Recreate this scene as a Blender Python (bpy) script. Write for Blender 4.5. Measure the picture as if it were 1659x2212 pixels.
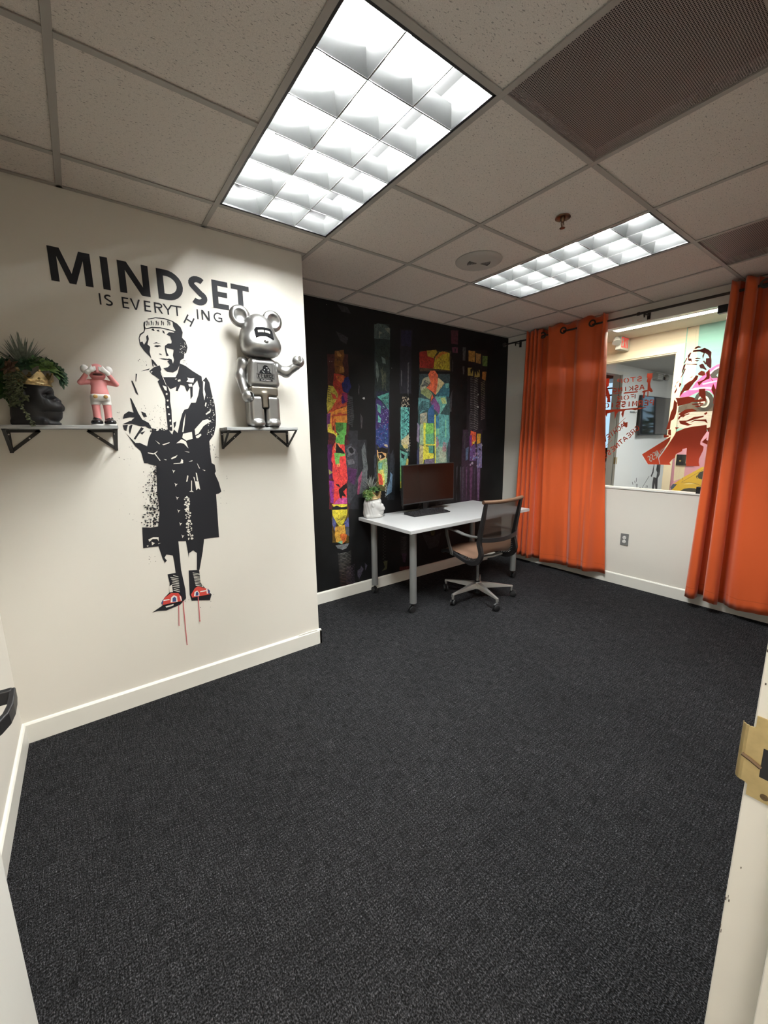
import bpy, bmesh, math, random
import numpy as np
from mathutils import Vector, Matrix, Euler

for _o in list(bpy.data.objects):
    bpy.data.objects.remove(_o, do_unlink=True)
SC = bpy.context.scene
COL = SC.collection
PI = math.pi

# ------------------------------------------------------------------ camera, sky, exposure
H = 2.6055                      # ceiling height
YA, YB = 0.2626, 0.9041         # left wall plane, back wall plane
XC, XD, XE = 4.1184, -0.4557, 1.1847   # right wall, side wall, end of the left wall
YN = -2.157                     # room face of the near wall
S = 0.6096                      # ceiling grid

def cam_matrix(yaw, pitch, roll, loc):
    cy, sy = math.cos(yaw), math.sin(yaw)
    f = Vector((sy*math.cos(pitch), cy*math.cos(pitch), math.sin(pitch)))
    r = Vector((cy, -sy, 0.0)); u = r.cross(f)
    r2 = math.cos(roll)*r + math.sin(roll)*u
    u2 = -math.sin(roll)*r + math.cos(roll)*u
    m = Matrix((r2, u2, -f)).transposed().to_4x4()
    m.translation = loc
    return m
cd = bpy.data.cameras.new('camera'); cam = bpy.data.objects.new('camera', cd); COL.objects.link(cam)
cd.sensor_fit = 'VERTICAL'; cd.sensor_height = 24.0; cd.lens = 874.0754/2212*24.0
cd.clip_start = 0.03; cd.clip_end = 100
cam.matrix_world = cam_matrix(0.63683, -0.17988, -0.0150, Vector((-0.0651, -2.2508, 1.4728)))
SC.camera = cam

W = bpy.data.worlds.new('daylight'); SC.world = W; W.use_nodes = True
_bg = W.node_tree.nodes['Background']
_bg.inputs['Color'].default_value = (0.52, 0.74, 1.0, 1); _bg.inputs['Strength'].default_value = 1.3
SC.view_settings.view_transform = 'Standard'; SC.view_settings.look = 'None'
SC.view_settings.gamma = 1.0; SC.view_settings.use_curve_mapping = False
SC.view_settings.exposure = 0.0

# strengths of the lamp tubes, one value per room; the hall value is added fill
LAMP_ROOM, LAMP_CORRIDOR, FILL_HALL = 440.0, 34.0, 30.0

# ------------------------------------------------------------------ materials
def lin(c):
    return tuple((x/12.92 if x <= 0.04045 else ((x+0.055)/1.055)**2.4) for x in [v/255 for v in c])
MATS = {}
def mat(name, col, rough=0.6, metal=0.0, spec=0.5, noise=None, bump=None, emit=None, alpha=None, sheen=0.0, coat=0.0):
    """noise=(scale, amount, detail): value mottling; bump=(scale, strength, distance)"""
    if name in MATS: return MATS[name]
    m = bpy.data.materials.new(name); m.use_nodes = True
    nt = m.node_tree; b = nt.nodes['Principled BSDF']
    b.inputs['Base Color'].default_value = (*col, 1); b.inputs['Roughness'].default_value = rough
    b.inputs['Metallic'].default_value = metal; b.inputs['Specular IOR Level'].default_value = spec
    b.inputs['Sheen Weight'].default_value = sheen; b.inputs['Coat Weight'].default_value = coat
    if noise or bump:
        geo = nt.nodes.new('ShaderNodeNewGeometry')
    if noise:
        n = nt.nodes.new('ShaderNodeTexNoise'); n.inputs['Scale'].default_value = noise[0]
        n.inputs['Detail'].default_value = noise[2] if len(noise) > 2 else 3
        nt.links.new(geo.outputs['Position'], n.inputs['Vector'])
        r = nt.nodes.new('ShaderNodeMapRange'); r.inputs['From Min'].default_value = .3; r.inputs['From Max'].default_value = .7
        r.inputs['To Min'].default_value = 1-noise[1]; r.inputs['To Max'].default_value = 1+noise[1]
        nt.links.new(n.outputs['Fac'], r.inputs['Value'])
        mx = nt.nodes.new('ShaderNodeVectorMath'); mx.operation = 'SCALE'; mx.inputs[0].default_value = col
        nt.links.new(r.outputs['Result'], mx.inputs['Scale']); nt.links.new(mx.outputs['Vector'], b.inputs['Base Color'])
    if bump:
        n2 = nt.nodes.new('ShaderNodeTexNoise'); n2.inputs['Scale'].default_value = bump[0]; n2.inputs['Detail'].default_value = 4
        nt.links.new(geo.outputs['Position'], n2.inputs['Vector'])
        bp = nt.nodes.new('ShaderNodeBump'); bp.inputs['Strength'].default_value = bump[1]; bp.inputs['Distance'].default_value = bump[2]
        nt.links.new(n2.outputs['Fac'], bp.inputs['Height']); nt.links.new(bp.outputs['Normal'], b.inputs['Normal'])
    if emit:
        b.inputs['Emission Color'].default_value = (*emit[0], 1); b.inputs['Emission Strength'].default_value = emit[1]
    if alpha is not None: b.inputs['Alpha'].default_value = alpha
    MATS[name] = m
    return m

M_WALL = mat('wall_paint', (.66, .625, .56), .75, spec=.3, noise=(1.3, .02), bump=(260, .12, .0006))
M_WALL2 = mat('corridor_paint', (.66, .57, .43), .75, spec=.3)
M_WALL3 = mat('white_paint', (.68, .68, .66), .75, spec=.3)
M_TRIM = mat('trim_paint', (.70, .68, .62), .38, spec=.5, noise=(7, .02))
M_BLACKWALL = mat('print_black', (.006, .006, .0065), .5, spec=.25, noise=(4, .4))
M_TEE = mat('tee_paint', (.36, .335, .30), .5, spec=.3)
M_BLACKM = mat('black_metal', (.012, .012, .013), .42, spec=.4)
M_BLACKP = mat('black_plastic', (.014, .014, .015), .5, spec=.4, bump=(900, .05, .0002))
M_ALU = mat('brushed_aluminium', (.52, .51, .49), .38, .85, noise=(60, .05))
M_LEG = mat('grey_leg_paint', (.30, .305, .30), .42, .6)
M_BRONZE = mat('dark_bronze', (.045, .036, .03), .45, .6)
M_BRASS = mat('worn_brass', (.55, .42, .20), .42, .75, noise=(50, .12))
M_BLACKINK = mat('black_vinyl', (.012, .012, .016), .6, spec=.3)
M_CREAM = mat('cream_vinyl', (.66, .625, .56), .75, spec=.3)
M_RED = mat('red_print', (.55, .055, .04), .6)
M_BLUE = mat('blue_print', (.03, .06, .18), .6)
M_WHITEINK = mat('white_print', (.72, .70, .66), .6)
M_DRIP = mat('drip_print', (.52, .11, .12), .6)

def ceiling_mat():
    m = bpy.data.materials.new('fissured_tile'); m.use_nodes = True; nt = m.node_tree; b = nt.nodes['Principled BSDF']
    b.inputs['Roughness'].default_value = .9; b.inputs['Specular IOR Level'].default_value = .1
    g = nt.nodes.new('ShaderNodeNewGeometry')
    mp = nt.nodes.new('ShaderNodeMapping'); mp.inputs['Scale'].default_value = (95, 250, 95); mp.inputs['Rotation'].default_value = (0, 0, .6)
    nt.links.new(g.outputs['Position'], mp.inputs['Vector'])
    n = nt.nodes.new('ShaderNodeTexNoise'); n.inputs['Scale'].default_value = 1; n.inputs['Detail'].default_value = 2; n.inputs['Distortion'].default_value = .5
    nt.links.new(mp.outputs['Vector'], n.inputs['Vector'])
    n2 = nt.nodes.new('ShaderNodeTexNoise'); n2.inputs['Scale'].default_value = 420; n2.inputs['Detail'].default_value = 2
    nt.links.new(g.outputs['Position'], n2.inputs['Vector'])
    r = nt.nodes.new('ShaderNodeMapRange'); r.inputs['From Min'].default_value = .33; r.inputs['From Max'].default_value = .37
    nt.links.new(n.outputs['Fac'], r.inputs['Value'])
    r2 = nt.nodes.new('ShaderNodeMapRange'); r2.inputs['From Min'].default_value = .3; r2.inputs['From Max'].default_value = .7; r2.inputs['To Min'].default_value = .86; r2.inputs['To Max'].default_value = 1.08
    nt.links.new(n2.outputs['Fac'], r2.inputs['Value'])
    mr = nt.nodes.new('ShaderNodeMapRange'); mr.inputs['To Min'].default_value = .5; mr.inputs['To Max'].default_value = 1
    nt.links.new(r.outputs['Result'], mr.inputs['Value'])
    mu = nt.nodes.new('ShaderNodeMath'); mu.operation = 'MULTIPLY'
    nt.links.new(mr.outputs['Result'], mu.inputs[0]); nt.links.new(r2.outputs['Result'], mu.inputs[1])
    v = nt.nodes.new('ShaderNodeVectorMath'); v.operation = 'SCALE'; v.inputs[0].default_value = (.69, .63, .565)
    nt.links.new(mu.outputs[0], v.inputs['Scale']); nt.links.new(v.outputs['Vector'], b.inputs['Base Color'])
    bp = nt.nodes.new('ShaderNodeBump'); bp.inputs['Strength'].default_value = .5; bp.inputs['Distance'].default_value = .002
    nt.links.new(mu.outputs[0], bp.inputs['Height']); nt.links.new(bp.outputs['Normal'], b.inputs['Normal'])
    return m
M_TILE = ceiling_mat()

def carpet_mat():
    m = bpy.data.materials.new('charcoal_carpet'); m.use_nodes = True; nt = m.node_tree; b = nt.nodes['Principled BSDF']
    b.inputs['Roughness'].default_value = .95; b.inputs['Specular IOR Level'].default_value = .12
    g = nt.nodes.new('ShaderNodeNewGeometry')
    def noise(scale, rot=0, detail=2):
        mp = nt.nodes.new('ShaderNodeMapping'); mp.inputs['Scale'].default_value = scale; mp.inputs['Rotation'].default_value = (0, 0, rot)
        nt.links.new(g.outputs['Position'], mp.inputs['Vector'])
        n = nt.nodes.new('ShaderNodeTexNoise'); n.inputs['Scale'].default_value = 1; n.inputs['Detail'].default_value = detail
        nt.links.new(mp.outputs['Vector'], n.inputs['Vector']); return n.outputs['Fac']
    def rng(s, a, b_, c, d):
        r = nt.nodes.new('ShaderNodeMapRange'); r.inputs['From Min'].default_value = a; r.inputs['From Max'].default_value = b_
        r.inputs['To Min'].default_value = c; r.inputs['To Max'].default_value = d; nt.links.new(s, r.inputs['Value']); return r.outputs['Result']
    def mul(a, b_):
        u = nt.nodes.new('ShaderNodeMath'); u.operation = 'MULTIPLY'; nt.links.new(a, u.inputs[0]); nt.links.new(b_, u.inputs[1]); return u.outputs[0]
    fleck = noise((250, 185, 250), 0, 1)
    lines_x = noise((14, 190, 100)); lines_y = noise((190, 14, 100)); broad = noise((2.2, 2.2, 2.2), 0, 3)
    f0 = rng(fleck, .30, .78, .0, 1.0)
    pw = nt.nodes.new('ShaderNodeMath'); pw.operation = 'POWER'; pw.inputs[1].default_value = 2.2; nt.links.new(f0, pw.inputs[0])
    f = rng(pw.outputs[0], 0, 1, .10, 5.2)
    v = mul(mul(f, rng(lines_x, .3, .7, .40, 1.6)), mul(rng(lines_y, .3, .7, .40, 1.6), rng(broad, .3, .7, .85, 1.15)))
    s = nt.nodes.new('ShaderNodeVectorMath'); s.operation = 'SCALE'; s.inputs[0].default_value = (.028, .0278, .0305)
    nt.links.new(v, s.inputs['Scale']); nt.links.new(s.outputs['Vector'], b.inputs['Base Color'])
    bp = nt.nodes.new('ShaderNodeBump'); bp.inputs['Strength'].default_value = .8; bp.inputs['Distance'].default_value = .004
    nt.links.new(v, bp.inputs['Height']); nt.links.new(bp.outputs['Normal'], b.inputs['Normal'])
    return m
M_CARPET = carpet_mat()

def glass_mat(name, tint=(.97, .99, .98), refl=.06):
    m = bpy.data.materials.new(name); m.use_nodes = True; nt = m.node_tree
    nt.nodes.remove(nt.nodes['Principled BSDF']); out = nt.nodes['Material Output']
    t = nt.nodes.new('ShaderNodeBsdfTransparent'); t.inputs['Color'].default_value = (*tint, 1)
    g = nt.nodes.new('ShaderNodeBsdfGlossy'); g.inputs['Roughness'].default_value = .02
    fr = nt.nodes.new('ShaderNodeFresnel'); fr.inputs['IOR'].default_value = 1.45
    mx = nt.nodes.new('ShaderNodeMixShader'); nt.links.new(fr.outputs[0], mx.inputs[0]); nt.links.new(t.outputs[0], mx.inputs[1]); nt.links.new(g.outputs[0], mx.inputs[2])
    nt.links.new(mx.outputs[0], out.inputs[0]); return m
M_GLASS = glass_mat('clear_glass')

def mesh_fabric(name, col, see):
    m = bpy.data.materials.new(name); m.use_nodes = True; nt = m.node_tree; b = nt.nodes['Principled BSDF']; out = nt.nodes['Material Output']
    b.inputs['Base Color'].default_value = (*col, 1); b.inputs['Roughness'].default_value = .6
    t = nt.nodes.new('ShaderNodeBsdfTransparent'); mx = nt.nodes.new('ShaderNodeMixShader'); mx.inputs[0].default_value = see
    nt.links.new(b.outputs[0], mx.inputs[1]); nt.links.new(t.outputs[0], mx.inputs[2]); nt.links.new(mx.outputs[0], out.inputs[0]); return m

def attr_mat(name, rough=.6, gain=1.0, mottling=None):
    """flat print: colour per polygon is stored in the mesh"""
    m = bpy.data.materials.new(name); m.use_nodes = True; nt = m.node_tree; b = nt.nodes['Principled BSDF']
    b.inputs['Roughness'].default_value = rough; b.inputs['Specular IOR Level'].default_value = .3
    a = nt.nodes.new('ShaderNodeAttribute'); a.attribute_name = 'ink'
    src = a.outputs['Color']
    if mottling:
        g = nt.nodes.new('ShaderNodeNewGeometry'); n = nt.nodes.new('ShaderNodeTexNoise'); n.inputs['Scale'].default_value = mottling[0]; n.inputs['Detail'].default_value = 5
        nt.links.new(g.outputs['Position'], n.inputs['Vector'])
        r = nt.nodes.new('ShaderNodeMapRange'); r.inputs['From Min'].default_value = .3; r.inputs['From Max'].default_value = .7
        r.inputs['To Min'].default_value = gain*(1-mottling[1]); r.inputs['To Max'].default_value = gain*(1+mottling[1])
        nt.links.new(n.outputs['Fac'], r.inputs['Value'])
        v = nt.nodes.new('ShaderNodeVectorMath'); v.operation = 'SCALE'; nt.links.new(src, v.inputs[0]); nt.links.new(r.outputs['Result'], v.inputs['Scale']); src = v.outputs['Vector']
    nt.links.new(src, b.inputs['Base Color']); return m

# ------------------------------------------------------------------ mesh helpers
class MB:
    def __init__(s): s.v = []; s.f = []
    def add(s, vs, fs):
        o = len(s.v); s.v += [tuple(p) for p in vs]; s.f += [tuple(i+o for i in f) for f in fs]; return s
    def box(s, lo, hi, M=None):
        x0, y0, z0 = lo; x1, y1, z1 = hi
        vs = [(x0,y0,z0),(x1,y0,z0),(x1,y1,z0),(x0,y1,z0),(x0,y0,z1),(x1,y0,z1),(x1,y1,z1),(x0,y1,z1)]
        if M is not None: vs = [M @ Vector(p) for p in vs]
        return s.add(vs, [(0,3,2,1),(4,5,6,7),(0,1,5,4),(1,2,6,5),(2,3,7,6),(3,0,4,7)])
    def cyl(s, p0, p1, r0, r1=None, n=20, caps=True):
        r1 = r0 if r1 is None else r1
        p0, p1 = Vector(p0), Vector(p1); d = (p1-p0).normalized()
        a = d.orthogonal().normalized(); b = d.cross(a)
        ring = lambda p, r: [p+(a*math.cos(2*PI*i/n)+b*math.sin(2*PI*i/n))*r for i in range(n)]
        fs = [(i, (i+1) % n, n+(i+1) % n, n+i) for i in range(n)]
        if caps: fs += [tuple(range(n-1, -1, -1)), tuple(range(n, 2*n))]
        return s.add(ring(p0, r0)+ring(p1, r1), fs)
    def lathe(s, prof, n=28, c=(0,0,0), M=None, close=True):
        vs = []
        for r, z in prof:
            for i in range(n):
                p = Vector((r*math.cos(2*PI*i/n), r*math.sin(2*PI*i/n), z))
                vs.append((M @ p if M is not None else p)+Vector(c))
        m = len(prof); fs = [(j*n+i, j*n+(i+1) % n, (j+1)*n+(i+1) % n, (j+1)*n+i) for j in range(m-1) for i in range(n)]
        if close: fs += [tuple(range(n-1, -1, -1)), tuple((m-1)*n+i for i in range(n))]
        return s.add(vs, fs)
    def tube(s, path, r, n=10, sq=None, up=(0,0,1), closed=False):
        """round tube, or with sq=(w,h) a flat band whose h side follows up"""
        P = [Vector(p) for p in path]; m = len(P); vs = []; k = n if not sq else 4
        for i, p in enumerate(P):
            d = ((P[(i+1) % m] if closed else P[min(i+1, m-1)])-(P[i-1] if closed else P[max(i-1, 0)])).normalized()
            u = Vector(up); a = d.cross(u)
            a = (d.orthogonal() if a.length < 1e-4 else a).normalized(); b = a.cross(d).normalized()
            if sq:
                w, h = sq[0]/2, sq[1]/2
                vs += [p+a*w+b*h, p-a*w+b*h, p-a*w-b*h, p+a*w-b*h]
            else:
                rr = r[i] if isinstance(r, (list, tuple)) else r
                vs += [p+(a*math.cos(2*PI*j/n)+b*math.sin(2*PI*j/n))*rr for j in range(n)]
        fs = []
        for i in range(m if closed else m-1):
            q = (i+1) % m
            fs += [(i*k+j, q*k+j, q*k+(j+1) % k, i*k+(j+1) % k) for j in range(k)]
        if not closed: fs += [tuple(range(k)), tuple((m-1)*k+j for j in range(k-1, -1, -1))]
        return s.add(vs, fs)
    def prism(s, poly, f0, f1):
        """poly in 2-D, f0/f1 map (u,v) to the two end faces"""
        n = len(poly)
        return s.add([f0(*p) for p in poly]+[f1(*p) for p in poly],
                     [tuple(range(n-1, -1, -1)), tuple(range(n, 2*n))]+[(i, (i+1) % n, n+(i+1) % n, n+i) for i in range(n)])
    def ball(s, c, r, nu=16, nv=10, M=None):
        r = (r, r, r) if not isinstance(r, (tuple, list)) else r
        vs = []
        for j in range(1, nv):
            t = PI*j/nv
            for i in range(nu):
                a = 2*PI*i/nu; p = Vector((r[0]*math.sin(t)*math.cos(a), r[1]*math.sin(t)*math.sin(a), r[2]*math.cos(t)))
                vs.append((M @ p if M is not None else p)+Vector(c))
        for z in (r[2], -r[2]):
            p = Vector((0, 0, z)); vs.append((M @ p if M is not None else p)+Vector(c))
        t, b = len(vs)-2, len(vs)-1; fs = []
        for j in range(nv-2):
            fs += [(j*nu+i, (j+1)*nu+i, (j+1)*nu+(i+1) % nu, j*nu+(i+1) % nu) for i in range(nu)]
        fs += [(t, i, (i+1) % nu) for i in range(nu)]+[(b, (nv-2)*nu+(i+1) % nu, (nv-2)*nu+i) for i in range(nu)]
        return s.add(vs, fs)
    def grid(s, nu, nv, fn):
        vs = [fn(i/(nu-1), j/(nv-1)) for j in range(nv) for i in range(nu)]
        return s.add(vs, [(j*nu+i, j*nu+i+1, (j+1)*nu+i+1, (j+1)*nu+i) for j in range(nv-1) for i in range(nu-1)])
    def mesh(s, name):
        me = bpy.data.meshes.new(name); me.from_pydata([tuple(p) for p in s.v], [], s.f); me.update()
        return me

def obj(name, mb, m=None, parent=None, smooth=None, bevel=0, solid=0, subsurf=0):
    me = mb.mesh(name) if isinstance(mb, MB) else mb
    if m is not None:
        for q in (m if isinstance(m, (list, tuple)) else [m]): me.materials.append(q)
    if smooth is not None:
        me.shade_smooth(); me.set_sharp_from_angle(angle=math.radians(smooth))
    o = bpy.data.objects.new(name, me); COL.objects.link(o)
    if parent is not None: o.parent = parent
    if solid:
        q = o.modifiers.new('solid', 'SOLIDIFY'); q.thickness = solid; q.offset = 0
    if bevel:
        q = o.modifiers.new('bevel', 'BEVEL'); q.width = bevel; q.segments = 2; q.limit_method = 'ANGLE'
    if subsurf:
        q = o.modifiers.new('sub', 'SUBSURF'); q.levels = subsurf; q.render_levels = subsurf
    return o
def tag(o, label, cat, group=None):
    o['label'] = label; o['category'] = cat
    if group: o['group'] = group
    return o
def thing(name, label, cat, loc=(0,0,0), rz=0, group=None):
    o = bpy.data.objects.new(name, None); COL.objects.link(o); o.location = loc; o.rotation_euler = (0, 0, rz)
    o.empty_display_size = .05
    return tag(o, label, cat, group)
def struct(name, mb, m, parent=None, **k):
    o = obj(name, mb, m, parent, **k)
    if parent is None: o['kind'] = 'structure'
    return o
def link_copy(src, parent, loc=None):
    c = src.copy(); COL.objects.link(c); c.parent = parent
    if loc is not None: c.location = loc
    return c

# ------------------------------------------------------------------ implicit surfaces for sculpted shapes
def E_(p, c, r):
    q = (p-np.array(c))/np.array(r); k0 = np.linalg.norm(q, axis=-1); k1 = np.linalg.norm(q/np.array(r), axis=-1)
    return k0*(k0-1)/np.maximum(k1, 1e-9)
def K_(p, a, b, r0, r1=None):
    r1 = r0 if r1 is None else r1
    a = np.array(a, float); b = np.array(b, float); d = b-a
    t = np.clip(((p-a)@d)/(d@d), 0, 1)
    return np.linalg.norm(p-a-t[..., None]*d, axis=-1)-(r0+(r1-r0)*t)
def B_(p, c, h, r):
    q = np.abs(p-np.array(c))-np.array(h)+r
    return np.linalg.norm(np.maximum(q, 0), axis=-1)+np.minimum(q.max(-1), 0)-r
def U_(a, b, k=.01):
    h = np.clip(.5+.5*(b-a)/k, 0, 1)
    return b+(a-b)*h-k*h*(1-h)
def C_(a, b, k=.006): return -U_(-a, b, k)         # a minus b
def bumpat(p, c, s): return np.exp(-(((p-np.array(c))/np.array(s))**2).sum(-1))
def sculpt(fn, lo, hi, h):
    lo = np.array(lo, float); n = [int(math.ceil((b-a)/h))+1 for a, b in zip(lo, hi)]
    ax = [lo[i]+h*np.arange(n[i]) for i in range(3)]
    P = np.stack(np.meshgrid(*ax, indexing='ij'), -1); F = fn(P)
    ins = F < 0
    corners = [(i, j, k) for i in (0, 1) for j in (0, 1) for k in (0, 1)]
    sl = lambda a, c: a[c[0]:n[0]-1+c[0], c[1]:n[1]-1+c[1], c[2]:n[2]-1+c[2]]
    cnt = sum(sl(ins, c).astype(int) for c in corners)
    act = (cnt > 0) & (cnt < 8)
    idx = -np.ones(act.shape, int); idx[act] = np.arange(act.sum())
    base = np.argwhere(act).astype(float)
    acc = np.zeros((len(base), 3)); num = np.zeros(len(base))
    for a in corners:
        for ax_ in range(3):
            if a[ax_] == 0:
                b = list(a); b[ax_] = 1
                fa = sl(F, a)[act]; fb = sl(F, b)[act]; m = (fa < 0) != (fb < 0)
                t = fa/np.where(m, fa-fb, 1)
                q = np.tile(np.array(a, float), (len(base), 1)); q[:, ax_] = t
                acc[m] += q[m]; num[m] += 1
    V = lo+h*(base+acc/num[:, None])
    faces = []
    for ax_ in range(3):
        o1, o2 = [(1, 2), (2, 0), (0, 1)][ax_]
        s0 = [slice(1, -1)]*3; s1 = [slice(1, -1)]*3
        s0[ax_] = slice(0, -1); s1[ax_] = slice(1, None)
        A0 = ins[tuple(s0)]; A1 = ins[tuple(s1)]
        for flip, mask in ((False, A0 & ~A1), (True, ~A0 & A1)):
            g = np.argwhere(mask)
            g[:, o1] += 1; g[:, o2] += 1
            def cell(d1, d2):
                c = g.copy(); c[:, o1] += d1; c[:, o2] += d2
                return idx[c[:, 0], c[:, 1], c[:, 2]]
            q = np.stack([cell(-1, -1), cell(0, -1), cell(0, 0), cell(-1, 0)], 1)
            faces.append(q[:, ::-1] if flip else q)
    Fq = np.concatenate(faces); Fq = Fq[(Fq >= 0).all(1)]
    mb = MB(); mb.v = [tuple(x) for x in V]; mb.f = [tuple(int(i) for i in q) for q in Fq]
    return mb

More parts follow.
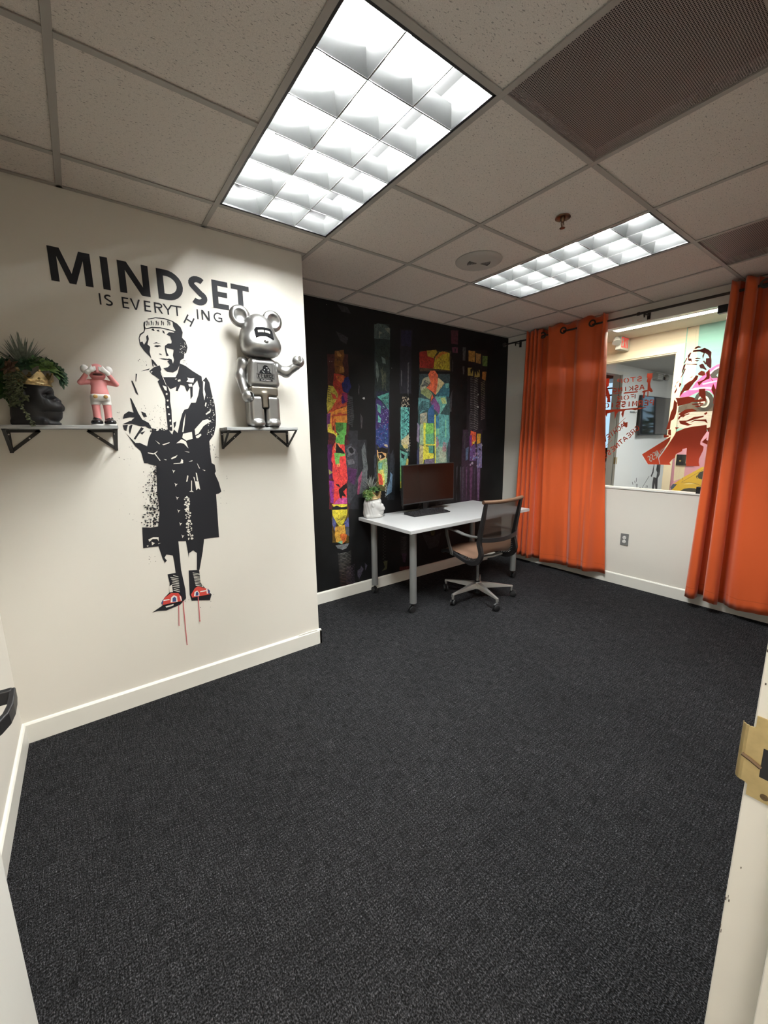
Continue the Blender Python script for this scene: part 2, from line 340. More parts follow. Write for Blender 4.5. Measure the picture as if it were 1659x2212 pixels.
# ------------------------------------------------------------------ flat prints (vinyl, paint, wallpaper): polygons in millimetres on their wall
PRINTS = {
 'stencil': [
  ('black',0,'412 2100 432 2095 449 2078 457 2054 451 2025 467 2008 474 1978 465 1949 455 1942 450 1919 432 1907 423 1878 411 1855 389 1840 361 1842 344 1858 367 1866 377 1878 373 1886 366 1894 375 1901 363 1904 376 1911 389 1907 393 1886 400 1906 397 1929 404 1958 391 1961 381 1962 368 1964 370 1941 377 1925 365 1922 361 1957 363 1974 379 1987 395 1989 398 2000 393 2024 376 2032 389 2045 413 2046 422 2058 412 2077;275 2076 285 2086 278 2053 270 2032 252 2018 245 1997 246 1965 262 1938 282 1916 293 1902 288 1933 293 1961 282 1972 291 1999 289 2020 280 2010 280 1989 266 1968 260 1983 251 1978 249 1998 257 2014 273 2028 282 2051;295 2098 333 2110 372 2113 411 2105 436 2092 431 2087 408 2100 371 2108 332 2106 297 2094;281 2049 312 2061 351 2064 390 2060 423 2054 421 2049 390 2055 351 2059 312 2055 281 2044;306 1978 324 1987 345 1980 327 1982;311 1965 320 1972 338 1973 346 1969 333 1966 327 1962 320 1963;330 1931 340 1931 345 1926 333 1927;327 1906 351 1909 376 1908 359 1902 343 1903;307 2046 316 2055 323 2044 317 2041;330 2048 342 2051 345 2042 335 2042;358 2051 367 2046 369 2034 360 2038;288 2086 294 2089 294 2079 290 2064 286 2064 290 2076;298 2081 301 2086 301 2068 297 2065;308 2089 313 2092 314 2082 309 2067 306 2067 309 2079;317 2084 320 2089 320 2070 316 2068;331 2092 337 2095 337 2085 332 2070 329 2070 332 2082;340 2088 344 2092 344 2074 339 2071;356 2096 362 2099 363 2089 358 2074 355 2074 358 2086;366 2091 370 2096 369 2077 365 2075;386 2101 392 2103 393 2093 388 2078 385 2078 388 2090;396 2096 400 2100 400 2082 395 2079;276 1838 299 1859 328 1872 334 1851 329 1840 348 1794 357 1760 364 1734 360 1686 362 1642 355 1530 334 1534 335 1619 335 1658 338 1698 331 1728 320 1758 310 1789 320 1799 302 1814 288 1822;332 1812 399 1817 413 1842 427 1891 455 1880 487 1857 533 1830 533 1804 557 1829 572 1800 579 1741 590 1681 592 1610 587 1563 572 1510 543 1472 542 1424 545 1344 203 1361 194 1425 177 1447 200 1460 229 1446 247 1486 258 1538 281 1530 298 1538 314 1532 335 1539 353 1511 364 1539 381 1519 397 1575 414 1625 427 1646 447 1653 465 1685 489 1686 506 1728 516 1767 508 1807 482 1776 476 1720 464 1703 467 1766 450 1741 439 1774 420 1778 402 1743 394 1745 399 1768 368 1752 355 1769 342 1794;174 1697 180 1695 194 1654 203 1624 218 1590 246 1573 259 1541 243 1544 222 1560 200 1573 185 1576 168 1585 189 1603 184 1620 180 1645;131 1591 139 1614 161 1630 191 1622 192 1598 162 1600 146 1596;128 1565 160 1581 187 1586 244 1556 210 1554 169 1567 147 1566;127 1559 151 1562 140 1530 131 1538;156 1555 165 1562 171 1560 154 1512 152 1530;169 1491 209 1551 221 1543 194 1512 176 1486;200 1521 226 1530 209 1510;138 1518 174 1469 194 1469 226 1450 239 1495 258 1530 244 1433 214 1415 196 1424 172 1451;189 1784 195 1784 205 1751 214 1713 203 1725;213 1820 219 1820 210 1778 208 1784;236 1834 280 1852 274 1843;292 1900 300 1896 319 1868 308 1868 298 1879 299 1860 294 1864;218 1631 236 1623 242 1604 226 1603;365 1575 380 1582 374 1557 365 1543;196 1415 532 1404 544 1347 561 1335 564 1297 557 1284 575 1231 585 1175 572 1164 554 1161 549 900 464 902 450 829 422 719 407 723 417 824 398 844 374 831 371 803 365 906 326 911 324 740 335 620 321 612 312 665 294 730 293 786 290 833 258 845 247 828 257 810 246 798 237 824 224 899 150 901 157 1017 197 1010 233 1011 248 1087 248 1200 258 1345 228 1354 208 1368;252 729 294 729 323 719 335 620 334 564 299 532 225 517 184 526 153 524 180 538 211 553 203 568 224 597 250 619 258 678;363 729 420 720 421 640 439 607 476 552 463 518 362 541 355 581','324 1648 2 261 1594 1 300 1658 1 341 1648 2 259 1630 1 211 1545 2 315 1564 2 234 1593 2 283 1547 2 346 1657 2 299 1572 2 325 1631 2 265 1591 2 308 1630 1 255 1587 2 333 1619 1 324 1634 1 221 1644 2 303 1590 1 337 1589 1 217 1542 2 333 1592 1 230 1635 1 331 1553 2 237 1637 1 343 1650 2 302 1599 2 248 1601 1 233 1664 1 236 1660 2 246 1553 2 307 1584 2 326 1576 2 301 1575 2 284 1650 2 283 1661 1 332 1638 1 298 1557 1 265 1614 1 335 1669 2 239 1648 2 325 1641 2 273 1576 1 315 1539 2 329 1547 1 320 1561 2 227 1588 2 252 1585 2 298 1665 2 242 1557 2 249 1552 2 254 1560 2 326 1554 2 304 1591 2 346 1625 1 307 1605 2 295 1637 1 220 1567 2 310 1655 2 322 1604 1 323 1589 2 214 1573 1 281 1651 1 327 1572 2 254 1618 2 220 1615 2 308 1557 1 300 1567 2 275 1647 1 324 1548 1 310 1537 4 317 1538 4 267 1535 2 268 1539 5 257 1532 2 330 1540 2 263 1529 4 321 1535 2 275 1536 6 260 1539 5 255 1528 3 293 1533 5 252 1530 3 307 1543 5 262 1540 2 273 1538 6 297 1537 6 261 1540 5 326 1533 6 250 1529 4 301 1530 2 263 1541 4 258 1878 1 267 1869 2 232 1889 1 241 1876 1 263 1885 1 265 1866 1 245 1863 1 231 1887 2 266 1866 2 232 1884 2 251 1891 1 254 1884 1 238 1893 2 268 1883 1 453 1901 2 459 1891 2 448 1899 2 465 1898 1 458 1895 1 443 1910 1 459 1908 2 448 1906 2 462 1891 2 452 1907 2 559 1450 3 549 1445 1 568 1438 3 546 1433 2 543 1428 3 544 1422 2 560 1441 1 545 1445 3 549 1445 1 561 1421 3 572 1398 1 576 1380 3 567 1397 1 573 1378 1 583 1376 2 568 1378 3 590 1413 1 571 1394 2 106 1582 2 115 1592 2 120 1626 1 111 1623 2 112 1605 1 118 1622 2 103 1558 1 117 1590 1 144 1448 2 153 1443 1 159 1452 1 159 1442 2 156 1452 2 160 1438 2 151 1448 1 145 1449 1 128 1388 1 132 1387 1 143 1385 1 143 1390 1 364 1635 1 352 1637 2 320 1620 1 359 1609 1 305 1584 1 271 1580 1 273 1634 2 304 1584 2 360 1613 1 334 1636 1 337 1596 2 356 1606 2 305 1629 1 288 1633 1 277 1603 2 335 1574 1 219 1129 5 254 1321 4 239 1112 3 209 1113 4 199 1042 3 200 1245 3 232 1126 2 213 1296 2 250 1212 3 181 1073 1 192 1122 5 256 1195 2 235 1234 2 193 1115 6 222 1092 5 169 1030 3 230 1184 4 189 1092 5 237 1270 3 257 1292 1 216 1029 6 210 1255 4 254 1303 3 212 1071 2 262 1334 2 229 1110 5 258 1334 3 250 1297 3 265 1280 1 230 1192 3 205 1117 5 251 1240 2 261 1323 3 246 1241 2 212 1288 2 246 1189 5 241 1137 5 231 1066 5 197 1214 4 221 1042 2 246 1200 5 234 1177 3 243 1272 3 235 1265 3 240 1052 3 231 1037 6 215 1036 6 210 1122 4 221 1148 2 225 1053 3 268 1328 2 251 1324 3 240 1092 2 215 1080 6 264 1353 2 229 1152 5 231 1240 4 198 1295 1 230 1094 3 263 1344 2 199 1179 2 246 1298 3 227 1204 2 213 1044 6 202 1194 2 247 1318 4 177 1047 4 242 1189 3 251 1169 4 227 1148 2 228 1227 2 241 1248 2 232 1197 4 258 1253 3 248 1344 3 260 1337 3 263 1344 2 256 1268 1 232 1339 3 237 1214 2 228 1160 3 195 1315 3 226 1111 6 219 1207 2 190 1099 2 186 1148 2 244 1125 5 264 1342 3 203 1023 2 241 1037 2 230 1311 3 218 1168 5 200 1079 3 207 1108 5 236 1036 3 259 1268 2 252 1336 2 253 1321 3 257 1322 3 253 1314 2 200 1093 5 264 1299 4 248 1180 2 216 1142 3 213 1182 4 216 1258 3 216 1121 4 224 1098 3 240 1245 4 240 1238 2 158 1042 4 234 1204 3 228 1221 4 223 1050 6 218 1271 4 241 1288 1 244 1269 3 248 1306 4 257 1329 2 240 1197 3 236 1235 3 215 1168 4 248 1190 2 186 1137 2 216 1172 2 228 1141 4 179 1042 3 175 1021 2 260 1345 1 250 1170 2 180 1135 5 183 1125 5 252 1342 2 218 1256 3 250 1287 1 268 1331 1 221 1311 1 182 1022 6 252 1298 3 239 1241 2 202 1051 4 195 1137 2 240 1355 3 241 1067 3 240 1114 4 228 1037 4 205 1090 4 238 1167 5 218 1191 4 235 1158 3 245 1259 3 243 1264 4 242 1283 4 229 1106 3 264 1272 2 242 1317 3 245 1129 3 259 1306 3 261 1277 2 191 1089 2 263 1264 2 212 1090 4 170 1086 2 199 1226 3 243 1259 4 253 1332 2 241 1141 5 230 1256 2 255 1290 3 238 1291 2 220 1210 4 262 1275 4 254 1348 2 213 1179 4 245 1238 3 213 1114 3 190 1100 2 253 1300 3 244 1314 3 171 1074 2 234 1110 4 257 1262 4 203 1057 3 263 1309 1 218 1057 3 228 1269 2 232 1250 1 264 1268 3 177 1054 2 245 1260 4 246 1280 4 204 1109 3 196 1245 3 222 1106 5 200 1132 5 254 1312 2 241 1312 3 243 1282 2 238 1278 1 250 1237 2 252 1310 3 218 1104 1 226 1318 1 186 1092 2 239 1255 1 176 1085 5 192 1169 3 230 1282 2 212 1014 4 244 1352 1 237 1080 4 231 1298 1 267 1333 2 226 1160 4 228 1303 3 231 1195 4 208 1089 2 247 1312 3 192 1128 2 243 1222 3 214 1102 2 255 1229 4 197 1018 4 227 1049 4 205 1213 4 233 1078 6 240 1122 4 186 1039 6 218 1048 4 226 1224 5 232 1129 2 210 1206 2 222 1024 4 202 1053 4 221 1116 5 244 1289 3 190 1073 4 237 1013 6 219 1059 6 268 1323 3 248 1257 3 210 1195 2 247 1315 1 234 1297 1 231 1062 3 253 1337 2 244 1164 3 199 1122 2 235 1280 3 228 1240 3 226 1228 3 181 1206 4 251 1186 4 250 1181 5 219 1241 2 195 1094 2 239 1135 3 212 1239 2 175 1055 4 227 1210 5 237 1033 6 218 1248 2 212 1089 5 210 1222 2 210 1094 3 204 1069 2 239 1291 3 261 1350 3 257 1260 2 256 1182 5 229 1292 4 205 1190 3 194 1058 4 257 1273 2 228 1232 4 223 1058 2 207 1235 2 219 1297 3 226 1257 2 207 1258 3 239 1328 2 245 1101 5 245 1157 2 248 1259 2 185 1054 3 168 1072 6 210 1095 1 223 1246 2 181 1181 2 198 1024 2 224 1088 4 244 1340 2 249 1129 4 251 1267 2 236 1275 2 257 1316 2 232 1147 5 241 1169 3 212 1024 4 260 1265 4 225 1090 5 247 1184 2 231 1190 3 200 1039 5 210 1162 4 239 1128 3 221 1033 7 167 1035 2 181 1054 2 265 1332 3 185 1236 3 244 1154 4 215 1174 3 243 1223 2 236 1101 2 214 1155 5 260 1270 2 253 1307 3 217 1134 2 252 1334 2 264 1355 1 81 1209 1 134 1355 1 64 1124 1 136 1053 1 127 1093 1 167 1369 1 119 1064 2 107 1097 2 168 1260 1 141 1181 1 162 1235 1 114 1385 2 94 1396 2 84 1145 1 576 1105 2 578 1137 2 623 1264 2 624 1251 2 600 1177 2 557 1086 1 607 1295 1 583 1270 1 571 1237 2 574 1301 1 609 1102 2 623 1245 1 200 844 2 176 819 2 168 808 2 201 817 2 173 850 2 170 835 2 173 834 2 177 842 2 467 510 3 407 564 3 400 563 2 401 575 2 347 552 2 487 550 2 331 558 2 380 563 2 461 475 2 422 547 3 329 547 2 405 487 3'),
  ('cream',1,'538 1807 548 1801 541 1762 545 1734 535 1700 532 1743;536 1627 568 1650 561 1634 538 1620;517 1589 543 1596 561 1586 518 1557 487 1515 470 1507 470 1539 495 1566;472 1501 500 1515 502 1506 484 1490 474 1490;407 1515 454 1525 454 1487 421 1477 401 1493;368 1463 396 1485 418 1473 427 1434 407 1460 390 1465;451 1796 461 1809 457 1819 474 1815 493 1818 486 1794 468 1794;459 1784 478 1787 479 1772 462 1771;404 1524 414 1575 430 1625 420 1566 410 1524;328 1835 335 1823 351 1768 346 1777;331 1769 349 1764 349 1742 339 1746;225 1418 254 1411 251 1406 226 1413;268 1481 287 1463 284 1459;298 1458 336 1470 332 1464 304 1454;253 1412 274 1425 261 1410 281 1373 278 1374;334 1380 367 1397 359 1386 337 1376;298 1379 312 1376 308 1372;405 1418 431 1414 428 1411;384 1375 392 1370 393 1354 386 1354;540 1688 547 1688 540 1665 535 1670;408 1802 421 1808 422 1797 409 1793;394 1807 405 1810 400 1803;282 1838 291 1837 285 1830;333 1320 339 1314 348 1314 342 1308 337 1300 337 1310;338 1245 344 1239 353 1239 347 1233 341 1224 341 1235;337 1170 343 1163 353 1163 346 1158 341 1149 341 1159;337 1096 343 1089 353 1089 346 1084 341 1075 341 1085;340 1021 346 1014 355 1014 349 1008 343 1000 343 1010;345 948 351 941 360 940 354 935 348 926 348 937;256 1410 260 1410 281 1372 278 1370;333 1383 369 1399 357 1386 338 1380;387 1376 394 1369 391 1352 342 1350 345 1354 378 1355;421 1360 443 1367 440 1361;464 1348 467 1346 478 1318 473 1319;489 1311 506 1306 503 1302;407 1283 413 1280 405 1249 398 1247;453 1296 459 1293 462 1248 455 1251;438 1273 444 1270 445 1246 464 1245 468 1196 458 1205 447 1195 444 1236;425 1253 429 1250 424 1195 432 1186 409 1190 419 1195;179 946 205 955 229 951 228 927 221 942 199 945 182 932;193 931 208 920 193 910;167 912 176 913 173 905;224 916 237 916 224 912;279 716 305 701 306 704 280 719;383 710 419 693 420 696 383 713;264 708 305 689 306 692 265 711;384 700 421 688 422 690 384 703;268 696 305 679 306 682 269 700;385 690 423 673 423 676 386 693;272 684 305 669 306 672 273 687;386 680 424 665 425 667 387 684;271 673 305 659 306 662 272 677;387 670 426 656 427 658 388 674;267 663 305 649 306 652 267 667;388 660 428 645 428 648 389 664;270 651 305 638 306 641 271 655;389 650 430 636 430 638 390 654;274 639 304 621 305 624 275 642;390 640 431 627 432 629 391 644;272 628 304 610 305 613 273 632;392 630 433 613 433 616 392 634;223 544 266 547 263 538 227 535;425 616 433 608 427 630;253 657 268 664 269 620 252 621','347 1725 6 348 1692 6 346 1657 6 347 1619 6 350 1586 6 350 1557 6 582 1675 2 582 1693 2 545 1524 3 569 1678 2 582 1689 2 543 1522 3 571 1550 2 559 1589 3 570 1532 3 566 1579 2 582 1623 3 558 1536 2 555 1526 3 560 1539 2 572 1595 2 558 1659 1 566 1716 2 571 1609 2 564 1506 2 566 1682 2 560 1648 2 553 1604 2 579 1713 3 577 1591 2 572 1688 1 549 1573 3 544 1564 1 550 1663 3 551 1636 2 568 1546 2 581 1629 2 562 1514 1 581 1717 3 577 1647 2 558 1510 2 583 1714 2 577 1578 1 578 1619 3 570 1700 3 549 1636 2 574 1674 1 578 1634 3 561 1543 1 579 1671 2 555 1675 2 553 1715 2 558 1508 3 555 1583 3 581 1618 2 542 1534 3 564 1653 3 554 1585 2 560 1582 2 537 1523 2 535 1512 3 554 1716 2 549 1513 1 566 1690 2 545 1562 2 553 1725 1 462 1996 2 455 1949 2 462 1991 2 442 1947 2 448 1970 1 435 1964 2 459 1966 1 443 1955 2 433 1949 2 437 1967 1 459 1984 1 446 1943 1 437 1963 2 450 1975 2 460 1999 2 441 1982 2 445 1953 1 462 1992 1 450 1981 2 460 1960 1 443 1968 2 455 1973 1 440 1949 1 454 1942 2 454 1965 1 461 1975 2 441 1948 2 453 1975 1 458 1981 2 441 1995 1 383 999 2 378 962 6 403 1152 4 384 1082 6 394 1061 4 387 1121 3 400 977 6 388 1092 7 394 1049 2 389 970 3 383 1047 4 390 1075 4 402 1123 5 396 1070 2 388 1092 4 389 947 4 399 1013 4 387 995 2 380 1149 4 394 1110 6 398 1051 4 402 1117 5 388 1112 7 403 1149 3 392 943 3 389 1097 5 401 964 3 399 1018 3 383 962 5 393 1040 6 386 1132 7 403 1005 3 395 1085 6 379 1039 4 402 970 2 404 1066 6 382 1011 5 392 1061 5 402 1142 4 396 1118 4 395 1134 2 392 933 3 393 928 2 378 985 3 396 1022 7 381 960 5 399 1140 4 379 1003 5 379 1058 5 397 916 7 397 1141 5 401 1051 4 397 1144 6 396 1072 3 404 915 2 404 1002 5 400 1145 5 379 1081 3 390 959 5 388 1004 6 377 985 5 393 1159 7 385 957 7 398 1122 6 386 1157 5 380 914 4 381 940 6 400 977 4 381 1015 3 379 963 5 402 1144 5 404 1134 5 379 1005 6 388 990 2 383 972 6 388 1019 4 393 1095 7 388 1024 6 381 920 5 392 940 3 399 1118 5 382 1147 4 390 1027 4 395 1104 6 391 1072 6 400 1073 2 395 1099 3 396 1155 5 401 1000 4 401 934 7 380 1091 6 380 1119 6 396 989 3 384 986 5 387 996 4'),
  ('red',2,'207 567 224 597 259 616 296 607 312 575 307 554 248 556 210 556;361 580 387 616 403 622 447 599 467 577 463 557 367 561',''),
  ('white',3,'251 561 256 589 272 600 287 587 287 555;377 566 382 592 398 597 407 580 406 561;216 585 246 583 248 577 216 578;413 589 446 588 446 582 413 583;300 589 306 585 310 558 305 557;447 594 453 596 456 565 449 563',''),
  ('blue',4,'261 561 263 582 273 591 282 580 281 559;385 567 389 587 398 591 403 578 401 566;456 596 468 578 464 562 457 564;204 568 211 584 215 579 210 558',''),
 ],
 'drips': [
  ('drip',3,'289 535 279 410 283 409 293 534;313 552 310 278 314 277 318 552;397 565 393 406 397 405 402 564','281 410 4 312 278 4 395 405 5'),
 ],
 'print': [
  ((.06,.014,.012),-1,'1697 2177 1699 2115 1696 2052 1694 1989 1692 1925 1688 1861 1688 1797 1687 1732 1685 1667 1680 1602 1680 1536 1680 1470 1675 1403 1672 1336 1677 1268 1891 1258 1892 1328 1891 1398 1892 1467 1892 1535 1896 1604 1895 1671 1900 1739 1900 1806 1899 1872 1899 1938 1906 2004 1905 2069 1901 2134 1903 2198',''),
  ((.085,.012,.018),-1,'1673 1468 1672 1426 1669 1383 1669 1340 1666 1298 1667 1254 1667 1211 1668 1167 1668 1123 1662 1080 1666 1036 1661 992 1664 947 1662 902 1659 858 1880 832 1886 878 1880 925 1886 971 1882 1017 1888 1062 1888 1108 1888 1153 1889 1198 1887 1243 1889 1288 1887 1333 1889 1377 1891 1421 1888 1465',''),
  ((.1,.06,.012),-1,'1683 897 1687 872 1682 848 1686 823 1686 798 1679 774 1681 749 1683 724 1685 698 1682 674 1677 649 1683 623 1682 598 1682 573 1678 548 1855 518 1854 544 1853 571 1858 596 1855 622 1860 647 1857 674 1857 700 1855 725 1857 751 1859 776 1856 802 1860 827 1860 852 1856 878',''),
  ((.022,.022,.027),-1,'1873 1547 1873 1498 1869 1448 1869 1398 1869 1348 1866 1298 1867 1247 1863 1197 1861 1146 1865 1094 1858 1043 1863 991 1861 939 1858 887 1861 834 1970 822 1973 875 1973 928 1973 981 1976 1034 1971 1086 1974 1138 1977 1190 1974 1242 1978 1293 1975 1345 1981 1395 1981 1446 1982 1497 1984 1547',''),
  ((.018,.018,.022),-1,'1980 1464 1975 1427 1980 1390 1980 1352 1973 1315 1978 1277 1976 1239 1975 1201 1974 1163 1973 1125 1974 1086 1974 1048 1976 1009 1970 971 1970 932 2077 921 2075 961 2075 1000 2078 1039 2077 1079 2080 1118 2078 1157 2082 1195 2076 1234 2077 1272 2081 1311 2083 1349 2076 1387 2081 1425 2077 1463',''),
  ((.016,.03,.03),-1,'2191 2485 2192 2440 2191 2395 2189 2350 2191 2305 2192 2260 2185 2213 2183 2167 2182 2121 2182 2075 2186 2029 2186 1982 2179 1935 2178 1888 2178 1841 2359 1849 2353 1897 2354 1945 2358 1994 2356 2041 2362 2089 2359 2137 2361 2184 2365 2232 2364 2278 2366 2325 2366 2372 2369 2418 2362 2463 2364 2510',''),
  ((.022,.026,.06),-1,'2191 1903 2194 1862 2190 1820 2187 1779 2189 1737 2188 1695 2185 1653 2183 1611 2180 1568 2183 1526 2181 1483 2177 1440 2179 1397 2181 1353 2179 1310 2346 1304 2344 1348 2345 1393 2345 1437 2350 1481 2350 1525 2348 1569 2346 1612 2348 1655 2350 1699 2351 1742 2347 1784 2349 1827 2355 1870 2350 1912',''),
  ((.1,.085,.03),-1,'2199 1396 2197 1367 2195 1337 2189 1308 2195 1278 2193 1249 2189 1219 2185 1189 2185 1159 2183 1129 2186 1099 2185 1069 2178 1039 2181 1009 2181 978 2316 966 2315 998 2313 1029 2320 1059 2321 1090 2321 1121 2321 1151 2322 1182 2323 1212 2320 1243 2324 1273 2321 1303 2328 1333 2326 1363 2324 1393',''),
  ((.02,.024,.03),-1,'2314 1327 2313 1296 2314 1264 2311 1232 2315 1200 2313 1168 2315 1135 2312 1103 2309 1071 2308 1039 2312 1006 2306 974 2306 941 2304 909 2311 875 2396 866 2400 899 2404 932 2402 965 2405 998 2404 1031 2406 1064 2403 1097 2399 1130 2405 1162 2404 1195 2408 1227 2409 1260 2404 1292 2404 1324',''),
  ((.016,.016,.024),-1,'2491 2479 2489 2438 2489 2397 2489 2357 2485 2315 2487 2274 2483 2233 2484 2192 2483 2150 2483 2108 2481 2066 2480 2024 2474 1982 2478 1940 2478 1897 2626 1905 2621 1948 2622 1991 2621 2034 2628 2078 2625 2120 2629 2163 2627 2205 2626 2247 2628 2289 2633 2332 2634 2374 2634 2415 2640 2458 2638 2499',''),
  ((.04,.1,.095),-1,'2482 1767 2481 1734 2483 1702 2480 1668 2479 1635 2482 1602 2475 1569 2481 1536 2482 1502 2480 1468 2479 1435 2473 1401 2474 1367 2474 1333 2473 1299 2595 1295 2596 1329 2601 1364 2593 1398 2597 1433 2592 1467 2598 1501 2595 1535 2599 1569 2593 1603 2596 1637 2595 1670 2593 1704 2601 1738 2594 1771',''),
  ((.05,.1,.05),-1,'2476 1390 2472 1359 2473 1328 2471 1298 2473 1267 2477 1235 2478 1204 2476 1173 2474 1142 2472 1111 2469 1079 2474 1048 2470 1016 2470 985 2469 953 2546 946 2543 978 2543 1011 2550 1042 2548 1074 2544 1106 2546 1138 2551 1169 2548 1201 2551 1232 2548 1263 2547 1295 2546 1326 2548 1357 2543 1388',''),
  ((.04,.07,.075),-1,'2730 2097 2729 2077 2725 2057 2733 2038 2730 2018 2723 1998 2729 1979 2723 1959 2726 1939 2727 1920 2721 1900 2725 1880 2718 1860 2725 1840 2719 1820 3147 1836 3149 1858 3154 1879 3151 1900 3155 1921 3158 1942 3153 1963 3153 1984 3153 2005 3160 2026 3153 2046 3159 2068 3160 2089 3160 2109 3155 2130',''),
  ((.04,.085,.085),-1,'2710 1864 2717 1819 2710 1773 2713 1726 2714 1680 2711 1633 2707 1587 2714 1540 2714 1492 2706 1445 2707 1398 2709 1350 2704 1302 2705 1254 2707 1205 3174 1182 3170 1234 3174 1285 3169 1337 3166 1388 3167 1438 3174 1489 3173 1539 3165 1589 3171 1639 3165 1688 3166 1738 3162 1787 3163 1836 3169 1885',''),
  ((.07,.05,.03),-1,'2735 2315 2730 2301 2734 2288 2730 2274 2730 2260 2729 2246 2734 2233 2735 2220 2735 2206 2734 2192 2727 2178 2728 2164 2727 2150 2735 2137 2736 2123 3173 2159 3178 2174 3177 2189 3171 2203 3175 2218 3167 2232 3172 2247 3171 2261 3174 2276 3176 2291 3176 2305 3165 2318 3171 2334 3173 2348 3174 2363',''),
  ((.014,.011,.014),-1,'3422 2399 3423 2340 3427 2281 3430 2222 3420 2161 3421 2101 3428 2041 3430 1980 3427 1919 3424 1858 3429 1796 3431 1734 3429 1672 3431 1609 3429 1546 3768 1546 3766 1612 3761 1677 3764 1742 3763 1807 3764 1871 3755 1935 3755 1998 3756 2062 3759 2125 3754 2188 3755 2250 3750 2312 3750 2374 3748 2435',''),
  ((.034,.02,.034),-1,'3372 1556 3375 1499 3367 1442 3374 1384 3366 1327 3362 1269 3363 1211 3363 1152 3358 1094 3356 1035 3364 975 3359 916 3358 856 3357 796 3355 736 3690 700 3694 763 3686 827 3696 888 3695 950 3695 1012 3695 1074 3699 1135 3703 1196 3696 1257 3703 1317 3699 1377 3695 1437 3701 1497 3707 1556',''),
  ((.17,.06,.01),0,'1774 2209 1861 2229 1866 2175 1844 2117 1856 2085 1854 2029 1767 2028 1764 2110',''),
  ((.35,.17,.04),1,'1787 2205 1807 2215 1839 2183 1825 2165 1799 2173;1816 2093 1856 2085 1861 2047 1813 2032',''),
  ((.4,.035,.02),0,'1757 2027 1833 2022 1873 2009 1851 1962 1830 1944 1841 1883 1792 1835 1743 1933',''),
  ((.55,.13,.03),1,'1773 2007 1853 2018 1859 1985 1830 1950 1791 1969',''),
  ((.42,.35,.05),0,'1697 1925 1743 1922 1793 1863 1777 1790 1681 1697 1674 1774 1685 1858',''),
  ((.45,.06,.03),1,'1721 1865 1759 1851 1778 1812 1738 1816',''),
  ((.015,.02,.13),0,'1830 1944 1852 1990 1901 2011 1929 1928 1889 1868 1841 1883',''),
  ((.52,.07,.03),0,'1792 1835 1841 1883 1882 1868 1885 1759 1823 1752 1774 1722 1680 1691 1729 1748',''),
  ((.25,.02,.1),1,'1827 1871 1882 1868 1886 1794 1837 1781',''),
  ((.06,.01,.12),2,'1823 1837 1843 1849 1862 1793 1837 1775 1821 1786',''),
  ((.62,.22,.03),0,'1680 1691 1774 1727 1878 1759 1873 1614 1749 1607 1714 1556 1674 1544 1671 1635',''),
  ((.12,.03,.12),1,'1672 1685 1711 1697 1700 1607 1668 1553',''),
  ((.58,.48,.05),1,'1676 1601 1709 1607 1727 1550 1769 1521 1765 1486 1739 1515 1673 1533',''),
  ((.4,.05,.02),2,'1719 1683 1875 1693 1875 1678 1727 1669;1722 1669 1735 1670 1730 1550 1717 1556;1780 1699 1821 1703 1820 1689 1783 1687;1744 1647 1758 1647 1752 1515 1740 1533',''),
  ((.12,.4,.08),1,'1750 1616 1866 1614 1862 1515 1826 1492 1841 1425 1749 1427 1757 1475 1789 1515 1754 1550',''),
  ((.05,.15,.03),2,'1750 1616 1831 1614 1832 1559 1787 1533 1754 1550',''),
  ((.045,.05,.055),0,'1881 1851 1937 1842 1948 1668 1927 1574 1879 1608',''),
  ((.005,.005,.006),1,'1879 1820 1949 1813 1950 1817 1881 1825;1879 1804 1949 1797 1950 1801 1880 1809;1878 1789 1948 1780 1949 1784 1880 1794;1878 1773 1947 1764 1949 1768 1879 1778;1877 1758 1947 1748 1948 1752 1879 1763;1877 1742 1946 1731 1948 1736 1878 1747;1876 1727 1946 1715 1947 1719 1878 1732;1875 1711 1945 1699 1947 1703 1877 1716;1875 1695 1945 1682 1946 1686 1876 1700;1874 1680 1944 1666 1946 1670 1876 1685;1874 1664 1944 1649 1945 1654 1875 1669;1873 1648 1943 1633 1944 1637 1875 1653;1872 1633 1942 1616 1944 1621 1874 1638;1872 1617 1942 1600 1943 1604 1874 1622;1871 1601 1941 1583 1943 1587 1873 1606',''),
  ((.03,.03,.02),1,'1690 1900 1723 1908 1722 1911 1689 1904;1690 1886 1722 1893 1722 1897 1689 1890;1689 1871 1722 1879 1721 1882 1688 1876;1688 1857 1721 1865 1720 1868 1687 1861;1688 1843 1720 1850 1720 1854 1687 1847;1687 1828 1720 1836 1719 1839 1686 1833;1686 1814 1719 1821 1718 1825 1686 1818;1686 1799 1719 1807 1718 1810 1685 1804;1685 1785 1718 1792 1717 1796 1684 1789',''),
  ((.035,.036,.04),0,'1788 2371 1866 2349 1912 2333 1890 2276 1831 2301;1809 2585 1908 2580 1946 2533 1853 2534',''),
  ((.075,.11,.105),0,'2189 2481 2237 2497 2313 2499 2370 2473 2365 2373 2186 2362',''),
  ((.22,.24,.2),1,'2240 2432 2273 2425 2269 2413 2250 2410 2250 2376 2242 2375;2305 2463 2359 2477 2366 2425 2343 2434',''),
  ((.02,.035,.03),0,'2195 2266 2271 2297 2356 2330 2354 2164 2343 1959 2248 1917 2203 1980 2192 2149',''),
  ((.13,.17,.16),1,'2196 2173 2222 2152 2235 2047 2211 1980 2198 2062;2262 2215 2307 2196 2314 2155 2276 2157',''),
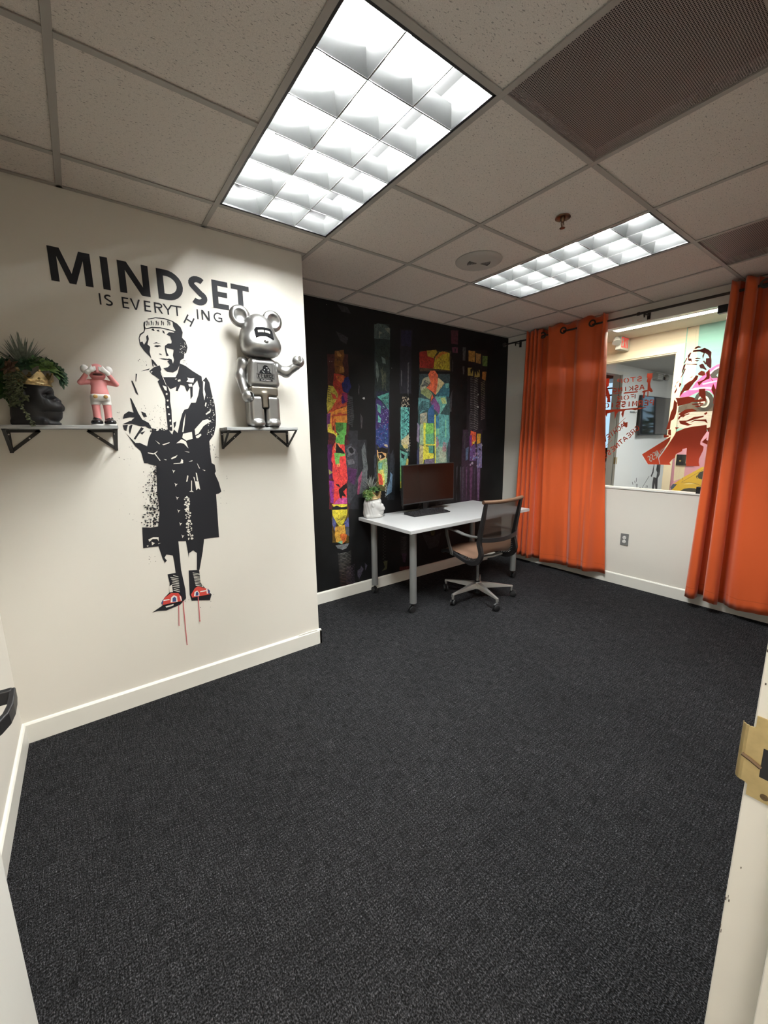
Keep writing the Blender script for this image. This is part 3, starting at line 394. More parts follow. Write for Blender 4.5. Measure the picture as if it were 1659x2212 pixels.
  ((.1,.11,.07),1,'2309 2070 2309 1997 2312 1998 2314 2071;2277 2054 2274 1965 2278 1965 2281 2054;2282 1984 2314 1909 2317 1911 2287 1986;2277 2073 2274 1956 2278 1956 2281 2073;2289 1988 2320 2049 2317 2050 2285 1989;2259 2105 2276 1926 2280 1927 2264 2106;2264 2067 2301 2089 2299 2091 2262 2070;2291 2014 2276 2072 2273 2071 2287 2013;2283 1958 2298 2064 2294 2064 2278 1958;2257 2098 2283 2083 2285 2085 2260 2101;2297 1992 2304 2077 2300 2077 2292 1992;2289 2057 2287 1970 2291 1970 2293 2057;2274 2122 2272 1911 2275 1911 2279 2123;2304 2000 2310 1973 2314 1974 2308 2001;2272 2022 2295 2067 2292 2067 2268 2023;2258 1962 2296 1967 2296 1970 2257 1966;2264 2079 2274 2006 2278 2006 2269 2080;2304 1963 2298 1939 2302 1938 2309 1962;2280 1994 2302 2001 2300 2003 2279 1997;2257 2026 2284 1941 2287 1942 2262 2027;2302 1995 2293 2058 2290 2058 2297 1994;2250 2094 2281 2014 2284 2015 2255 2096;2250 2113 2273 2003 2277 2003 2254 2114;2293 1986 2317 2090 2313 2090 2288 1986;2283 2035 2299 2076 2295 2076 2279 2035;2262 1979 2303 2046 2300 2047 2258 1980',''),
  ((.1,.36,.3),0,'2208 1855 2346 1898 2339 1725 2308 1774 2262 1821',''),
  ((.06,.035,.16),0,'2196 1836 2261 1809 2339 1737 2332 1414 2183 1417',''),
  ((.03,.06,.21),1,'2188 1550 2257 1593 2331 1613 2332 1414 2187 1417',''),
  ((.14,.45,.36),1,'2203 1794 2249 1772 2244 1698 2213 1722;2216 1691 2250 1655 2242 1618 2211 1624',''),
  ((.4,.05,.12),2,'','2305 1603 3 2244 1641 3 2233 1463 5 2311 1556 6 2267 1746 3 2217 1729 3 2318 1788 4 2309 1594 3 2273 1623 5 2260 1578 5 2249 1515 5 2269 1528 4 2328 1746 5 2277 1477 3 2324 1623 5'),
  ((.2,.15,.4),2,'','2327 1491 3 2207 1606 3 2207 1450 3 2220 1480 6 2266 1640 6 2287 1524 3 2298 1713 6 2304 1574 3 2218 1492 4 2213 1772 7 2321 1717 7 2249 1713 5 2255 1724 3 2207 1727 5 2324 1567 7 2212 1536 6 2296 1734 6 2241 1687 4 2294 1669 4 2299 1581 4 2212 1460 3 2222 1597 5 2257 1591 7'),
  ((.15,.4,.4),2,'','2270 1751 6 2261 1755 3 2225 1768 7 2293 1641 3 2307 1520 5 2312 1472 2 2280 1623 6 2299 1522 4 2288 1764 7 2316 1461 4 2296 1477 6 2207 1440 5 2236 1602 7 2272 1783 3 2289 1582 6'),
  ((.35,.4,.5),2,'','2313 1725 4 2329 1680 6 2246 1457 5 2225 1583 6 2200 1784 3 2207 1709 4 2308 1648 7 2312 1739 3 2299 1600 6 2276 1770 7 2313 1666 5 2252 1690 5 2277 1700 7 2283 1566 3 2198 1559 4 2196 1492 4 2210 1779 7'),
  ((.01,.03,.04),1,'2263 1837 2342 1872 2340 1875 2261 1841;2263 1826 2342 1859 2340 1862 2261 1830;2263 1815 2342 1847 2340 1850 2260 1819;2262 1804 2342 1835 2340 1838 2260 1808;2262 1793 2341 1822 2340 1826 2260 1797;2262 1782 2341 1810 2339 1813 2260 1786;2262 1771 2341 1798 2339 1801 2260 1775;2261 1760 2341 1785 2339 1789 2260 1764;2261 1749 2340 1773 2339 1776 2259 1753;2261 1738 2340 1761 2339 1764 2259 1742',''),
  ((.02,.02,.055),0,'2502 2473 2626 2484 2621 2343 2496 2335',''),
  ((.1,.1,.11),0,'2494 2116 2511 2105 2505 1962 2496 1974;2578 2185 2599 2199 2585 1872 2573 1922',''),
  ((.16,.52,.47),0,'2491 1773 2599 1771 2592 1537 2527 1465 2486 1456',''),
  ((.01,.04,.05),1,'2496 1746 2542 1757 2541 1761 2494 1751;2496 1732 2542 1744 2541 1748 2494 1737;2496 1719 2542 1730 2541 1734 2494 1724;2496 1706 2542 1717 2541 1721 2494 1711;2495 1692 2542 1703 2541 1707 2494 1697;2495 1679 2542 1690 2540 1694 2494 1684;2495 1666 2542 1676 2540 1680 2493 1670;2495 1652 2542 1663 2540 1667 2493 1657;2495 1639 2542 1649 2540 1653 2493 1644;2495 1625 2541 1636 2540 1640 2493 1630;2495 1612 2541 1622 2540 1626 2493 1617;2495 1598 2541 1609 2540 1613 2493 1603;2494 1585 2541 1595 2540 1599 2493 1590;2494 1571 2541 1582 2540 1586 2493 1576;2494 1558 2541 1568 2540 1572 2492 1563;2494 1544 2541 1554 2540 1558 2492 1549;2494 1531 2541 1541 2539 1545 2492 1536;2494 1517 2541 1527 2539 1531 2492 1522;2494 1503 2541 1513 2539 1517 2492 1508;2494 1490 2541 1500 2539 1504 2492 1495;2493 1476 2540 1486 2539 1490 2492 1481;2493 1462 2540 1472 2539 1476 2492 1467',''),
  ((.01,.05,.08),1,'','2584 1625 4 2558 1719 9 2588 1702 9 2575 1715 7 2586 1748 7 2580 1650 6 2554 1498 5 2573 1561 7 2545 1665 5 2538 1653 9 2542 1556 9 2564 1548 7 2543 1639 9 2564 1679 5 2572 1521 9 2564 1752 6 2577 1600 5 2562 1538 5 2587 1554 8 2587 1648 5 2582 1662 5 2582 1742 9 2592 1697 6 2589 1625 8 2547 1602 6 2572 1688 6 2559 1652 7 2561 1545 4 2575 1679 5 2543 1710 8 2584 1584 9 2575 1630 9 2581 1766 9 2558 1609 8 2574 1631 6 2540 1630 7 2568 1658 8 2582 1693 6 2554 1644 8 2586 1759 8'),
  ((.45,.38,.28),0,'','2560 1781 9 2512 1768 6 2525 1831 5 2569 1849 4 2503 1781 8 2552 1868 5 2509 1790 4 2527 1791 5 2519 1784 8 2538 1809 4 2534 1862 7 2584 1804 7 2501 1800 5 2535 1798 5 2582 1854 7 2557 1823 6 2507 1819 5 2517 1867 5 2555 1836 8 2551 1797 7 2538 1795 5 2520 1836 7 2511 1856 7 2544 1844 8 2583 1859 6 2572 1790 4 2531 1819 4 2584 1845 5 2526 1836 7 2574 1818 5 2591 1849 6 2581 1817 6 2571 1788 4 2520 1831 8 2521 1832 7 2560 1866 4 2578 1855 4 2517 1862 7 2509 1776 7 2577 1841 8 2503 1813 4 2592 1796 6 2575 1808 7 2530 1853 6 2528 1857 4 2517 1794 8'),
  ((.58,.5,.3),1,'2492 1453 2588 1510 2591 1408 2492 1410',''),
  ((.14,.42,.09),0,'1758 1507 1845 1507 1839 1441 1747 1443',''),
  ((.72,.055,.05),0,'1747 1446 1835 1444 1846 1330 1858 1241 1863 1124 1844 1061 1846 888 1703 899 1686 1010 1697 1098 1719 1102 1700 1161 1713 1260 1699 1292 1719 1403',''),
  ((.78,.25,.1),1,'1748 1440 1791 1439 1790 1408 1752 1365 1731 1384;1748 1271 1791 1257 1783 1232 1754 1227',''),
  ((.07,.012,.08),0,'1669 1429 1713 1428 1701 1274 1708 1135 1670 1125 1662 1263',''),
  ((.3,.3,.08),1,'1670 1213 1708 1185 1675 1165',''),
  ((.22,.03,.22),0,'1669 1112 1721 1102 1705 904 1675 915',''),
  ((.55,.08,.28),1,'1772 950 1847 942 1846 886 1705 897 1726 922',''),
  ((.16,.45,.1),1,'1730 1353 1839 1350 1842 1324 1787 1320 1780 1254 1740 1252 1735 1297',''),
  ((.01,.006,.006),2,'1733 1082 1769 1073 1784 1038 1740 1068;1764 1028 1844 1080 1850 1034 1811 1005 1840 950 1799 967 1788 935 1769 963;1755 1439 1839 1350 1835 1342 1744 1353',''),
  ((.045,.045,.055),0,'1842 1413 1917 1430 1978 1345 1972 1183 1958 985 1868 881 1848 929 1863 1124 1852 1241',''),
  ((.12,.115,.13),1,'1855 1381 1902 1411 1954 1378 1945 1340 1914 1325 1860 1311 1876 1342;1859 1285 1928 1295 1942 1249 1873 1240',''),
  ((.006,.006,.008),2,'1878 1387 1916 1398 1938 1359 1914 1341 1892 1351',''),
  ((.065,.02,.07),1,'1857 1221 1965 1196 1935 1053 1867 1091',''),
  ((.7,.58,.05),0,'1689 900 1846 883 1845 855 1805 847 1703 878;1690 848 1845 835 1843 790 1800 702 1761 680 1719 733 1692 796',''),
  ((.01,.01,.012),1,'1688 873 1732 882 1783 862 1846 863 1845 837 1768 841 1690 847',''),
  ((.1,.11,.28),0,'1692 796 1727 726 1711 648 1685 718;1808 715 1856 762 1860 667 1822 672',''),
  ((.02,.02,.02),1,'1728 757 1834 777 1833 780 1726 761;1730 747 1833 765 1832 768 1729 751;1733 738 1833 753 1832 756 1732 741;1735 728 1832 741 1831 744 1734 732;1738 718 1832 729 1831 732 1737 722;1740 709 1831 717 1831 720 1739 713;1743 699 1831 704 1830 708 1742 703',''),
  ((.62,.33,.05),0,'1713 688 1754 689 1815 694 1820 598 1826 543 1777 516 1718 547 1706 616',''),
  ((.58,.14,.03),1,'1755 608 1797 615 1836 596 1818 537 1785 518',''),
  ((.2,.42,.25),2,'1733 543 1785 550 1782 515',''),
  ((.07,.08,.09),0,'1822 672 1861 660 1860 578 1824 604',''),
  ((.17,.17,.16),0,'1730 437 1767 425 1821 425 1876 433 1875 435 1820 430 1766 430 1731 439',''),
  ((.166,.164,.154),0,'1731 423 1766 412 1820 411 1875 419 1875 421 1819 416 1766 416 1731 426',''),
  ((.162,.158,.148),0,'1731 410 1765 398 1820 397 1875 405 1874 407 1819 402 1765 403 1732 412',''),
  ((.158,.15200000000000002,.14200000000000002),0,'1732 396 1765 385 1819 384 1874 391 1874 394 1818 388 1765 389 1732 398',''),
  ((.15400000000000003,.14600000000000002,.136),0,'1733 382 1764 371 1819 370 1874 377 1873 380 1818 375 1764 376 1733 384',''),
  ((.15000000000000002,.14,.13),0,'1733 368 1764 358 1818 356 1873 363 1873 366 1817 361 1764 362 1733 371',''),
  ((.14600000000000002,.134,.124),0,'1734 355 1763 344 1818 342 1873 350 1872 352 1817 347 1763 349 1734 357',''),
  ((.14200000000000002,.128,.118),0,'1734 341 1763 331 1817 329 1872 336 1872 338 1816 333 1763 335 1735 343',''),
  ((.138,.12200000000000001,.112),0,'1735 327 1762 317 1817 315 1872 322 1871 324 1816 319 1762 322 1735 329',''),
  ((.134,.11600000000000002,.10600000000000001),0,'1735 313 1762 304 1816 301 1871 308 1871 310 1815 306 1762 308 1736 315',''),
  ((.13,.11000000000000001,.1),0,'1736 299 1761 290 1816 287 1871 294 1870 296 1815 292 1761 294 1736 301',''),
  ((.07,.055,.08),0,'1815 281 1863 282 1911 294 1910 297 1861 287 1815 284;1815 267 1863 268 1911 280 1910 283 1861 273 1814 270;1814 254 1862 254 1910 266 1909 268 1860 259 1814 256;1814 240 1862 240 1910 252 1909 254 1860 245 1813 242;1813 226 1861 226 1909 238 1908 240 1859 231 1813 228;1813 212 1861 212 1909 224 1908 226 1859 217 1812 214;1812 198 1860 197 1908 210 1907 212 1858 202 1812 200;1812 184 1860 183 1908 195 1907 198 1858 188 1811 186;1811 170 1859 169 1907 181 1906 184 1857 174 1811 172;1811 156 1859 155 1907 167 1906 169 1857 160 1810 158;1810 142 1858 141 1907 153 1905 155 1856 146 1810 144;1810 128 1858 127 1906 139 1905 141 1856 132 1809 130;1809 114 1857 113 1906 124 1904 127 1856 118 1809 116;1809 100 1857 99 1905 110 1904 113 1855 104 1808 102',''),
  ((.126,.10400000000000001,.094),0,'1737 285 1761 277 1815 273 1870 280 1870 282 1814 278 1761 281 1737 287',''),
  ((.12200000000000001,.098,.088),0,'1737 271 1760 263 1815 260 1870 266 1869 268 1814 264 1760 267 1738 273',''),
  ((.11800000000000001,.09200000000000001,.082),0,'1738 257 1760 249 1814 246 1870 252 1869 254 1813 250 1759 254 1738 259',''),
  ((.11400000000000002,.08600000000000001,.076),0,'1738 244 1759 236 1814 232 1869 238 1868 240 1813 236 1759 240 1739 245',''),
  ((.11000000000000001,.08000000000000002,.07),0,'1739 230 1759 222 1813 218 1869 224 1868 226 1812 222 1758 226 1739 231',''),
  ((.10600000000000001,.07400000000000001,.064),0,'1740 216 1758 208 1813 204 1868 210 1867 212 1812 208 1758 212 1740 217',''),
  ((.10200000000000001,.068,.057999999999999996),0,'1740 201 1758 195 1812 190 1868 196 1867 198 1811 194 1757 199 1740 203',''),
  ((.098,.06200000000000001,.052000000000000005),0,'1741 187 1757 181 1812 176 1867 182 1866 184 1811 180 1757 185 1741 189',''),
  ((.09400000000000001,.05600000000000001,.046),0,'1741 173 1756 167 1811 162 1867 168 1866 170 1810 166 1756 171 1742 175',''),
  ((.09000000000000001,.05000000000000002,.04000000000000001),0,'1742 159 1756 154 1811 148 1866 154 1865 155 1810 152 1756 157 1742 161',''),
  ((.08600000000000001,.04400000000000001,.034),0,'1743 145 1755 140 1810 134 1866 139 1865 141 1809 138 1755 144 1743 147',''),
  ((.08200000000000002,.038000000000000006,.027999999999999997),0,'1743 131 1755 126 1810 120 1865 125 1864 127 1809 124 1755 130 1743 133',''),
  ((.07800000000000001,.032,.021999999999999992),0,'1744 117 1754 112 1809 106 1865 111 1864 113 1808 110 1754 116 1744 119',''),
  ((.05,.045,.065),0,'1983 269 2010 228 1956 130 1939 185;2025 290 2057 254 2031 209;1941 228 1974 242 1939 164',''),
  ((.17,.175,.18),0,'1710 515 1855 511 1822 468 1783 461 1731 484',''),
  ((.11,.12,.125),0,'2020 1376 2057 1440 2085 1209 2062 976 1964 963 1970 1117 2036 1199',''),
  ((.26,.06,.12),1,'1978 1116 2020 1180 2009 1081 1981 961 1960 963',''),
  ((.04,.06,.26),0,'2188 1511 2333 1510 2331 1388 2235 1376 2195 1431',''),
  ((.65,.5,.3),1,'2270 1430 2321 1436 2325 1388 2282 1403',''),
  ((.3,.35,.5),1,'','2248 1493 4 2205 1433 3 2315 1470 6 2245 1481 4 2276 1464 3 2220 1477 4 2312 1432 5 2257 1491 4 2265 1413 3 2294 1436 4 2268 1424 5 2313 1409 4 2235 1476 4 2291 1474 3 2276 1422 3 2294 1473 3 2265 1424 3 2238 1415 4'),
  ((.72,.42,.18),0,'2193 1365 2235 1377 2304 1328 2294 1267 2233 1254 2200 1304',''),
  ((.01,.008,.008),1,'2195 1378 2252 1390 2329 1368 2311 1327 2252 1346 2210 1344;2207 1334 2251 1340 2295 1297 2250 1279 2217 1289',''),
  ((.7,.5,.3),2,'2227 1320 2247 1309 2238 1289 2225 1297',''),
  ((.33,.52,.2),0,'2208 1257 2312 1286 2319 1176 2308 1052 2262 1012 2204 1066 2204 1169',''),
  ((.16,.38,.32),1,'2207 1237 2258 1248 2248 1187 2210 1182',''),
  ((.75,.62,.15),1,'2214 1168 2267 1179 2282 1067 2271 1013 2237 1064',''),
  ((.7,.1,.05),2,'2204 1149 2247 1125 2264 1027 2211 1038',''),
  ((.55,.6,.6),2,'','2292 936 4 2285 910 5 2294 1189 4 2307 976 3 2304 947 3 2296 1225 5 2287 935 4 2299 1164 5 2311 1152 5 2306 904 3 2308 1035 3 2293 1140 3 2305 1217 4 2289 1028 4 2304 1175 4 2305 1126 4 2302 1242 4 2297 1054 4 2293 999 6 2297 1277 4 2293 924 5 2309 1232 5 2287 1101 3 2295 1288 5 2310 1178 4 2288 1151 5 2296 1275 3 2310 1172 3 2293 1156 5 2290 1247 5 2294 989 5 2296 1025 5 2286 968 6 2304 1157 5 2299 1222 4 2294 1288 3 2296 1119 4 2289 1067 6 2292 1077 6 2292 1114 3 2295 925 6 2292 960 6 2306 1205 5 2298 1273 6 2308 1097 6 2288 1086 3 2310 1230 4 2302 1012 6 2307 1137 6 2307 1248 3 2291 940 3 2307 1232 6 2308 930 4 2299 1076 3 2298 1240 4 2300 1242 3 2304 926 5 2301 1178 4 2287 1049 5 2293 977 5'),
  ((.14,.22,.32),0,'2352 1146 2379 1117 2368 948 2295 916 2314 1009 2342 1063',''),
  ((.035,.04,.05),0,'2347 1299 2392 1366 2389 1158 2353 1146;2159 1306 2184 1338 2187 1102 2162 1090',''),
  ((.68,.58,.2),1,'2489 1433 2562 1439 2582 1368 2525 1375',''),
  ((.5,.45,.4),0,'','2585 1492 5 2594 1412 6 2580 1395 8 2599 1481 6 2585 1472 5 2603 1452 5 2545 1442 4 2575 1411 7 2581 1440 4 2572 1429 7 2587 1461 4 2601 1345 4 2549 1447 4 2563 1495 4 2546 1416 7 2603 1398 7 2572 1354 8 2587 1412 6 2560 1456 6 2604 1423 8 2590 1391 6 2565 1490 4 2555 1454 5 2546 1367 6 2560 1477 7 2587 1409 4 2598 1366 5 2592 1381 5 2581 1393 6 2558 1427 7 2574 1473 7 2564 1420 7 2579 1391 7 2566 1353 8 2547 1451 6 2579 1354 6 2572 1340 5 2553 1387 4 2565 1455 5 2558 1347 5'),
  ((.15,.43,.35),0,'2477 1360 2571 1322 2581 1189 2501 1186 2475 1082',''),
  ((.01,.012,.02),1,'2475 1378 2525 1355 2543 1334 2493 1349;2488 1328 2535 1304 2524 1267 2492 1285',''),
  ((.68,.55,.15),1,'2561 1269 2581 1269 2579 1189 2542 1188',''),
  ((.2,.48,.15),1,'2476 1188 2507 1187 2500 1044 2474 1046',''),
  ((.62,.58,.08),1,'2474 1046 2500 1044 2496 978 2474 980',''),
  ((.07,.075,.08),0,'2473 967 2508 964 2520 758 2497 761',''),
  ((.1,.1,.1),0,'3345 2418 3393 2423 3389 2287 3349 2283;3350 2224 3379 2227 3376 2143 3355 2142','2254 589 6 2275 570 6 2254 558 6 2275 540 6 2253 528 6 2274 509 6 2253 498 6 2273 479 6 2252 467 6 2273 448 6 2251 436 6 2272 417 6 2251 406 6 2272 387 6 2250 375 6 2271 356 6 2250 344 6 2271 325 6 2249 313 6 2270 294 6 2248 282 6 2270 262 6'),
  ((.06,.055,.06),0,'2475 480 2518 463 2557 474 2555 476 2517 468 2476 482;2475 471 2518 454 2557 464 2555 467 2517 459 2476 473;2475 462 2518 445 2557 455 2555 458 2517 450 2475 464;2475 453 2518 436 2556 446 2555 448 2517 441 2475 455;2475 444 2518 427 2556 437 2555 439 2517 432 2475 446;2474 435 2518 418 2556 428 2555 430 2517 422 2475 437;2474 426 2518 409 2556 419 2555 421 2517 413 2475 428;2474 417 2517 400 2556 410 2555 412 2517 404 2475 419;2474 408 2517 390 2556 400 2555 403 2517 395 2475 410;2474 399 2517 381 2556 391 2555 394 2517 386 2475 401;2474 390 2517 372 2556 382 2555 384 2517 377 2475 392;2474 381 2517 363 2556 373 2555 375 2517 368 2475 383;2474 372 2517 354 2556 364 2555 366 2517 359 2475 374;2474 363 2517 345 2556 354 2555 357 2517 349 2475 365;2474 354 2517 336 2556 345 2555 348 2516 340 2474 356;2474 344 2517 326 2556 336 2555 338 2516 331 2474 346;2474 335 2517 317 2556 327 2554 329 2516 322 2474 337;2473 326 2517 308 2556 318 2554 320 2516 313 2474 328;2473 317 2517 299 2556 308 2554 311 2516 303 2474 319;2473 308 2517 290 2556 299 2554 301 2516 294 2474 310;2473 299 2517 280 2556 290 2554 292 2516 285 2474 301;2473 290 2516 271 2555 281 2554 283 2516 276 2474 292;2018 1700 2041 1660 2032 1566 2019 1566;2005 1962 2017 1936 2008 1858 1999 1883;1872 1851 1906 1853 1943 1645 1888 1657',''),
  ((.1,.1,.05),0,'2248 253 2302 257 2291 169 2233 159 2269 196',''),
  ((.06,.03,.06),0,'2488 297 2555 285 2535 188 2506 201',''),
  ((.09,.02,.02),0,'2458 157 2593 137 2583 100 2458 119',''),
  ((.34,.03,.02),0,'2730 2301 2828 2328 2838 2277 2928 2272 2929 2165 2731 2156',''),
  ((.45,.33,.04),1,'2828 2328 2958 2349 2971 2326 2918 2264 2838 2277',''),
  ((.52,.43,.045),1,'2939 2266 2999 2329 3083 2345 3147 2338 3153 2167 2919 2164',''),
  ((.58,.22,.04),2,'2946 2287 3041 2342 3137 2340 3041 2311 2959 2253',''),
  ((.3,.2,.02),2,'','3010 2192 12 2994 2280 9 3078 2247 11 3023 2264 8 2997 2241 9 3046 2204 10 2997 2212 10 3077 2242 10 2974 2227 6 3037 2213 6 3099 2268 9 3138 2218 8 2985 2198 12 3135 2262 6'),
  ((.72,.14,.06),1,'2849 2099 2879 2140 2940 2145 2984 2106 2975 1996 2955 1906 2911 1933 2828 1972 2880 2026',''),
  ((.58,.48,.24),1,'2984 2081 3080 2032 2955 1906 2975 1996',''),
  ((.24,.28,.12),0,'2758 1962 2830 1973 2903 1920 2873 1859 2749 1912',''),
  ((.38,.38,.26),0,'2741 1975 2780 2055 2859 2089 2882 2034 2830 1979 2750 1932',''),
  ((.03,.04,.05),1,'2760 1989 2810 2040 2879 2018 2881 2021 2808 2046 2756 1991;2760 1986 2810 2030 2879 2008 2881 2011 2809 2036 2757 1988;2760 1984 2810 2020 2879 1998 2881 2001 2809 2026 2757 1986;2760 1981 2809 2010 2879 1988 2881 1991 2809 2017 2757 1983;2759 1978 2809 2000 2879 1978 2881 1981 2810 2007 2757 1980;2759 1975 2809 1990 2879 1968 2881 1971 2810 1997 2757 1978',''),
  ((.7,.12,.05),2,'2903 1914 2924 1879 2881 1837',''),
  ((.04,.14,.18),0,'2973 1923 3088 2033 3157 1985 3147 1898 2963 1885',''),
  ((.16,.42,.36),1,'3089 2026 3142 2036 3143 1992 3100 1982',''),
  ((.15,.4,.33),0,'2951 1893 3104 1900 3118 1833 3050 1748 3008 1702 2944 1790',''),
  ((.45,.52,.2),1,'3021 1881 3091 1888 3114 1826 3049 1823',''),
  ((.2,.08,.22),1,'2881 1830 2943 1885 3019 1792 3008 1708 2923 1774',''),
  ((.04,.12,.26),1,'2849 1758 2922 1818 2950 1656 2937 1623 2847 1622',''),
  ((.1,.25,.26),0,'2721 1871 2871 1853 2861 1772 2731 1711 2714 1804',''),
  ((.008,.02,.03),1,'2723 1789 2772 1831 2860 1822 2861 1825 2769 1837 2720 1791;2723 1776 2772 1818 2861 1810 2861 1813 2769 1825 2720 1778;2723 1763 2772 1806 2861 1799 2861 1802 2769 1812 2720 1765;2723 1750 2772 1793 2861 1787 2861 1790 2769 1799 2720 1752;2723 1737 2772 1780 2861 1775 2861 1778 2769 1786 2720 1739;2723 1724 2772 1767 2861 1764 2862 1767 2769 1773 2720 1726;2723 1711 2772 1754 2861 1752 2862 1755 2769 1760 2720 1713',''),
  ((.45,.4,.28),0,'2741 1711 2833 1728 2834 1622 2741 1601',''),
  ((.04,.15,.18),1,'2747 1681 2781 1702 2831 1690 2832 1692 2780 1707 2745 1683;2747 1667 2781 1688 2831 1677 2832 1679 2780 1693 2745 1669;2747 1652 2781 1673 2831 1664 2832 1666 2780 1678 2745 1654;2747 1638 2782 1659 2831 1650 2832 1653 2780 1664 2745 1640;2747 1623 2782 1644 2831 1637 2832 1640 2780 1649 2745 1625;2747 1609 2782 1630 2831 1624 2832 1626 2780 1634 2745 1611',''),
  ((.22,.52,.12),1,'2811 1619 2926 1620 2929 1408 2812 1403',''),
  ((.14,.42,.22),2,'2812 1507 2927 1521 2929 1408 2812 1406',''),
  ((.76,.7,.08),3,'2784 1625 2813 1625 2814 1388 2794 1298 2783 1189 2777 1189 2787 1403;2812 1408 2956 1405 2956 1390 2812 1394;2939 1708 2953 1709 2963 1199 2948 1200;2802 1388 2856 1379 2861 1315 2930 1307 2930 1259 2793 1249',''),
  ((.1,.33,.24),2,'2853 1393 2924 1391 2919 1315 2860 1311',''),
  ((.34,.48,.3),0,'2741 1601 2787 1621 2788 1403 2732 1403',''),
  ((.52,.46,.26),0,'2732 1404 2794 1388 2783 1185 2730 1184',''),
  ((.06,.2,.32),2,'2955 1694 3003 1702 3001 1567 2959 1566',''),
  ((.11,.32,.31),1,'2997 1717 3149 1705 3167 1474 3124 1355 2960 1396 2954 1611',''),
  ((.22,.5,.3),2,'2962 1566 3010 1567 3011 1498 2962 1498;3095 1658 3111 1659 3115 1474 3098 1474',''),
  ((.28,.4,.3),0,'2960 1399 3115 1420 3127 1203 2963 1199',''),
  ((.42,.22,.25),1,'3068 1427 3123 1418 3114 1318 3056 1328;2963 1476 2989 1483 3012 1398 2969 1361',''),
  ((.55,.52,.38),1,'3013 1327 3112 1331 3111 1334 3013 1331;3013 1318 3112 1322 3111 1325 3013 1322;3013 1310 3112 1313 3112 1317 3013 1314;3013 1301 3112 1305 3112 1308 3013 1305;3014 1293 3112 1296 3112 1299 3013 1297;3014 1284 3112 1287 3112 1291 3013 1288;3014 1276 3113 1279 3112 1282 3013 1280;3014 1267 3113 1270 3112 1273 3013 1271;3014 1259 3113 1261 3112 1265 3013 1263;3014 1250 3113 1253 3113 1256 3014 1254;3014 1241 3113 1244 3113 1247 3014 1245;3014 1233 3113 1235 3113 1238 3014 1237;3014 1224 3114 1227 3113 1230 3014 1228;3015 1216 3114 1218 3113 1221 3014 1220',''),
  ((.2,.17,.25),2,'2803 1249 2941 1254 2941 1196 2803 1184',''),
  ((.24,.2,.3),0,'2704 1624 2733 1595 2724 1419 2694 1442',''),
  ((.05,.055,.12),0,'2697 1339 2727 1390 2732 1184 2697 1182',''),
  ((.05,.06,.08),0,'3140 1590 3176 1598 3174 1276 3147 1238',''),
  ((.48,.26,.06),0,'3437 2395 3544 2399 3542 2286 3441 2284',''),
  ((.42,.23,.08),0,'3556 2381 3641 2382 3640 2277 3560 2278',''),
  ((.13,.22,.06),0,'3667 2365 3757 2371 3753 2258 3672 2259',''),
  ((.38,.3,.08),0,'3432 2216 3517 2224 3520 2135 3434 2136;3551 2213 3627 2210 3630 2135 3542 2125',''),
  ((.48,.2,.05),0,'3674 2194 3743 2199 3729 2103 3671 2119',''),
  ((.01,.01,.01),1,'3473 2205 3538 2241 3605 2223 3626 2163 3588 2199 3578 2143 3552 2188 3529 2155 3515 2200 3481 2144',''),
  ((.16,.15,.15),0,'3477 2109 3521 2117 3520 2122 3476 2115;3478 2090 3522 2098 3520 2103 3476 2096;3479 2072 3523 2080 3521 2085 3477 2078;3479 2053 3523 2061 3522 2066 3478 2059;3480 2034 3524 2042 3522 2047 3478 2040;3481 2016 3525 2024 3523 2029 3479 2022;3481 1997 3525 2005 3524 2010 3479 2003;3482 1978 3526 1986 3525 1991 3480 1984;3482 1960 3527 1967 3525 1972 3481 1966;3483 1941 3527 1948 3526 1953 3481 1947;3484 1922 3528 1930 3527 1934 3482 1928;3484 1903 3529 1911 3527 1916 3483 1909;3485 1884 3529 1892 3528 1897 3483 1890;3486 1865 3530 1873 3529 1878 3484 1872;3486 1847 3531 1854 3529 1859 3485 1853;3487 1828 3531 1835 3530 1840 3485 1834;3488 1809 3532 1815 3531 1820 3486 1815;3488 1790 3533 1796 3531 1801 3487 1796;3489 1770 3534 1777 3532 1782 3487 1777;3490 1751 3534 1758 3533 1763 3488 1758;3490 1732 3535 1739 3534 1744 3489 1739;3491 1713 3536 1719 3534 1725 3489 1719;3492 1694 3536 1700 3535 1705 3490 1700;3492 1675 3537 1681 3536 1686 3491 1681;3493 1655 3538 1662 3536 1667 3491 1662;3494 1636 3538 1642 3537 1647 3492 1643;3494 1617 3539 1623 3538 1628 3493 1623;3495 1598 3540 1603 3538 1608 3493 1604;3496 1578 3541 1584 3539 1589 3494 1585;3496 1559 3541 1564 3540 1569 3495 1565',''),
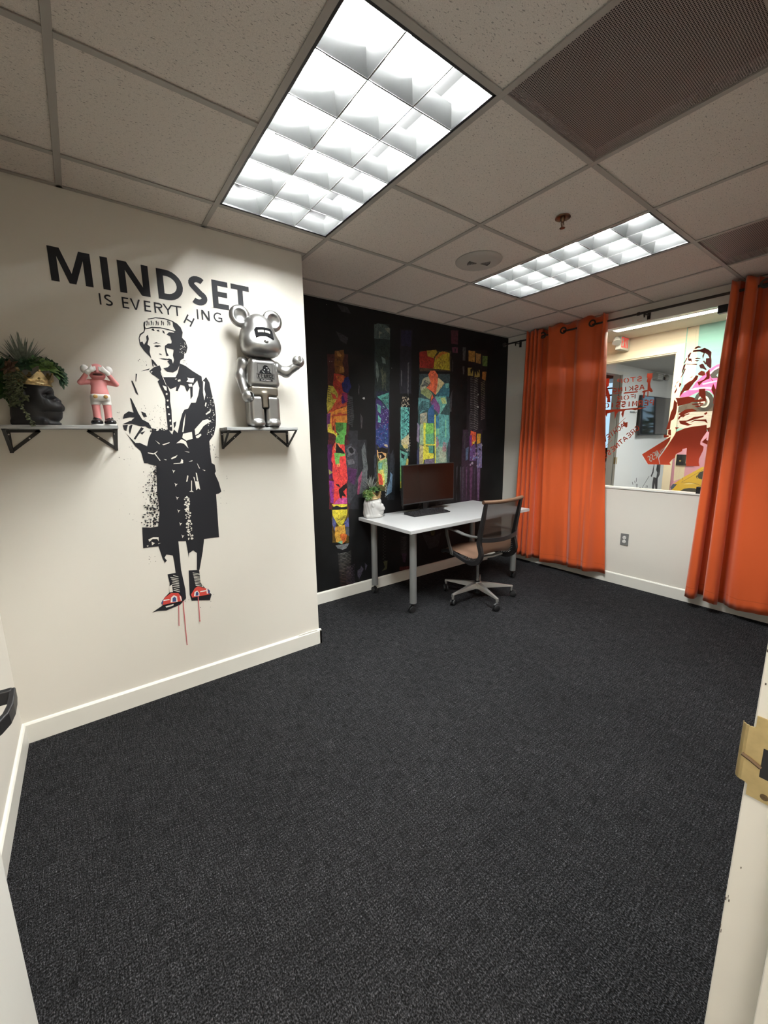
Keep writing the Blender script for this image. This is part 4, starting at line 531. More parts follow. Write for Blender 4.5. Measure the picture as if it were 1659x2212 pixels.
  ((.2,.19,.18),0,'3533 2097 3605 2123 3601 2128 3529 2103;3534 2078 3606 2104 3602 2109 3529 2084;3534 2060 3606 2085 3603 2090 3530 2066;3535 2041 3607 2066 3603 2071 3531 2047;3536 2022 3608 2048 3604 2053 3531 2028;3537 2003 3609 2029 3605 2034 3532 2009;3537 1984 3609 2010 3606 2015 3533 1991;3538 1966 3610 1991 3606 1996 3533 1972;3539 1947 3611 1972 3607 1977 3534 1953;3539 1928 3612 1953 3608 1958 3535 1934;3540 1909 3612 1933 3609 1939 3535 1915;3541 1890 3613 1914 3609 1919 3536 1896;3541 1871 3614 1895 3610 1900 3537 1877;3542 1852 3615 1876 3611 1881 3538 1858;3543 1833 3615 1857 3612 1862 3538 1839;3544 1813 3616 1837 3612 1843 3539 1820;3544 1794 3617 1818 3613 1823 3540 1801;3545 1775 3618 1799 3614 1804 3540 1782;3546 1756 3619 1779 3615 1785 3541 1762;3546 1737 3619 1760 3616 1765 3542 1743;3547 1717 3620 1741 3616 1746 3542 1724;3548 1698 3621 1721 3617 1726 3543 1705;3549 1679 3622 1702 3618 1707 3544 1685;3549 1659 3622 1682 3619 1688 3545 1666;3550 1640 3623 1663 3619 1668 3545 1647;3551 1620 3624 1643 3620 1648 3546 1627;3551 1601 3625 1623 3621 1629 3547 1608;3552 1581 3626 1604 3622 1609 3547 1588;3553 1562 3626 1584 3623 1589 3548 1569;3554 1542 3627 1564 3623 1570 3549 1549',''),
  ((.22,.19,.11),0,'3657 2071 3725 2097 3721 2102 3652 2077;3658 2052 3726 2077 3721 2082 3653 2058;3659 2033 3726 2058 3722 2063 3654 2039;3660 2014 3727 2039 3723 2044 3654 2020;3660 1994 3728 2020 3724 2025 3655 2001;3661 1975 3729 2001 3725 2006 3656 1982;3662 1956 3730 1981 3726 1986 3657 1962;3663 1937 3731 1962 3727 1967 3658 1943',''),
  ((.19,.14,.14),0,'3664 1918 3732 1943 3728 1948 3658 1924;3664 1898 3733 1923 3728 1928 3659 1905;3665 1879 3733 1904 3729 1909 3660 1885;3666 1860 3734 1884 3730 1889 3661 1866;3667 1840 3735 1865 3731 1870 3662 1847;3668 1821 3736 1845 3732 1850 3663 1827;3669 1801 3737 1826 3733 1831 3663 1808;3669 1782 3738 1806 3734 1811 3664 1788;3670 1762 3739 1786 3735 1792 3665 1769;3671 1743 3740 1767 3736 1772 3666 1749;3672 1723 3741 1747 3736 1752 3667 1730;3673 1704 3742 1727 3737 1732 3668 1710;3674 1684 3742 1707 3738 1713 3668 1691;3674 1664 3743 1688 3739 1693 3669 1671',''),
  ((.62,.1,.04),0,'3500 1545 3592 1527 3593 1428 3509 1359 3499 1470',''),
  ((.62,.3,.04),0,'3609 1510 3676 1510 3670 1401 3613 1393',''),
  ((.55,.42,.05),1,'3641 1502 3676 1510 3671 1435;3519 1404 3580 1436 3569 1395',''),
  ((.18,.035,.2),1,'3486 1487 3522 1498 3523 1380 3490 1370',''),
  ((.12,.06,.18),0,'3496 1364 3584 1395 3604 1202 3495 1207',''),
  ((.18,.16,.3),0,'3620 1390 3699 1401 3711 1116 3624 1120',''),
  ((.09,.13,.21),0,'3424 1349 3474 1364 3464 1225 3428 1210',''),
  ((.3,.2,.3),1,'','3511 1158 18 3622 1284 17 3566 1257 15 3674 1193 12 3677 1261 11 3689 1288 9 3594 1288 14 3589 1269 13 3670 1156 18'),
  ((.35,.3,.35),1,'','3546 1221 11 3600 1344 9 3642 1239 12 3625 1144 11 3548 1171 13 3538 1176 18 3690 1376 19'),
  ((.03,.02,.03),1,'','3582 1140 19 3644 1254 9 3576 1268 10 3671 1328 13 3604 1368 10 3680 1327 12 3660 1332 15 3640 1381 9 3555 1298 11'),
  ((.15,.22,.4),1,'','3563 1230 16 3510 1334 14 3609 1242 15 3511 1243 8 3688 1368 12'),
  ((.1,.03,.045),0,'3164 2563 3275 2578 3271 2437 3172 2433',''),
  ((.18,.05,.09),0,'3184 2400 3268 2409 3270 2351 3191 2350',''),
  ((.015,.012,.018),1,'3222 2389 3244 2392 3234 2354 3223 2353',''),
  ((.045,.04,.045),0,'3187 2276 3205 2278 3206 2160 3189 2159;3162 1895 3199 1973 3187 1744 3165 1744;3466 1712 3489 1760 3486 1470 3468 1470;3395 1511 3418 1535 3412 1349 3394 1350',''),
  ((.06,.05,.07),0,'3373 1135 3402 1151 3400 911 3394 763 3389 755 3382 930',''),
  ((.1,.05,.1),0,'3435 1132 3460 1148 3458 906 3452 758 3453 749 3444 925',''),
  ((.11,.045,.1),0,'3499 1129 3549 1143 3548 899 3543 748 3517 742 3508 919',''),
  ((.05,.04,.06),0,'3571 1125 3596 1141 3595 895 3590 743 3591 734 3581 913',''),
  ((.16,.09,.18),0,'3628 1122 3676 1137 3675 888 3671 735 3649 728 3640 909',''),
  ((.05,.05,.06),0,'3336 1137 3355 1153 3352 915 3346 768 3351 759 3344 933',''),
  ((.04,.04,.05),0,'3280 1140 3297 1156 3293 920 3287 774 3295 765 3288 937',''),
  ((.05,.055,.06),0,'2739 806 2868 809 2869 727 2697 739;2968 766 3059 773 3048 723 2969 732',''),
  ((.06,.06,.02),0,'2888 475 2960 468 2949 415 2904 422',''),
  ((.025,.03,.035),0,'2761 478 2915 404 3053 434 3008 285 2872 275',''),
  ((.45,.45,.42),3,'','2058 1834 15 3614 1944 13 3612 1807 13 1718 2121 3 1740 2123 3 2382 2123 4 1709 2566 3'),
 ],
 'slogan': [
  ('red',0,'-529 1988 -546 1992 -558 1987 -558 1984 -545 1981 -528 1976 -530 1958 -549 1951 -567 1959 -565 1964 -548 1960 -535 1965 -535 1968 -549 1971 -565 1976 -563 1994 -544 2001 -526 1993;-510 2001 -465 2000 -467 1992 -512 1992;-484 1993 -489 1956 -496 1955 -494 1992;-435 1994 -447 1984 -448 1969 -438 1958 -442 1954 -457 1964 -455 1988 -437 1998;-425 1998 -409 1988 -412 1964 -430 1954 -432 1958 -420 1968 -418 1983 -428 1994;-401 1956 -395 1995 -387 1996 -391 1957;-381 1998 -356 1998 -349 1986 -359 1972 -385 1972 -384 1977 -361 1981 -359 1985 -360 1989 -382 1993;-598 1879 -577 1923 -570 1920 -589 1876;-565 1924 -554 1879 -561 1876 -575 1919;-581 1898 -566 1897 -568 1889 -582 1888;-513 1911 -527 1915 -536 1911 -536 1907 -525 1904 -511 1898 -513 1881 -531 1872 -545 1882 -543 1886 -529 1883 -520 1887 -519 1891 -530 1894 -544 1900 -543 1917 -524 1926 -510 1916;-503 1877 -498 1919 -490 1920 -493 1878;-460 1917 -481 1899 -464 1880 -468 1876 -492 1898 -463 1921;-440 1878 -435 1917 -427 1918 -430 1879;-407 1878 -402 1917 -393 1917 -397 1879;-389 1920 -371 1881 -378 1876 -399 1914;-376 1879 -370 1916 -362 1916 -365 1879;-318 1907 -333 1910 -345 1904 -347 1891 -335 1885 -323 1889 -323 1891 -331 1893 -330 1898 -314 1900 -317 1881 -338 1874 -357 1885 -353 1909 -332 1921 -315 1912;-527 1803 -525 1842 -518 1843 -519 1804;-511 1847 -482 1844 -483 1837 -513 1837;-512 1827 -490 1825 -491 1818 -514 1818;-449 1837 -461 1828 -461 1813 -451 1802 -454 1799 -470 1808 -468 1832 -450 1841;-439 1841 -423 1831 -425 1807 -442 1798 -444 1802 -432 1811 -431 1826 -442 1837;-413 1798 -408 1837 -401 1838 -404 1799;-394 1839 -369 1838 -362 1826 -372 1814 -397 1815 -396 1820 -373 1823 -371 1826 -373 1830 -395 1835;-384 1819 -365 1800 -371 1794 -391 1812;-685 1731 -685 1779 -677 1781 -675 1733;-673 1783 -653 1783 -647 1769 -653 1751 -673 1751 -673 1756 -657 1761 -657 1767 -659 1772 -675 1777;-640 1731 -640 1779 -631 1781 -629 1733;-627 1786 -605 1785 -606 1775 -629 1774;-627 1762 -608 1761 -610 1752 -629 1750;-626 1738 -604 1737 -606 1728 -628 1727;-594 1732 -593 1779 -585 1781 -583 1734;-581 1783 -559 1783 -553 1769 -560 1754 -581 1754 -581 1759 -564 1764 -564 1767 -565 1772 -582 1777;-569 1758 -553 1737 -560 1730 -578 1750;-549 1733 -548 1779 -539 1781 -538 1734;-537 1782 -525 1754 -515 1781 -510 1779 -527 1742 -542 1779;-503 1781 -504 1735 -513 1733 -514 1779;-483 1734 -481 1779 -472 1781 -472 1735;-412 1771 -428 1774 -437 1770 -437 1766 -425 1763 -409 1758 -410 1739 -429 1729 -445 1739 -442 1745 -427 1741 -418 1745 -418 1749 -430 1752 -446 1758 -445 1777 -426 1786 -410 1776;-361 1771 -377 1774 -386 1770 -386 1767 -374 1764 -358 1758 -359 1739 -378 1730 -395 1740 -392 1745 -377 1742 -367 1746 -367 1749 -379 1752 -396 1758 -395 1777 -375 1786 -358 1777;-332 1736 -329 1780 -319 1781 -320 1737;-273 1778 -283 1768 -284 1751 -275 1740 -280 1735 -296 1745 -294 1771 -277 1783;-264 1783 -248 1773 -250 1746 -267 1735 -271 1740 -261 1750 -260 1767 -269 1778;-243 1737 -239 1780 -229 1781 -231 1738;-224 1784 -202 1741 -211 1735 -235 1777;-209 1738 -204 1780 -194 1781 -196 1739;-459 1555 -428 1580 -424 1575 -454 1548;-419 1575 -430 1531 -436 1531 -428 1576;-440 1561 -431 1552 -435 1547 -446 1554;-390 1537 -397 1548 -407 1547 -415 1532 -412 1519 -402 1515 -403 1510 -419 1512 -424 1533 -412 1554 -392 1556 -386 1539;-398 1500 -377 1536 -371 1533 -391 1496;-379 1483 -357 1520 -351 1517 -371 1479;-378 1517 -366 1506 -371 1500 -383 1509;-358 1464 -336 1503 -330 1500 -350 1461;-337 1446 -315 1485 -308 1482 -329 1442;-303 1483 -289 1470 -294 1464 -309 1476;-314 1463 -302 1452 -307 1446 -320 1456;-325 1443 -310 1430 -315 1424 -331 1436;-278 1459 -289 1409 -296 1410 -287 1460;-293 1410 -259 1441 -254 1436 -287 1404;-273 1391 -250 1433 -244 1430 -265 1387;-239 1431 -224 1417 -229 1411 -245 1423;-250 1409 -238 1398 -243 1392 -256 1402;-261 1388 -246 1374 -251 1368 -267 1381;-547 1531 -554 1543 -566 1544 -576 1531 -573 1517 -563 1513 -560 1518 -564 1524 -561 1528 -551 1519 -562 1504 -580 1510 -584 1532 -569 1552 -548 1551 -543 1533;-559 1495 -532 1528 -527 1524 -552 1490;-523 1523 -509 1509 -512 1495 -525 1489 -539 1502 -536 1506 -522 1498 -519 1500 -517 1505 -526 1519;-529 1498 -530 1472 -537 1471 -538 1497;-527 1464 -500 1497 -495 1493 -520 1459;-489 1493 -474 1478 -479 1472 -496 1486;-502 1477 -490 1463 -495 1457 -509 1469;-515 1460 -500 1444 -505 1438 -521 1453;-495 1436 -457 1457 -454 1451 -491 1428;-449 1450 -463 1406 -471 1407 -458 1453;-473 1440 -463 1429 -469 1423 -480 1433;-431 1437 -405 1410 -410 1404 -438 1430;-420 1414 -444 1385 -450 1389 -427 1420;-428 1368 -401 1400 -395 1396 -421 1362;-391 1395 -401 1346 -409 1347 -400 1396;-406 1347 -379 1379 -373 1374 -399 1341;-394 1335 -367 1367 -361 1362 -386 1329;-355 1363 -339 1346 -345 1340 -362 1356;-368 1347 -355 1332 -360 1326 -375 1339;-381 1330 -365 1313 -371 1307 -388 1323;-313 1303 -322 1316 -331 1320 -333 1317 -327 1306 -319 1291 -330 1277 -348 1283 -354 1302 -349 1304 -341 1291 -331 1287 -329 1290 -335 1301 -343 1316 -332 1329 -314 1324 -308 1305;-277 1268 -286 1281 -296 1285 -298 1282 -291 1271 -283 1256 -294 1242 -312 1249 -318 1267 -314 1270 -305 1256 -295 1253 -293 1255 -300 1266 -308 1281 -297 1295 -279 1289 -273 1270;-418 1860 -432 1870 -545 1867 -537 1857 -420 1856;-321 1866 -405 1870 -403 1864 -324 1860;-608 2017 -656 2011 -648 1998 -653 1988 -643 1952 -639 1925 -645 1891 -656 1876 -668 1854 -655 1848 -632 1861 -634 1810 -626 1810 -623 1858 -605 1854 -602 1801 -589 1803 -591 1851 -574 1856 -593 1869 -622 1872 -619 1934 -608 1946 -613 1976 -605 1983;-241 2017 -279 2013 -277 1944 -263 1931 -282 1888 -283 1828 -267 1829 -249 1891 -243 1929;-362 1788 -446 1787 -437 1780 -363 1781;-256 1716 -451 1716 -616 1719 -631 1717 -589 1708 -533 1696 -503 1705 -452 1704 -440 1695 -433 1633 -414 1670 -423 1694 -388 1694 -372 1672 -359 1618 -350 1697 -286 1681 -280 1649 -258 1688;-454 1633 -268 1441 -270 1439 -456 1630;-349 1425 -263 1331 -264 1329 -351 1423;-442 1604 -454 1588 -479 1591 -478 1546 -466 1540 -456 1556 -437 1579;-251 1891 -272 1907 -294 1859 -305 1786 -273 1788 -274 1829',''),
 ],
 'figure': [
  ('maroon',0,'-944 2171 -956 2183 -972 2186 -993 2175 -983 2169 -970 2171 -958 2165;-936 2143 -939 2158 -965 2157 -985 2154 -1016 2164 -1046 2143 -1066 2122 -1067 2085 -1073 2055 -1077 2003 -1071 1995 -1050 2014 -1034 2042 -1034 2079 -1057 2078 -1041 2107 -1021 2123 -1017 2093 -1013 2077 -1006 2102 -1014 2123 -986 2139 -967 2142;-956 2089 -971 2095 -992 2088 -998 2077 -986 2083 -966 2082;-958 2076 -991 2072 -978 2063 -964 2067;-905 2122 -920 2143 -928 2140 -918 2109 -912 2098 -933 2092 -938 2063 -928 2076 -917 2074 -908 2091;-880 2060 -898 2105 -903 2096 -888 2063;-902 2057 -937 2048 -963 2048 -981 2043 -974 2035 -944 2043 -903 2051;-992 2031 -1012 2042 -1024 2032 -1032 2013 -1047 1992 -1044 1984 -1023 1999 -1003 2005;-1015 2060 -1024 2063 -1043 2030 -1033 2030;-881 2046 -899 2061 -892 2028 -879 1983 -873 1989;-892 2022 -901 2014 -884 1963 -866 1938 -880 1976;-934 1934 -957 1952 -952 1940',''),
  ('red',0,'-990 1965 -1012 1986 -1036 1975 -1042 1948 -1026 1942 -996 1953;-879 1815 -906 1884 -931 1904 -957 1917 -979 1953 -997 1946 -990 1916 -972 1896 -938 1837 -908 1832 -877 1784;-1046 1966 -1066 1990 -1074 1944 -1074 1914 -1061 1911 -1031 1896 -1008 1864 -994 1896 -1036 1911 -1053 1935;-1075 1926 -1101 1896 -1098 1892;-834 1871 -845 1911 -868 1928 -842 1898 -840 1871;-836 1831 -852 1875 -852 1842 -840 1815;-866 1908 -881 1894 -870 1864 -866 1880;-848 1781 -889 1780 -943 1784 -971 1777 -992 1767 -987 1752 -962 1731 -871 1709 -863 1754;-1011 1839 -1053 1838 -1063 1776 -1072 1724 -1053 1747 -1016 1788;-973 1753 -1052 1755 -1061 1738 -1022 1733 -975 1737;-976 1722 -1056 1724 -1053 1712 -977 1713;-992 1701 -1051 1709 -1038 1697 -1013 1691;-840 1768 -866 1738 -867 1694 -862 1658 -834 1623 -822 1623 -839 1676;-1103 1874 -1125 1823 -1133 1709 -1120 1710 -1116 1779 -1095 1826;-1125 1696 -1138 1699 -1144 1607 -1127 1608;-885 1644 -933 1678 -980 1683 -1016 1661 -956 1652 -904 1623;-1064 1635 -1083 1650 -1090 1637 -1078 1626;-841 1704 -868 1702 -866 1649 -855 1603 -833 1587 -833 1517 -803 1513 -818 1592 -826 1660;-885 1639 -945 1663 -954 1657 -896 1634;-884 1601 -890 1623 -961 1645 -966 1639 -902 1614 -893 1594;-910 1612 -934 1630 -928 1616;-894 1586 -952 1586 -1000 1613 -1065 1619 -1067 1610 -967 1580 -943 1573 -974 1555 -993 1551 -964 1541 -927 1551 -904 1562;-973 1563 -1006 1589 -1086 1589 -1100 1554 -1077 1572 -1010 1579;-1123 1683 -1138 1682 -1143 1586 -1141 1558 -1126 1603;-870 1532 -900 1529 -879 1509;-939 1519 -994 1532 -1094 1544 -1102 1490 -1080 1445 -1065 1408 -1067 1382 -1092 1366 -1092 1337 -1071 1264 -1072 1231 -1081 1201 -987 1197 -980 1219 -976 1314 -975 1353 -944 1343 -942 1325 -899 1299 -895 1268 -874 1250 -858 1223 -869 1203 -786 1202 -771 1260 -798 1310 -828 1369 -850 1417 -869 1456 -881 1490;-629 1291 -846 1453 -841 1417 -821 1377 -791 1316 -764 1266 -782 1203 -689 1200;-821 1513 -841 1513 -846 1460 -822 1470;-790 1470 -835 1461 -828 1447 -793 1443;-1096 1518 -1119 1525 -1151 1521 -1150 1493 -1142 1464 -1110 1486;-1075 1403 -1105 1441 -1104 1420 -1140 1403 -1142 1378 -1121 1378;-1109 1358 -1130 1358 -1135 1344 -1117 1348;-1129 1337 -1153 1334 -1151 1321',''),
  ('white',1,'-778 1286 -751 1330 -746 1327 -772 1282;-743 1326 -762 1274 -768 1276 -751 1329;-766 1276 -738 1320 -733 1317 -760 1272;-760 1271 -731 1315 -726 1311 -754 1266;-723 1314 -714 1306 -718 1300 -728 1307;-737 1292 -730 1284 -734 1279 -742 1284;-751 1269 -743 1261 -747 1255 -756 1262;-702 1279 -705 1288 -710 1286 -716 1277 -714 1271 -711 1259 -721 1246 -735 1243 -736 1258 -732 1259 -730 1250 -725 1253 -719 1261 -721 1268 -724 1279 -714 1293 -700 1295 -698 1280;-682 1263 -684 1272 -690 1270 -696 1261 -694 1255 -692 1243 -702 1229 -717 1227 -717 1242 -713 1243 -712 1234 -706 1236 -700 1245 -702 1252 -704 1263 -694 1277 -679 1279 -678 1264;-770 1327 -785 1300 -788 1302 -774 1329;-779 1335 -792 1312 -795 1314 -783 1337;-788 1343 -799 1324 -802 1326 -792 1346;-797 1351 -806 1336 -809 1337 -801 1354;-805 1359 -812 1347 -815 1349 -809 1362;-814 1367 -819 1359 -822 1361 -818 1370',''),
 ],
 'street': [
  ((.26,.5,.43),0,'-2300 1500 -475 1500 -475 2606 -2300 2606',''),
  ((.62,.3,.38),0,'-2300 0 -475 0 -475 1500 -2300 1500',''),
  ((.66,.58,.42),1,'-483 2600 -586 2607 -598 2094 -578 2037 -494 2006 -497 2106;-835 2521 -880 2525 -884 2141 -841 2143 -842 2203;-499 1248 -606 1212 -603 986 -509 938',''),
  ((.35,.32,.24),2,'-478 2608 -589 2617 -588 2607 -483 2595;-834 2455 -865 2453 -865 2450 -835 2452;-835 2434 -865 2433 -866 2430 -835 2431;-560 2564 -579 2233 -581 2233 -562 2564',''),
  ((.58,.53,.45),1,'-473 1717 -1107 1725 -1131 1516 -491 1534;-462 1718 -1087 1715 -1103 1577 -467 1573',''),
  ((.3,.27,.24),2,'-459 1700 -844 1693 -844 1695 -459 1702;-461 1681 -846 1677 -846 1678 -461 1684;-463 1663 -848 1660 -848 1662 -463 1665;-465 1644 -850 1644 -849 1645 -465 1646;-467 1625 -851 1627 -851 1629 -466 1627;-469 1606 -853 1610 -853 1612 -468 1608;-470 1587 -855 1594 -855 1595 -470 1589;-472 1706 -473 1690 -475 1689 -474 1706;-501 1672 -501 1655 -503 1655 -502 1671;-529 1637 -530 1621 -531 1621 -531 1637;-547 1702 -548 1686 -549 1685 -549 1702;-575 1668 -575 1652 -577 1651 -576 1668;-602 1634 -603 1618 -605 1618 -604 1634;-620 1698 -621 1682 -622 1681 -621 1697;-647 1664 -648 1648 -649 1648 -649 1664;-674 1631 -675 1615 -676 1615 -675 1631;-691 1694 -691 1678 -693 1678 -692 1693;-717 1661 -718 1645 -719 1644 -719 1660;-743 1628 -744 1612 -746 1612 -745 1627;-760 1690 -761 1674 -762 1674 -762 1689;-786 1657 -787 1641 -788 1641 -787 1657;-812 1625 -813 1609 -814 1609 -813 1624;-827 1686 -828 1670 -830 1670 -829 1686',''),
  ((.1,.075,.055),2,'-468 1769 -625 1833 -798 1771 -1067 1760 -1073 1714 -722 1706 -474 1710',''),
  ((.74,.11,.3),3,'-476 1875 -499 1915 -553 1945 -586 1966 -614 2023 -682 2098 -718 2141 -775 2176 -870 2199 -982 2200 -1056 2184 -1105 1748 -850 1767 -817 1779 -787 1868 -741 1921 -679 1927 -618 1904 -560 1873',''),
  ((.86,.4,.55),4,'-553 1945 -612 1964 -662 1963 -737 1960 -772 1942 -761 1929 -698 1945 -614 1939;-671 2002 -857 2028 -859 2016 -677 1986;-722 2102 -777 2152 -865 2172 -866 2165 -790 2140 -732 2086;-798 1916 -841 1854 -853 1776 -833 1778',''),
  ((.05,.045,.04),4,'-729 2081 -761 2121 -817 2151 -874 2156 -951 2145 -964 2031 -749 2045',''),
  ((.3,.52,.46),5,'-785 2070 -803 2096 -858 2126 -915 2127 -925 2038 -800 2050',''),
  ((.045,.04,.035),4,'-792 1810 -791 1778 -782 1749 -766 1727 -744 1713 -718 1710 -691 1716 -665 1733 -643 1759 -627 1790 -619 1824 -620 1857 -630 1886 -647 1908 -670 1921 -696 1923 -723 1916 -748 1898 -769 1873 -784 1843',''),
  ((.62,.58,.5),5,'-755 1808 -755 1788 -749 1771 -739 1757 -726 1749 -710 1747 -693 1751 -678 1761 -664 1777 -655 1796 -650 1816 -651 1836 -656 1854 -667 1868 -680 1876 -696 1877 -713 1873 -728 1862 -741 1847 -751 1828',''),
  ((.12,.1,.08),6,'-739 1807 -739 1792 -734 1778 -727 1768 -716 1762 -704 1760 -692 1764 -680 1771 -670 1783 -662 1797 -659 1813 -659 1828 -664 1842 -671 1852 -682 1858 -694 1860 -707 1856 -718 1848 -728 1836 -735 1822',''),
  ((.55,.52,.46),7,'-717 1807 -717 1800 -715 1794 -712 1789 -707 1786 -701 1785 -695 1787 -689 1790 -685 1796 -681 1803 -679 1810 -680 1817 -682 1824 -685 1828 -690 1831 -696 1832 -702 1830 -708 1827 -712 1821 -716 1814',''),
  ((.45,.2,.28),1,'-463 1162 -499 1209 -510 934 -474 837',''),
  ((.72,.46,.04),3,'-499 839 -517 911 -601 992 -715 1077 -757 1112 -830 1132 -1072 1148 -1138 550 -536 454 -497 804',''),
  ((.05,.045,.035),4,'-583 835 -619 862 -666 875 -722 876 -786 833 -819 725 -577 696;-730 1012 -740 1051 -779 1075 -826 1090 -954 1096 -965 994 -770 980 -742 989;-589 933 -782 1091 -781 1093 -587 935;-591 985 -599 957 -601 958 -594 986;-593 928 -659 938 -744 922 -807 889 -807 891 -745 925 -659 941 -593 930;-718 1005 -729 1034 -723 995 -738 984 -729 984',''),
  ((.62,.38,.4),5,'-797 1027 -822 1039 -960 1048 -964 1011 -804 1000',''),
  ((.05,.08,.13),4,'-486 867 -507 910 -548 908 -517 858 -499 839',''),
  ((.85,.68,.25),4,'-605 912 -660 934 -721 927 -661 917',''),
 ],
 'walker': [
  ('black',0,'8989 642 9216 598 9245 379 9147 387 9092 510 9075 393 8975 402 8971 529;9111 893 9284 884 9293 671 9217 596 9136 613 9156 718 9088 779;8946 901 8974 899 8971 729 8900 647 8851 671 8915 752;8768 673 8495 465 8508 461 8785 668;8100 561 8059 617 8044 617 8080 560;8187 581 8150 628 8134 628 8167 580;8227 604 8222 676 8205 678 8206 606;8254 484 8243 556 8276 558 8300 471 8309 470 8294 559 8224 560 8245 484;8682 438 8695 491 8733 489 8740 433 8750 432 8752 490 8677 497 8672 439;8365 484 8439 482 8443 463 8368 470',''),
 ],
}

INK = {'black': M_BLACKINK, 'cream': M_CREAM, 'red': M_RED, 'white': M_WHITEINK, 'blue': M_BLUE, 'drip': M_DRIP}
def print_polys(rows, seed=3):
    rnd = random.Random(seed)
    for col, layer, polys, dots in sorted(rows, key=lambda r: r[1]):
        for p in polys.split(';') if polys else []:
            q = [int(x)/1000 for x in p.split()]
            yield col, layer, list(zip(q[::2], q[1::2]))
        d = [int(x)/1000 for x in dots.split()] if dots else []
        for i in range(0, len(d), 3):
            n = rnd.choice((5, 6, 7)); a0 = rnd.random()*6.28
            yield col, layer, [(d[i]+d[i+2]*rnd.uniform(.6, 1.2)*math.cos(a0+2*PI*j/n), d[i+1]+d[i+2]*rnd.uniform(.6, 1.2)*math.sin(a0+2*PI*j/n)) for j in range(n)]
def split_ink(rows, to3d, name, dots_name, parent, mats, single):
    """shapes become parts: one per polygon where single, else one per colour; the paint specks are one stuff part per colour"""
    rnd = random.Random(3); solid = {}; specks = {}; n = 0
    for col, layer, polys, dots in sorted(rows, key=lambda r: r[1]):
        for p in polys.split(';') if polys else []:
            q = [int(x)/1000 for x in p.split()]; n += 1
            pts = [to3d(u, v, .0012+.000004*n+.00002*layer) for u, v in zip(q[::2], q[1::2])]
            k = (col, layer, n) if single(col, layer) else (col, layer, 0)
            solid.setdefault(k, MB()).add(pts, [tuple(range(len(pts)))])
        for q in list(print_polys([(col, layer, '', dots)], seed=layer+5)):
            n += 1
            specks.setdefault((col, layer), MB()).add([to3d(u, v, .0012+.000004*n+.00002*layer) for u, v in q[2]], [tuple(range(len(q[2])))])
    for (col, layer, _), mb in solid.items(): obj(name[(col, layer)], mb, mats[col], parent)
    for (col, layer), mb in specks.items(): obj(dots_name, mb, mats[col], parent)['kind'] = 'stuff'
def ink_by_colour(rows, to3d):
    out = {}
    for i, (col, layer, p) in enumerate(print_polys(rows)):
        out.setdefault((col, layer), MB()).add([to3d(u, v, .0012+.000004*i) for u, v in p], [tuple(range(len(p)))])
    return out
def torn(p, amp, step, rnd):
    """the same outline with the uneven edge of a painted patch"""
    out = []
    for a, b in zip(p, p[1:]+p[:1]):
        L = math.hypot(b[0]-a[0], b[1]-a[1]); n = max(1, int(L/step))
        for k in range(n):
            t = k/n; w = amp if k else amp*.3
            out.append((a[0]+(b[0]-a[0])*t+rnd.uniform(-w, w), a[1]+(b[1]-a[1])*t+rnd.uniform(-w, w)))
    return out
def inside(p, x, y):
    c = False
    for (ax, ay), (bx, by) in zip(p, p[1:]+p[:1]):
        if (ay > y) != (by > y) and x < (bx-ax)*(y-ay)/(by-ay)+ax: c = not c
    return c
def patches(rows, gap):
    """which touching group each polygon belongs to (boxes closer than gap belong together)"""
    P = [p for _, _, p in print_polys(rows)]; B = [(min(q[0] for q in p)-gap, min(q[1] for q in p)-gap, max(q[0] for q in p)+gap, max(q[1] for q in p)+gap) for p in P]
    par = list(range(len(P)))
    def root(i):
        while par[i] != i: par[i] = par[par[i]]; i = par[i]
        return i
    for i in range(len(P)):
        for j in range(i):
            if B[i][0] < B[j][2] and B[j][0] < B[i][2] and B[i][1] < B[j][3] and B[j][1] < B[i][3]: par[root(i)] = root(j)
    return [root(i) for i in range(len(P))]
def ink_meshes(name, rows, to3d, groups=None, paint=None, seed=3):
    """one mesh per touching group; paint=(edge, step, strokes per square metre) adds torn edges and brush marks"""
    acc = {}; rnd = random.Random(seed)
    def put(k, p, c, e):
        mb, cols = acc.setdefault(k, (MB(), [])); mb.add([to3d(u, v, e) for u, v in p], [tuple(range(len(p)))]); cols.append(c)
    for n, (col, layer, p) in enumerate(print_polys(rows)):
        us = [q[0] for q in p]; vs = [q[1] for q in p]; k = groups[n] if groups else 0; w, h = max(us)-min(us), max(vs)-min(vs)
        e = .0016+.00045*layer+.000004*(n % 50)
        if not paint or w*h < .0004: put(k, p, col, e); continue
        put(k, torn(p, paint[0], paint[1], rnd), col, e)
        if max(col) < .03: continue
        for i in range(int(paint[2]*w*h)):
            x, y = rnd.uniform(min(us), max(us)), rnd.uniform(min(vs), max(vs))
            a = rnd.gauss(PI/2, .35) if rnd.random() < .5 else rnd.gauss(.5, .5); l = rnd.uniform(.008, .034); t = rnd.uniform(.0015, .0055)
            g = rnd.choice((.22, .4, .6, .75, .85, 1.15, 1.35)); c2 = tuple(min(.9, max(.003, q*g+rnd.uniform(-.12, .12)*sum(col)/3)) for q in col)
            dx, dy = math.cos(a)*l/2, math.sin(a)*l/2; nx, ny = -math.sin(a)*t/2, math.cos(a)*t/2
            if not (inside(p, x, y) and inside(p, x+dx, y+dy) and inside(p, x-dx, y-dy)): continue
            put(k, [(x-dx, y-dy), (x+nx-dx*.3, y+ny-dy*.3), (x+dx+nx*.4, y+dy+ny*.4), (x+dx-nx*.4, y+dy-ny*.4), (x-nx-dx*.3, y-ny-dy*.3)], c2, e+.0001+.000004*(i % 40))
    out = []
    for k in sorted(acc):
        mb, cols = acc[k]; me = mb.mesh(name); at = me.attributes.new('ink', 'FLOAT_COLOR', 'FACE')
        for i, c in enumerate(cols): at.data[i].color = (*c, 1)
        out.append(me)
    return out

